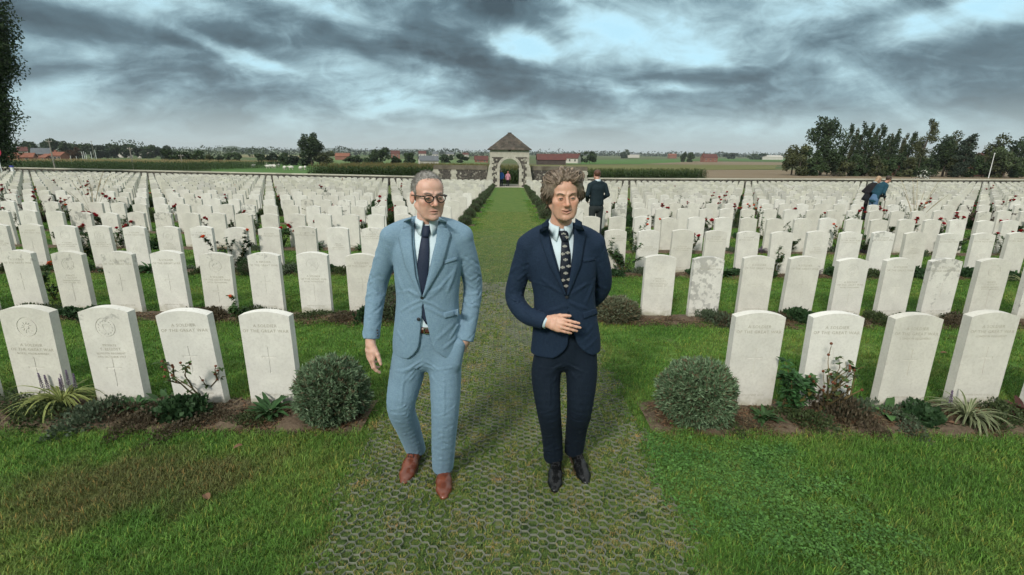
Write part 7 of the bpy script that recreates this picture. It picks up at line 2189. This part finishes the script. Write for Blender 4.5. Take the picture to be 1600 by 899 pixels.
handR2 = hand_prims(hand_frame((.100, .190, 1.02), (-.9, .1, -.4), (0, 1, .2), False), [(.2, .3, .2)] * 4, False, .02, .2, .9)
body(PR, SR, HR, head_prim(HR, 1.05, 1.05, .95, .0, 1.06), [handR, handR2], head_colour(HR, (0.58, 0.340, 0.240), (0.46, 0.20, 0.16), .22, .16, .95),
     ([(-.10, .13, .0028)], [(-.26, .13, .0032)], [(.98, 1.12, .0028), (1.53, 1.84, .0028)]))
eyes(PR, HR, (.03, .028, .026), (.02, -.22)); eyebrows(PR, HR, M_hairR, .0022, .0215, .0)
tieR, rowsR = tie(PR, gsR, [(882.5, 372), (884, 400), (883, 430), (885, 458), (886, 475)], [5, 7.5, 8.5, 9, 9], M_tieR, ([(881, 361), (882.5, 378)], [8.5, 8, 4.5]), .005)
mm = MB()
def motif(c, ex, ez, n_, s):
    for (u0, u1, v0, v1) in ((-1.0, 1.0, -.20, .20), (-.30, .30, -.62, .62), (-.72, -.48, -.45, .45), (.48, .72, -.45, .45)):
        o_ = n_ * (.0012 + .0004 * len(mm.v) % 2 * 0)
        mm.add([c + ex * u0 * s + ez * v0 * s + o_, c + ex * u1 * s + ez * v0 * s + o_, c + ex * u1 * s + ez * v1 * s + o_, c + ex * u0 * s + ez * v1 * s + o_], [(0, 1, 2, 3)])
for i, (x, y) in enumerate([(882.5, 385), (887, 395), (879, 397), (883.5, 406), (888.5, 416), (879, 418), (884, 427), (889, 437), (879.5, 438), (884.5, 447), (890, 456), (880, 457), (880.5, 366), (885, 371)]):
    c = PR.on(gsR, x, y, off=.005 + .0045 + .0035 + (.012 if y < 375 else 0)); c2 = PR.on(gsR, x + 2, y, off=.0125)
    motif(c, np.array((1.0, .0, 0)), np.array((0, -.12, 1.0)), np.array((0, -1.0, 0)), .0125)
mo = mm.build('tie_motif', M_motif, tieR); mo['kind'] = 'stuff'
# shirt cuff at the folded arm
mb = MB(); a = np.array(RX(852, 503, -.166)); n = np.array((.86, -.42, -.28)); mb.tube([a - n * .03, a + n * .012], [.036, .035], 16); link_mesh('shirt_cuff', mb.mesh('shirt_cuff', M_shirt, True), jkR)
# wavy swept hair: a base volume with many loose locks
def wavy_hair(P, L):
    g = Grid(*[axis(c - .19, c + .19, .0042) for c in L.pt((0, .01, .04))])
    def fn(X, Y, Z):
        x, y, z = L.inv(X, Y, Z); x, y, z = np.broadcast_arrays(x, y, z); ax = np.abs(x)
        d = ellf((0, .024, .050), (.088, .104, .081))(x, y, z)
        d = smin(d, ellf((.074, .006, .026), (.037, .050, .046))(ax, y, z), .025)
        d = smin(d, ellf((.004, -.016, .099), (.062, .060, .043))(x, y, z), .03)
        d = smin(d, ellf((.052, -.002, .076), (.046, .060, .046))(ax, y, z), .03)
        d = smin(d, ellf((0, .085, -.03), (.07, .04, .06))(x, y, z), .03)
        d += .0022 * np.sin(x * 120 + 40 * z) + .0015 * np.sin(y * 90 + z * 70)
        face = ellf((.002, -.105, -.006), (.073, .082, .104))(x, y, z) + .0045 * np.sin(x * 170 + 1.0) * np.sin(z * 60 + 2) + .003 * np.sin(x * 320)
        low = ellf((0, -.06, -.105), (.11, .10, .082))(x, y, z)
        d = -smin(-d, face, .008); d = -smin(-d, low, .008)
        return d
    c = L.pt((0, .01, .04)); g.add(Prim(fn, c - .19, c + .19), .004)
    me = g.mesh('hair', M_hairR); o = link_mesh('hair', me, P.root)
    rd = random.Random(8); mb = MB(); vs = me.vertices; N = len(vs); cnt = 0
    while cnt < 1300:
        thick = cnt < 330
        v = vs[rd.randrange(N)]
        lp = np.array(L.inv(*[np.float64(q) for q in v.co])); nl = np.array(L.inv(*(np.array(v.normal) + L.o)))
        if lp[1] > .09 and rd.random() < .6: continue
        sgn = 1 if lp[0] > 0 else -1
        # swept up and over from the forehead, falling and flicking out at the sides
        if lp[2] > .062 and lp[1] < -.02: d = np.array((.75 * sgn * min(1, abs(lp[0] + .012) / .03) + .1, .35, .75))
        elif lp[2] > .070: d = np.array((.75 * sgn * min(1, abs(lp[0]) / .05) + .25, .75, -.1))
        else: d = np.array((.10 * sgn, .40 + rd.uniform(-.2, .2), -1.0))
        d = d + np.array([rd.uniform(-.24, .24) for _ in range(3)])
        d = d - nl * d.dot(nl); d /= np.linalg.norm(d)
        ln = rd.uniform(.045, .080)
        sd_ = np.cross(d, nl); sd_ /= max(1e-6, np.linalg.norm(sd_))
        lk = rd.uniform(.001, .017); ph = rd.uniform(0, 6.28); pts = []; q = lp - nl * (.004 if thick else .001)
        rd_f = rd.uniform(.0, .028)
        for j in range(8):
            t = j / 7
            lift = (lk if thick else lk * .6) * math.sin(t * 3.1) + (rd_f * t ** 3 if lp[2] < .02 else .004 * t ** 2)
            w_ = q + sd_ * math.sin(ph + t * 2.8) * .008 * (.3 + t) + nl * lift
            if ((w_[0] / .066) ** 2 + ((w_[1] + .105) / .070) ** 2 + ((w_[2] + .008) / .097) ** 2) < 1.0: break
            pts.append(L.pt(w_)); 
            d = d + nl * (-.10); d /= np.linalg.norm(d)
            q = q + d * ln / 7
        if len(pts) < 5: continue
        r0 = (rd.uniform(.0065, .0105) if cnt < 90 else rd.uniform(.0030, .0058)) if thick else rd.uniform(.0010, .0019)
        mb.tube(pts, [r0 * (.55 + .45 * math.sin(math.pi * min(1, k / (len(pts) - 1) * 1.2))) * (1 - .85 * (k / (len(pts) - 1)) ** 3) for k in range(len(pts))], 5 if thick else 4, np.array((1, .98, .95)) * rd.uniform(.45, 1.5), 0, .5); cnt += 1
    link_mesh('hair_strands', mb.mesh('hair_strands', M_hairR, True), o)['kind'] = 'stuff'
wavy_hair(PR, HR)
shoe(PR, (.036, .145), (.002, -.150), 0.0, M_blk, width=1.0)
shoe(PR, (.158, .215), (.200, -.072), .012, M_blk, width=1.0)

# ------------------------------------------------------------------ visitors farther off
def visitor(X, Y, yaw, label, h, top, trou, hair, lean=0.0, bow=0.0, arms=None, collar_c=None, coat=0.80, long_hair=False, h_=.011):
    P = Person(X, Y, label); P.root.rotation_euler.z = yaw
    P.root.location.z = gz(Y)
    k = h / 1.75
    ly = lambda z: -lean * max(0.0, z - .9)
    mt = mat_cloth('visitor_top', top, tuple(c * 1.5 for c in top), top, sheen=.05, weave=120); mtr = mat_cloth('visitor_trousers', trou, tuple(c * 1.35 for c in trou), trou, sheen=.05, weave=120)
    mh = mat_hair('visitor_hair', hair, tuple(c * 1.5 for c in hair), hair)
    def n(*a): return (a[0] * k, a[1] * k + ly(a[2]) * k, a[2] * k) + tuple(q * k for q in a[3:])
    g = Grid(axis(-.26, .26, h_), axis(-.30, .30, h_), axis(.04, 1.05, h_))
    g.add(chain([n(0, 0, .98, .15, .11), n(0, 0, .86, .165, .12)], .02), .02)
    for s in (-1, 1): g.add(chain([n(s * .09, 0, .84, .092), n(s * .10, -.02, .50, .068), n(s * .10, .03, .09, .055)], .02), .02)
    link_mesh('trousers', g.mesh('trousers', mtr), P.root)
    rr = .40 + lean * .6
    g = Grid(axis(-.36, .36, h_), axis(-rr - .12, rr, h_), axis(coat * k - .05, 1.6 * k, h_))
    g.add(chain([n(0, 0, coat, .178, .125), n(0, 0, 1.08, .165, .115), n(0, 0, 1.32, .185, .12), n(0, .01, 1.42, .15, .09)], .02), .02)
    g.add(chain([n(-.16, .01, 1.40, .058), n(0, .02, 1.46, .06), n(.16, .01, 1.40, .058)]), .03)
    arms = arms or [((-.27, .04, 1.12), (-.25, -.06, .88)), ((.27, .04, 1.12), (.25, -.06, .88))]
    hd = []
    for s, (e, w_) in zip((-1, 1), arms):
        g.add(chain([n(s * .19, .01, 1.38, .062), n(e[0], e[1], e[2], .052), n(w_[0], w_[1], w_[2], .042)], .02), .02); hd.append((n(*e), n(*w_)))
    g.folds(rand_folds(random.Random(int(X * 100)), n(0, -.02, .95)[:3], n(0, -.02, 1.3)[:3], .12, 6, .008, .02))
    link_mesh('jacket', g.mesh('jacket', mt), P.root)
    hc = np.array(n(0, -.015 - bow * .10, 1.62 - bow * .03)); Lh = Local(hc, frame(0, .1 + bow))
    b = Grid(axis(-.34, .34, .02, [(-.10, .10, .006)]), axis(-rr - .2, .3, .02, [(hc[1] - .13, hc[1] + .13, .006)]), axis(.06, 1.85, .02, [(hc[2] - .15, hc[2] + .15, .006)]))
    b.add(chain([n(0, 0, .9, .10, .08), n(0, 0, 1.4, .10, .07)]), .02); b.add(chain([n(0, .01, 1.42, .055), tuple(hc + np.array((0, .02, -.06))) + (.052,)]), .02)
    for s in (-1, 1): b.add(chain([n(s * .09, 0, .84, .06), n(s * .10, -.02, .5, .045), n(s * .10, .03, .09, .035)]), .02)
    b.add(head_prim(Lh), .018)
    for s, (e, w_) in zip((-1, 1), hd):
        d = np.array(w_) - np.array(e); d /= np.linalg.norm(d)
        b.add(chain([e + (.036,), w_ + (.034,)]), .02)
        for p, kk in hand_prims(hand_frame(w_, d, (s * 1.0, -.3, 0), s < 0), [(.3, .4, .3)] * 4, s < 0): b.add(p, kk)
    link_mesh('body', b.mesh('body', M_skin, lambda V: np.ones((len(V), 3)) * np.array((.45, .24, .17))), P.root)
    hg = Grid(*[axis(c - .19, c + .17, .008) for c in hc])
    def fn(X_, Y_, Z_):
        x, y, z = Lh.inv(X_, Y_, Z_); x, y, z = np.broadcast_arrays(x, y, z)
        d = ellf((0, .02, .042), (.086, .105, .092))(x, y, z) + .003 * np.sin(x * 150) * np.sin(z * 140 + y * 90)
        if long_hair: d = smin(d, ellf((0, .05, -.06), (.085, .06, .10))(x, y, z), .03)
        d = -smin(-d, ellf((0, -.105, -.01), (.066, .085, .085))(x, y, z), .006)
        return np.maximum(d, (-.16 if long_hair else -.045) - z)
    hg.add(Prim(fn, hc - .19, hc + .17)); link_mesh('hair', hg.mesh('hair', mh), P.root)
    if collar_c:
        V = []; mb = MB(); cc = n(0, .015, 1.485)
        mb.tube([(cc[0], cc[1], cc[2] - .015), (cc[0], cc[1] - .004, cc[2] + .035)], [.078 * k, .066 * k], 14); mb.build('collar', M_shirt, P.root, True)
    sm = MB()
    for s in (-1, 1):
        f = n(s * .10, .03, .09); sb = MB()
        sb.sphere((f[0], f[1] - .07, .035), (.045, .135, .05), 10, 6); sb.sphere((f[0], f[1], .06), (.042, .05, .06), 8, 5)
        sb.build('shoe', M_blk, P.root, True)['kind'] = 'thing'
    return P
p = at(933, 300, 12.75)
visitor(p.x, 12.75, math.pi + .25, 'person seen from behind in a dark jumper with white collar standing among the headstones', 1.86, (0.010, 0.019, 0.024), (0.022, 0.027, 0.028), (0.075, 0.032, 0.018), 0.02, .25, [((-.26, .04, 1.16), (-.17, -.16, 1.02)), ((.26, .04, 1.16), (.17, -.16, 1.02))], True, .95)
p = at(1367, 305, 19.0)
PB = visitor(p.x, 19.0, math.pi / 2 + .15, 'person in a blue jacket and jeans bending over the headstones with a camera in hand', 1.72, (0.012, 0.045, 0.066), (0.08, 0.14, 0.23), (0.045, 0.028, 0.02), .55, .5, [((-.24, -.02, 1.12), (-.20, -.22, .95)), ((.24, -.02, 1.12), (.20, -.22, .95))], False)
p = at(1354, 305, 19.6)
visitor(p.x, 19.6, math.pi / 2 + .1, 'fair-haired person in a long dark coat standing just behind the blue jacket', 1.70, (0.014, 0.012, 0.014), (0.012, 0.013, 0.016), (0.30, 0.20, 0.12), .48, .4, [((-.22, .10, 1.14), (-.14, -.14, 1.02)), ((.22, .10, 1.14), (.14, -.14, 1.02))], True, .68, True)
p = at(1377, 307, 18.75)
cm = empty('camera', (p.x, 18.72, p.z)); tag(cm, 'small black camera held by the person in the blue jacket', 'camera')
mb = MB(); mb.box((-.07, -.03, -.045), (.07, .03, .045)); mb.box((-.03, -.025, .045), (.03, .025, .065)); mb.build('camera_body', M_blk, cm)
mb = MB(); mb.tube([(.07, 0, 0), (.15, 0, -.01)], [.036, .034], 12); mb.build('lens', M_button, cm)
p = at(783, 290, 52.9)
visitor(p.x, 52.9, math.pi + .1, 'person with white hair in a blue jacket seen from behind under the gate arch', 1.74, (0.030, 0.095, 0.30), (0.015, 0.02, 0.04), (0.36, 0.34, 0.31), .02, .1, None, False, .84, False, .016)
p = at(793.5, 290, 52.9)
visitor(p.x, 52.9, math.pi - .3, 'person in a pink jacket and dark trousers seen from behind under the gate arch', 1.60, (0.40, 0.19, 0.23), (0.012, 0.013, 0.018), (0.34, 0.15, 0.12), .05, .1, None, False, .84, False, .016)
# ================================================================== GRASS (scattered tufts; nobody could count them)
grg = np.random.default_rng(77)
def mat_blade(name, mode):
    m, t, b = pbsdf(name)
    g = t.n('ShaderNodeNewGeometry').outputs['Position']
    if mode == 'lawn': col = grass_colour(t, g)
    elif mode == 'path': col = t.ramp(t.noise(g, 6.0, 5.0, 0.65), [(0.3, (0.082, 0.165, 0.032)), (0.5, (0.138, 0.215, 0.052)), (0.62, (0.205, 0.225, 0.078)), (0.75, (0.31, 0.265, 0.125))])
    else: col = t.ramp(t.noise(g, 4.0, 4.0), [(0.3, (0.058, 0.150, 0.032)), (0.7, (0.102, 0.210, 0.046))])
    a = t.n('ShaderNodeAttribute', attribute_name='Col')
    col = t.mix(1.0, col, a.outputs['Color'], 'MULTIPLY')
    t.link(col, b.inputs['Base Color']); b.inputs['Roughness'].default_value = 0.55; b.inputs['Specular IOR Level'].default_value = 0.25
    tr = t.n('ShaderNodeBsdfTranslucent', i_Color=col)
    mx = t.n('ShaderNodeMixShader', i_0=0.3)
    t.link(b.outputs[0], mx.inputs[1]); t.link(tr.outputs[0], mx.inputs[2])
    t.link(mx.outputs[0], [x for x in t.t.nodes if x.type == 'OUTPUT_MATERIAL'][0].inputs[0])
    return m
MB_LAWN, MB_PATH, MB_CLOVER = mat_blade('grass_blade', 'lawn'), mat_blade('path_grass_blade', 'path'), mat_blade('clover_leaf', 'clover')
def tuft(n, size, h, w_, material, dry=0.1, lie=0.5, curl=0.5):
    mb = MB()
    a = grg.uniform(-size / 2, size / 2, n); b = grg.uniform(-size / 2, size / 2, n)
    az = grg.uniform(0, 6.283, n); hh = h * grg.uniform(0.5, 1.25, n)
    ln = np.abs(grg.normal(0, lie, n))
    P = np.stack([a, b, np.full(n, -0.003)], 1)
    hd = np.stack([np.cos(az), np.sin(az), np.zeros(n)], 1)
    sd = np.stack([-np.sin(az), np.cos(az), np.zeros(n)], 1)
    mid = P + hd * (np.sin(ln) * hh * 0.5)[:, None] + np.array([0, 0, 1]) * (np.cos(ln) * hh * 0.55)[:, None]
    l2 = ln + curl
    tip = mid + hd * (np.sin(l2) * hh * 0.5)[:, None] + np.array([0, 0, 1]) * (np.cos(l2) * hh * 0.45)[:, None]
    ww = (w_ * grg.uniform(0.6, 1.3, n))[:, None]
    V = np.stack([P - sd * ww, P + sd * ww, mid + sd * ww * 0.8, mid - sd * ww * 0.8, tip], 1).reshape(-1, 3)
    k = grg.uniform(0.45, 1.65, (n, 1)) * np.ones((1, 3))
    isd = grg.random((n, 1)) < dry
    k = np.where(isd, np.array([2.6, 1.5, 1.6]) * grg.uniform(0.7, 1.3, (n, 1)), k)
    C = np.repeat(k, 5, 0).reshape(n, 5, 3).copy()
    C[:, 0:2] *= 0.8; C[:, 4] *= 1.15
    F = []
    for i in range(n):
        q = 5 * i
        F += [(q, q + 1, q + 2, q + 3), (q + 3, q + 2, q + 4)]
    mb.add(V, F, C.reshape(-1, 3))
    return mb.mesh('tuft', material)
def clover_tuft(n, size):
    mb = MB()
    for i in range(n):
        x, y = grg.uniform(-size / 2, size / 2, 2); z = grg.uniform(0.010, 0.038); r = grg.uniform(0.003, 0.0062); a0 = grg.uniform(0, 6.28)
        c = grg.uniform(0.6, 1.5)
        tx, ty = grg.uniform(-.5, .5, 2)
        for k in range(3):
            a = a0 + 2.094 * k
            pts = []
            for (u, v) in ((0, 0), (0.45, 0.62), (1.05, 0.60), (1.15, 0), (1.05, -0.60), (0.45, -0.62)):
                px, py = r * (u * math.cos(a) - v * math.sin(a)), r * (u * math.sin(a) + v * math.cos(a))
                pts.append((x + px, y + py, z + px * tx + py * ty + abs(v) * r * .25))
            mb.add(pts, [(0, 1, 2, 3), (0, 3, 4, 5)], (c, c, c))
        mb.add([(x - .0008, y, 0), (x + .0008, y, 0), (x, y, z)], [(0, 1, 2)], (.6, .6, .6))
    return mb.mesh('clover', MB_CLOVER)
def scatter(name, P, scale, meshes, label, cat):
    N = len(P)
    me = bpy.data.meshes.new(name)
    me.from_pydata([tuple(p) for p in P], [], [])
    for an, ty, dat in (('rot', 'FLOAT_VECTOR', None), ('scl', 'FLOAT', scale), ('idx', 'INT', None)):
        a_ = me.attributes.new(an, ty, 'POINT')
        if an == 'rot':
            r = np.zeros((N, 3), np.float32); r[:, 2] = grg.uniform(0, 6.283, N); r[:, 0] = R(-1.9)
            r[:, 0] = 0
            a_.data.foreach_set('vector', r.ravel())
        elif an == 'scl': a_.data.foreach_set('value', np.asarray(scale, np.float32))
        else: a_.data.foreach_set('value', grg.integers(0, len(meshes), N).astype(np.int32))
    o = link_mesh(name, me)
    src = bpy.data.collections.new(name + '_sources')
    for q in meshes:
        src.objects.link(bpy.data.objects.new('tuft', q))
    ng = bpy.data.node_groups.new(name + '_scatter', 'GeometryNodeTree')
    ng.interface.new_socket('Geometry', in_out='INPUT', socket_type='NodeSocketGeometry')
    ng.interface.new_socket('Geometry', in_out='OUTPUT', socket_type='NodeSocketGeometry')
    gi, go = ng.nodes.new('NodeGroupInput'), ng.nodes.new('NodeGroupOutput')
    iop = ng.nodes.new('GeometryNodeInstanceOnPoints')
    ci = ng.nodes.new('GeometryNodeCollectionInfo')
    ci.inputs['Collection'].default_value = src
    ci.inputs['Separate Children'].default_value = True
    ci.inputs['Reset Children'].default_value = True
    def named(an, ty):
        q = ng.nodes.new('GeometryNodeInputNamedAttribute'); q.data_type = ty; q.inputs[0].default_value = an
        return [s_ for s_ in q.outputs if s_.enabled and s_.name == 'Attribute'][0]
    L = ng.links.new
    L(gi.outputs[0], iop.inputs['Points']); L(ci.outputs[0], iop.inputs['Instance'])
    iop.inputs['Pick Instance'].default_value = True
    L(named('idx', 'INT'), iop.inputs['Instance Index']); L(named('rot', 'FLOAT_VECTOR'), iop.inputs['Rotation']); L(named('scl', 'FLOAT'), iop.inputs['Scale'])
    L(iop.outputs[0], go.inputs[0])
    md = o.modifiers.new('scatter', 'NODES'); md.node_group = ng
    tag(o, label, cat, None, 'stuff')
    return o
def in_bed(x, y):
    for k, ry in enumerate(ROWS):
        f = (0.41 if k == 0 else 0.25) + 0.06 * mnoise.noise(Vector((x * 4, k * 7.0, 2)))
        if ry - f < y < ry + 0.06 and abs(x) > 1.1 + 0.0065 * ry: return True
    return False
def in_clover(x, y):
    # a clover patch on the navy suited man's side in front of the bed
    u, v = (x - 1.42) / 0.62, (y - 2.55) / 0.62
    u += 0.35 * v
    return u * u + v * v < 1.0 + 0.75 * mnoise.noise(Vector((x * 3.2, y * 3.2, 0))) + 0.4 * mnoise.noise(Vector((x * 11, y * 11, 5))) + grg.uniform(-.85, .30)
def field_points(y0, y1, cell, wide, keep):
    P = []; y = y0
    while y < y1:
        xm = min(y * wide + 0.4, 60)
        n = int(2 * xm / cell)
        xs = -xm + (np.arange(n) + grg.uniform(0, 1, n)) * cell
        yy = y + grg.uniform(0, cell, n)
        for x, q in zip(xs, yy):
            if keep(x, q): P.append((x, q, gz(q) + 0.004))
        y += cell
    return P
def edge_w(y): return PATHW + 0.10 * mnoise.noise(Vector((2.0, y * 1.7, 4)))
lawn_keep = lambda x, y: abs(x) > edge_w(y) - 0.12 * grg.random() and not in_bed(x, y) and not (in_clover(x, y) and grg.random() < 0.35)
t_near = [tuft(130, 0.10, 0.044, 0.0017, MB_LAWN, 0.10, 0.6) for _ in range(6)]
t_mid = [tuft(110, 0.16, 0.040, 0.0022, MB_LAWN, 0.08, 0.5) for _ in range(4)]
t_far = [tuft(120, 0.34, 0.042, 0.0048, MB_LAWN, 0.06, 0.5) for _ in range(4)]
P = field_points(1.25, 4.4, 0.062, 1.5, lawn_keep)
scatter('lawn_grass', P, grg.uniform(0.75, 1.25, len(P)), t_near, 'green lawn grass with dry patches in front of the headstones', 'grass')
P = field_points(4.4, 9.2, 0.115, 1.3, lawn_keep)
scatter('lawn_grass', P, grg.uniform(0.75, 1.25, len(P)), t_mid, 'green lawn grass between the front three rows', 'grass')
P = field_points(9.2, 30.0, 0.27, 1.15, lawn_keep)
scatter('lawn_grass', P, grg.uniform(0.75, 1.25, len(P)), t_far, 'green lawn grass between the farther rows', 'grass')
p_near = [tuft(72, 0.085, 0.030, 0.0014, MB_PATH, 0.24, 0.8, 0.7) for _ in range(8)]
p_mid = [tuft(60, 0.16, 0.026, 0.0024, MB_PATH, 0.15, 0.8, 0.7) for _ in range(4)]
def path_keep(x, y):
    if abs(x) > edge_w(y) + 0.05: return False
    nn = mnoise.noise(Vector((x * 2.3, y * 2.3, 0))) + 0.4 * mnoise.noise(Vector((x * 9, y * 9, 4)))
    return grg.random() < 0.92 - 0.80 * nn + 0.5 * max(0, abs(x) / PATHW - .7)
P = field_points(1.25, 8.0, 0.042, 0.7, lambda x, y: path_keep(x, y) and grg.random() < (8.0 - y) / 2.6)
for fx, fy in ((-.38, 2.59), (-.60, 2.75), (.30, 2.66), (.46, 2.73)):      # blades pressed round the soles
    for _ in range(26):
        a = grg.uniform(0, 6.283); P.append((fx + .085 * math.cos(a) * grg.uniform(.75, 1.3), fy + .185 * math.sin(a) * grg.uniform(.8, 1.2), gz(fy) + .004))
scatter('path_grass', P, grg.uniform(0.6, 1.2, len(P)), p_near, 'thin mossy grass and straw growing through the honeycomb path', 'grass')
P = field_points(5.2, 22.0, 0.085, 0.3, lambda x, y: path_keep(x, y) and grg.random() < (y - 5.0) / 3.2)
scatter('path_grass', P, grg.uniform(0.7, 1.2, len(P)), p_mid, 'short grass growing over the farther path', 'grass')
cl = [clover_tuft(70, 0.11) for _ in range(5)]
P = field_points(1.4, 3.3, 0.06, 1.2, lambda x, y: in_clover(x, y) and abs(x) > edge_w(y) - 0.1)
scatter('clover', P, grg.uniform(0.8, 1.3, len(P)), cl, 'dense clover patch in the lawn before the navy side bed', 'clover')
# clods, dead leaves and stalks on the front beds
def litter(n, size):
    mb = MB()
    for i in range(n):
        x, y = grg.uniform(-size / 2, size / 2, 2)
        if grg.random() < .6:
            r = grg.uniform(.004, .012); c = np.array((0.075, 0.052, 0.034)) * grg.uniform(.6, 1.7)
            mb.sphere((x, y, r * .4), (r * grg.uniform(.7, 1.3), r * grg.uniform(.7, 1.3), r * .7), 5, 4, c)
        elif grg.random() < .6:
            ribbon(mb, (x, y, .012), grg.uniform(0, 6.28), grg.uniform(-.2, .5), grg.uniform(.02, .04), .008, .8, np.array((0.15, 0.085, 0.05)) * grg.uniform(.5, 1.5), 3, .4)
        else:
            a = grg.uniform(0, 6.28); l = grg.uniform(.03, .07)
            mb.tube([(x, y, .008), (x + math.cos(a) * l, y + math.sin(a) * l, .02)], [.0018, .0012], 3, np.array((0.24, 0.19, 0.12)) * grg.uniform(.6, 1.3))
    return mb.mesh('litter', M_leaf)
lt = [litter(26, 0.13) for _ in range(5)]
P = []
for k in (0, 1, 2):
    for q in range((1500, 900, 900)[k]):
        s = grg.choice((-1, 1)); x = s * grg.uniform(1.12, min(ROWS[k] * 1.08, 9)); y = ROWS[k] + grg.uniform(-.43, .05)
        P.append((x, y, gz(y) + .006 + .03 * max(0, 1 - abs(y - ROWS[k] + .2) / .22)))
scatter('soil_litter', P, grg.uniform(.6, 1.2, len(P)), lt, 'clods of soil, dead leaves and dry stalks on the front beds', 'soil')
# fallen leaves on the lawn
lm = MB()
ribbon(lm, (0, 0, 0), 0, 0.1, 0.05, 0.018, 0.6, (1, 1, 1), 4, 0.4)
leaf_me = lm.mesh('fallen_leaf', M_litter)
for px, py, lab in [(322, 783, 'single orange-brown fallen leaf on the dark lawn'), (380, 705, 'pale fallen leaf on the lawn near the front bed'), (1480, 668, 'yellowish fallen leaf by the striped clump'), (1478, 558, 'brown fallen leaf on grass between outer front stones')]:
    p = on_ground(px, py)
    o = put('fallen_leaf', leaf_me, p.x, p.y, lab, 'leaf', None, None, 1.1, 0.045)
# maize fields scattered from a few plants (nobody could count them)
def maize(poly, label, tas, step_x, step_y, h, seed):
    """poly: near-left, near-right, depth in metres, corners found on the terrain"""
    (nl, nr, depth) = poly
    a, b = on_ground(*nl), on_ground(*nr)
    P = []
    rd = np.random.default_rng(seed)
    y = 0.0
    while y < depth:
        n = int((b.x - a.x) / step_x)
        for i in range(n):
            t = (i + rd.uniform(-.3, .3)) / n
            px = a.x + (b.x - a.x) * t; py = a.y + (b.y - a.y) * t + y + rd.uniform(-.1, .1)
            P.append((px, py, gz(py)))
        y += step_y * (1 if y < 4 else 2.2)
    scatter('maize_field', P, rd.uniform(.88, 1.1, len(P)), [maize_plant(seed * 10 + q, h, tas) for q in range(4)], label, 'maize')
maize(((482, 284), (764, 287), 26), 'strip of green maize with olive tassels behind the wall left of the gatehouse', (0.20, 0.17, 0.07), 0.26, 0.7, 2.1, 1)
maize(((765, 287), (845, 288), 20), 'green maize seen through the gate arch', (0.18, 0.17, 0.07), 0.24, 0.7, 1.95, 4)
maize(((846, 288), (1105, 284.5), 7), 'dark green maize strip behind the wall right of the gatehouse', (0.11, 0.13, 0.05), 0.25, 0.7, 1.75, 2)
maize(((-60, 264.5), (300, 268), 45), 'broad maize field with straw-coloured tassels in front of the far village', (0.42, 0.33, 0.17), 0.45, 1.3, 2.0, 3)
# ================================================================== the burial ground rises gently towards both flanks
def rise(x, y):
    k = 1.0 if y < 60 else max(0.0, 1 - (y - 60) / 60)
    return k * ((0.0125 * max(0.0, -x - 9)) + (0.006 * max(0.0, x - 12)))
for o in list(SC.objects):
    if o.parent is not None or o.type not in ('MESH', 'EMPTY'): continue
    if o.name.split('.')[0] in ('lawn', 'flower_bed', 'headstones', 'lawn_grass', 'path_grass', 'clover'):
        me = o.data
        if o.name.startswith('lawn') and len(me.polygons) and len(me.vertices) < 40:
            ys_ = sorted({v.co.y for v in me.vertices}); zz = {round(v.co.y, 4): v.co.z for v in me.vertices}
            V = []; F = []
            xs_ = [-78, -9, 12, 78]
            for i, y in enumerate(ys_):
                for x in xs_: V.append((x, y, zz[round(y, 4)] + rise(x, min(y, 59))))
                if i:
                    for j in range(3): a = (i - 1) * 4 + j; F.append((a, a + 1, a + 5, a + 4))
            m_ = me.materials[0]
            me.clear_geometry(); me.from_pydata(V, [], F); me.update()
            continue
        co = np.empty(len(me.vertices) * 3, np.float32); me.vertices.foreach_get('co', co); co = co.reshape(-1, 3)
        co[:, 2] += 0.0125 * np.maximum(0, -co[:, 0] - 9) + 0.006 * np.maximum(0, co[:, 0] - 12)
        me.vertices.foreach_set('co', co.ravel()); me.update()
    elif o.location.y < 53 and abs(o.location.x) > 9 and o.get('kind') != 'structure':
        o.location.z += rise(o.location.x, o.location.y)
    elif o.name.startswith('boundary_wall'):
        # the long walls follow the rise
        cx = o.location.x
        for ch in o.children:
            me = ch.data
            import bmesh
            bm = bmesh.new(); bm.from_mesh(me)
            xcut = (-9 if cx < 0 else 12) - cx
            bmesh.ops.bisect_plane(bm, geom=bm.verts[:] + bm.edges[:] + bm.faces[:], plane_co=(xcut, 0, 0), plane_no=(1, 0, 0))
            for v in bm.verts: v.co.z += rise(v.co.x + cx, 53)
            bm.to_mesh(me); bm.free()
# ================================================================== AIR
mb = MB(); mb.box((-31000, -31000, -13.5), (31000, 31000, 190))
hm = bpy.data.materials.new('haze_air'); hm.use_nodes = True
ht = NT(hm.node_tree)
hv = ht.n('ShaderNodeVolumePrincipled', i_Density=0.00011, i_Anisotropy=0.0)
hv.inputs['Color'].default_value = (0.86, 0.93, 0.96, 1)
ho = ht.n('ShaderNodeOutputMaterial'); ht.link(hv.outputs[0], ho.inputs['Volume'])
hz_o = mb.build('haze', hm); hz_o['kind'] = 'stuff'
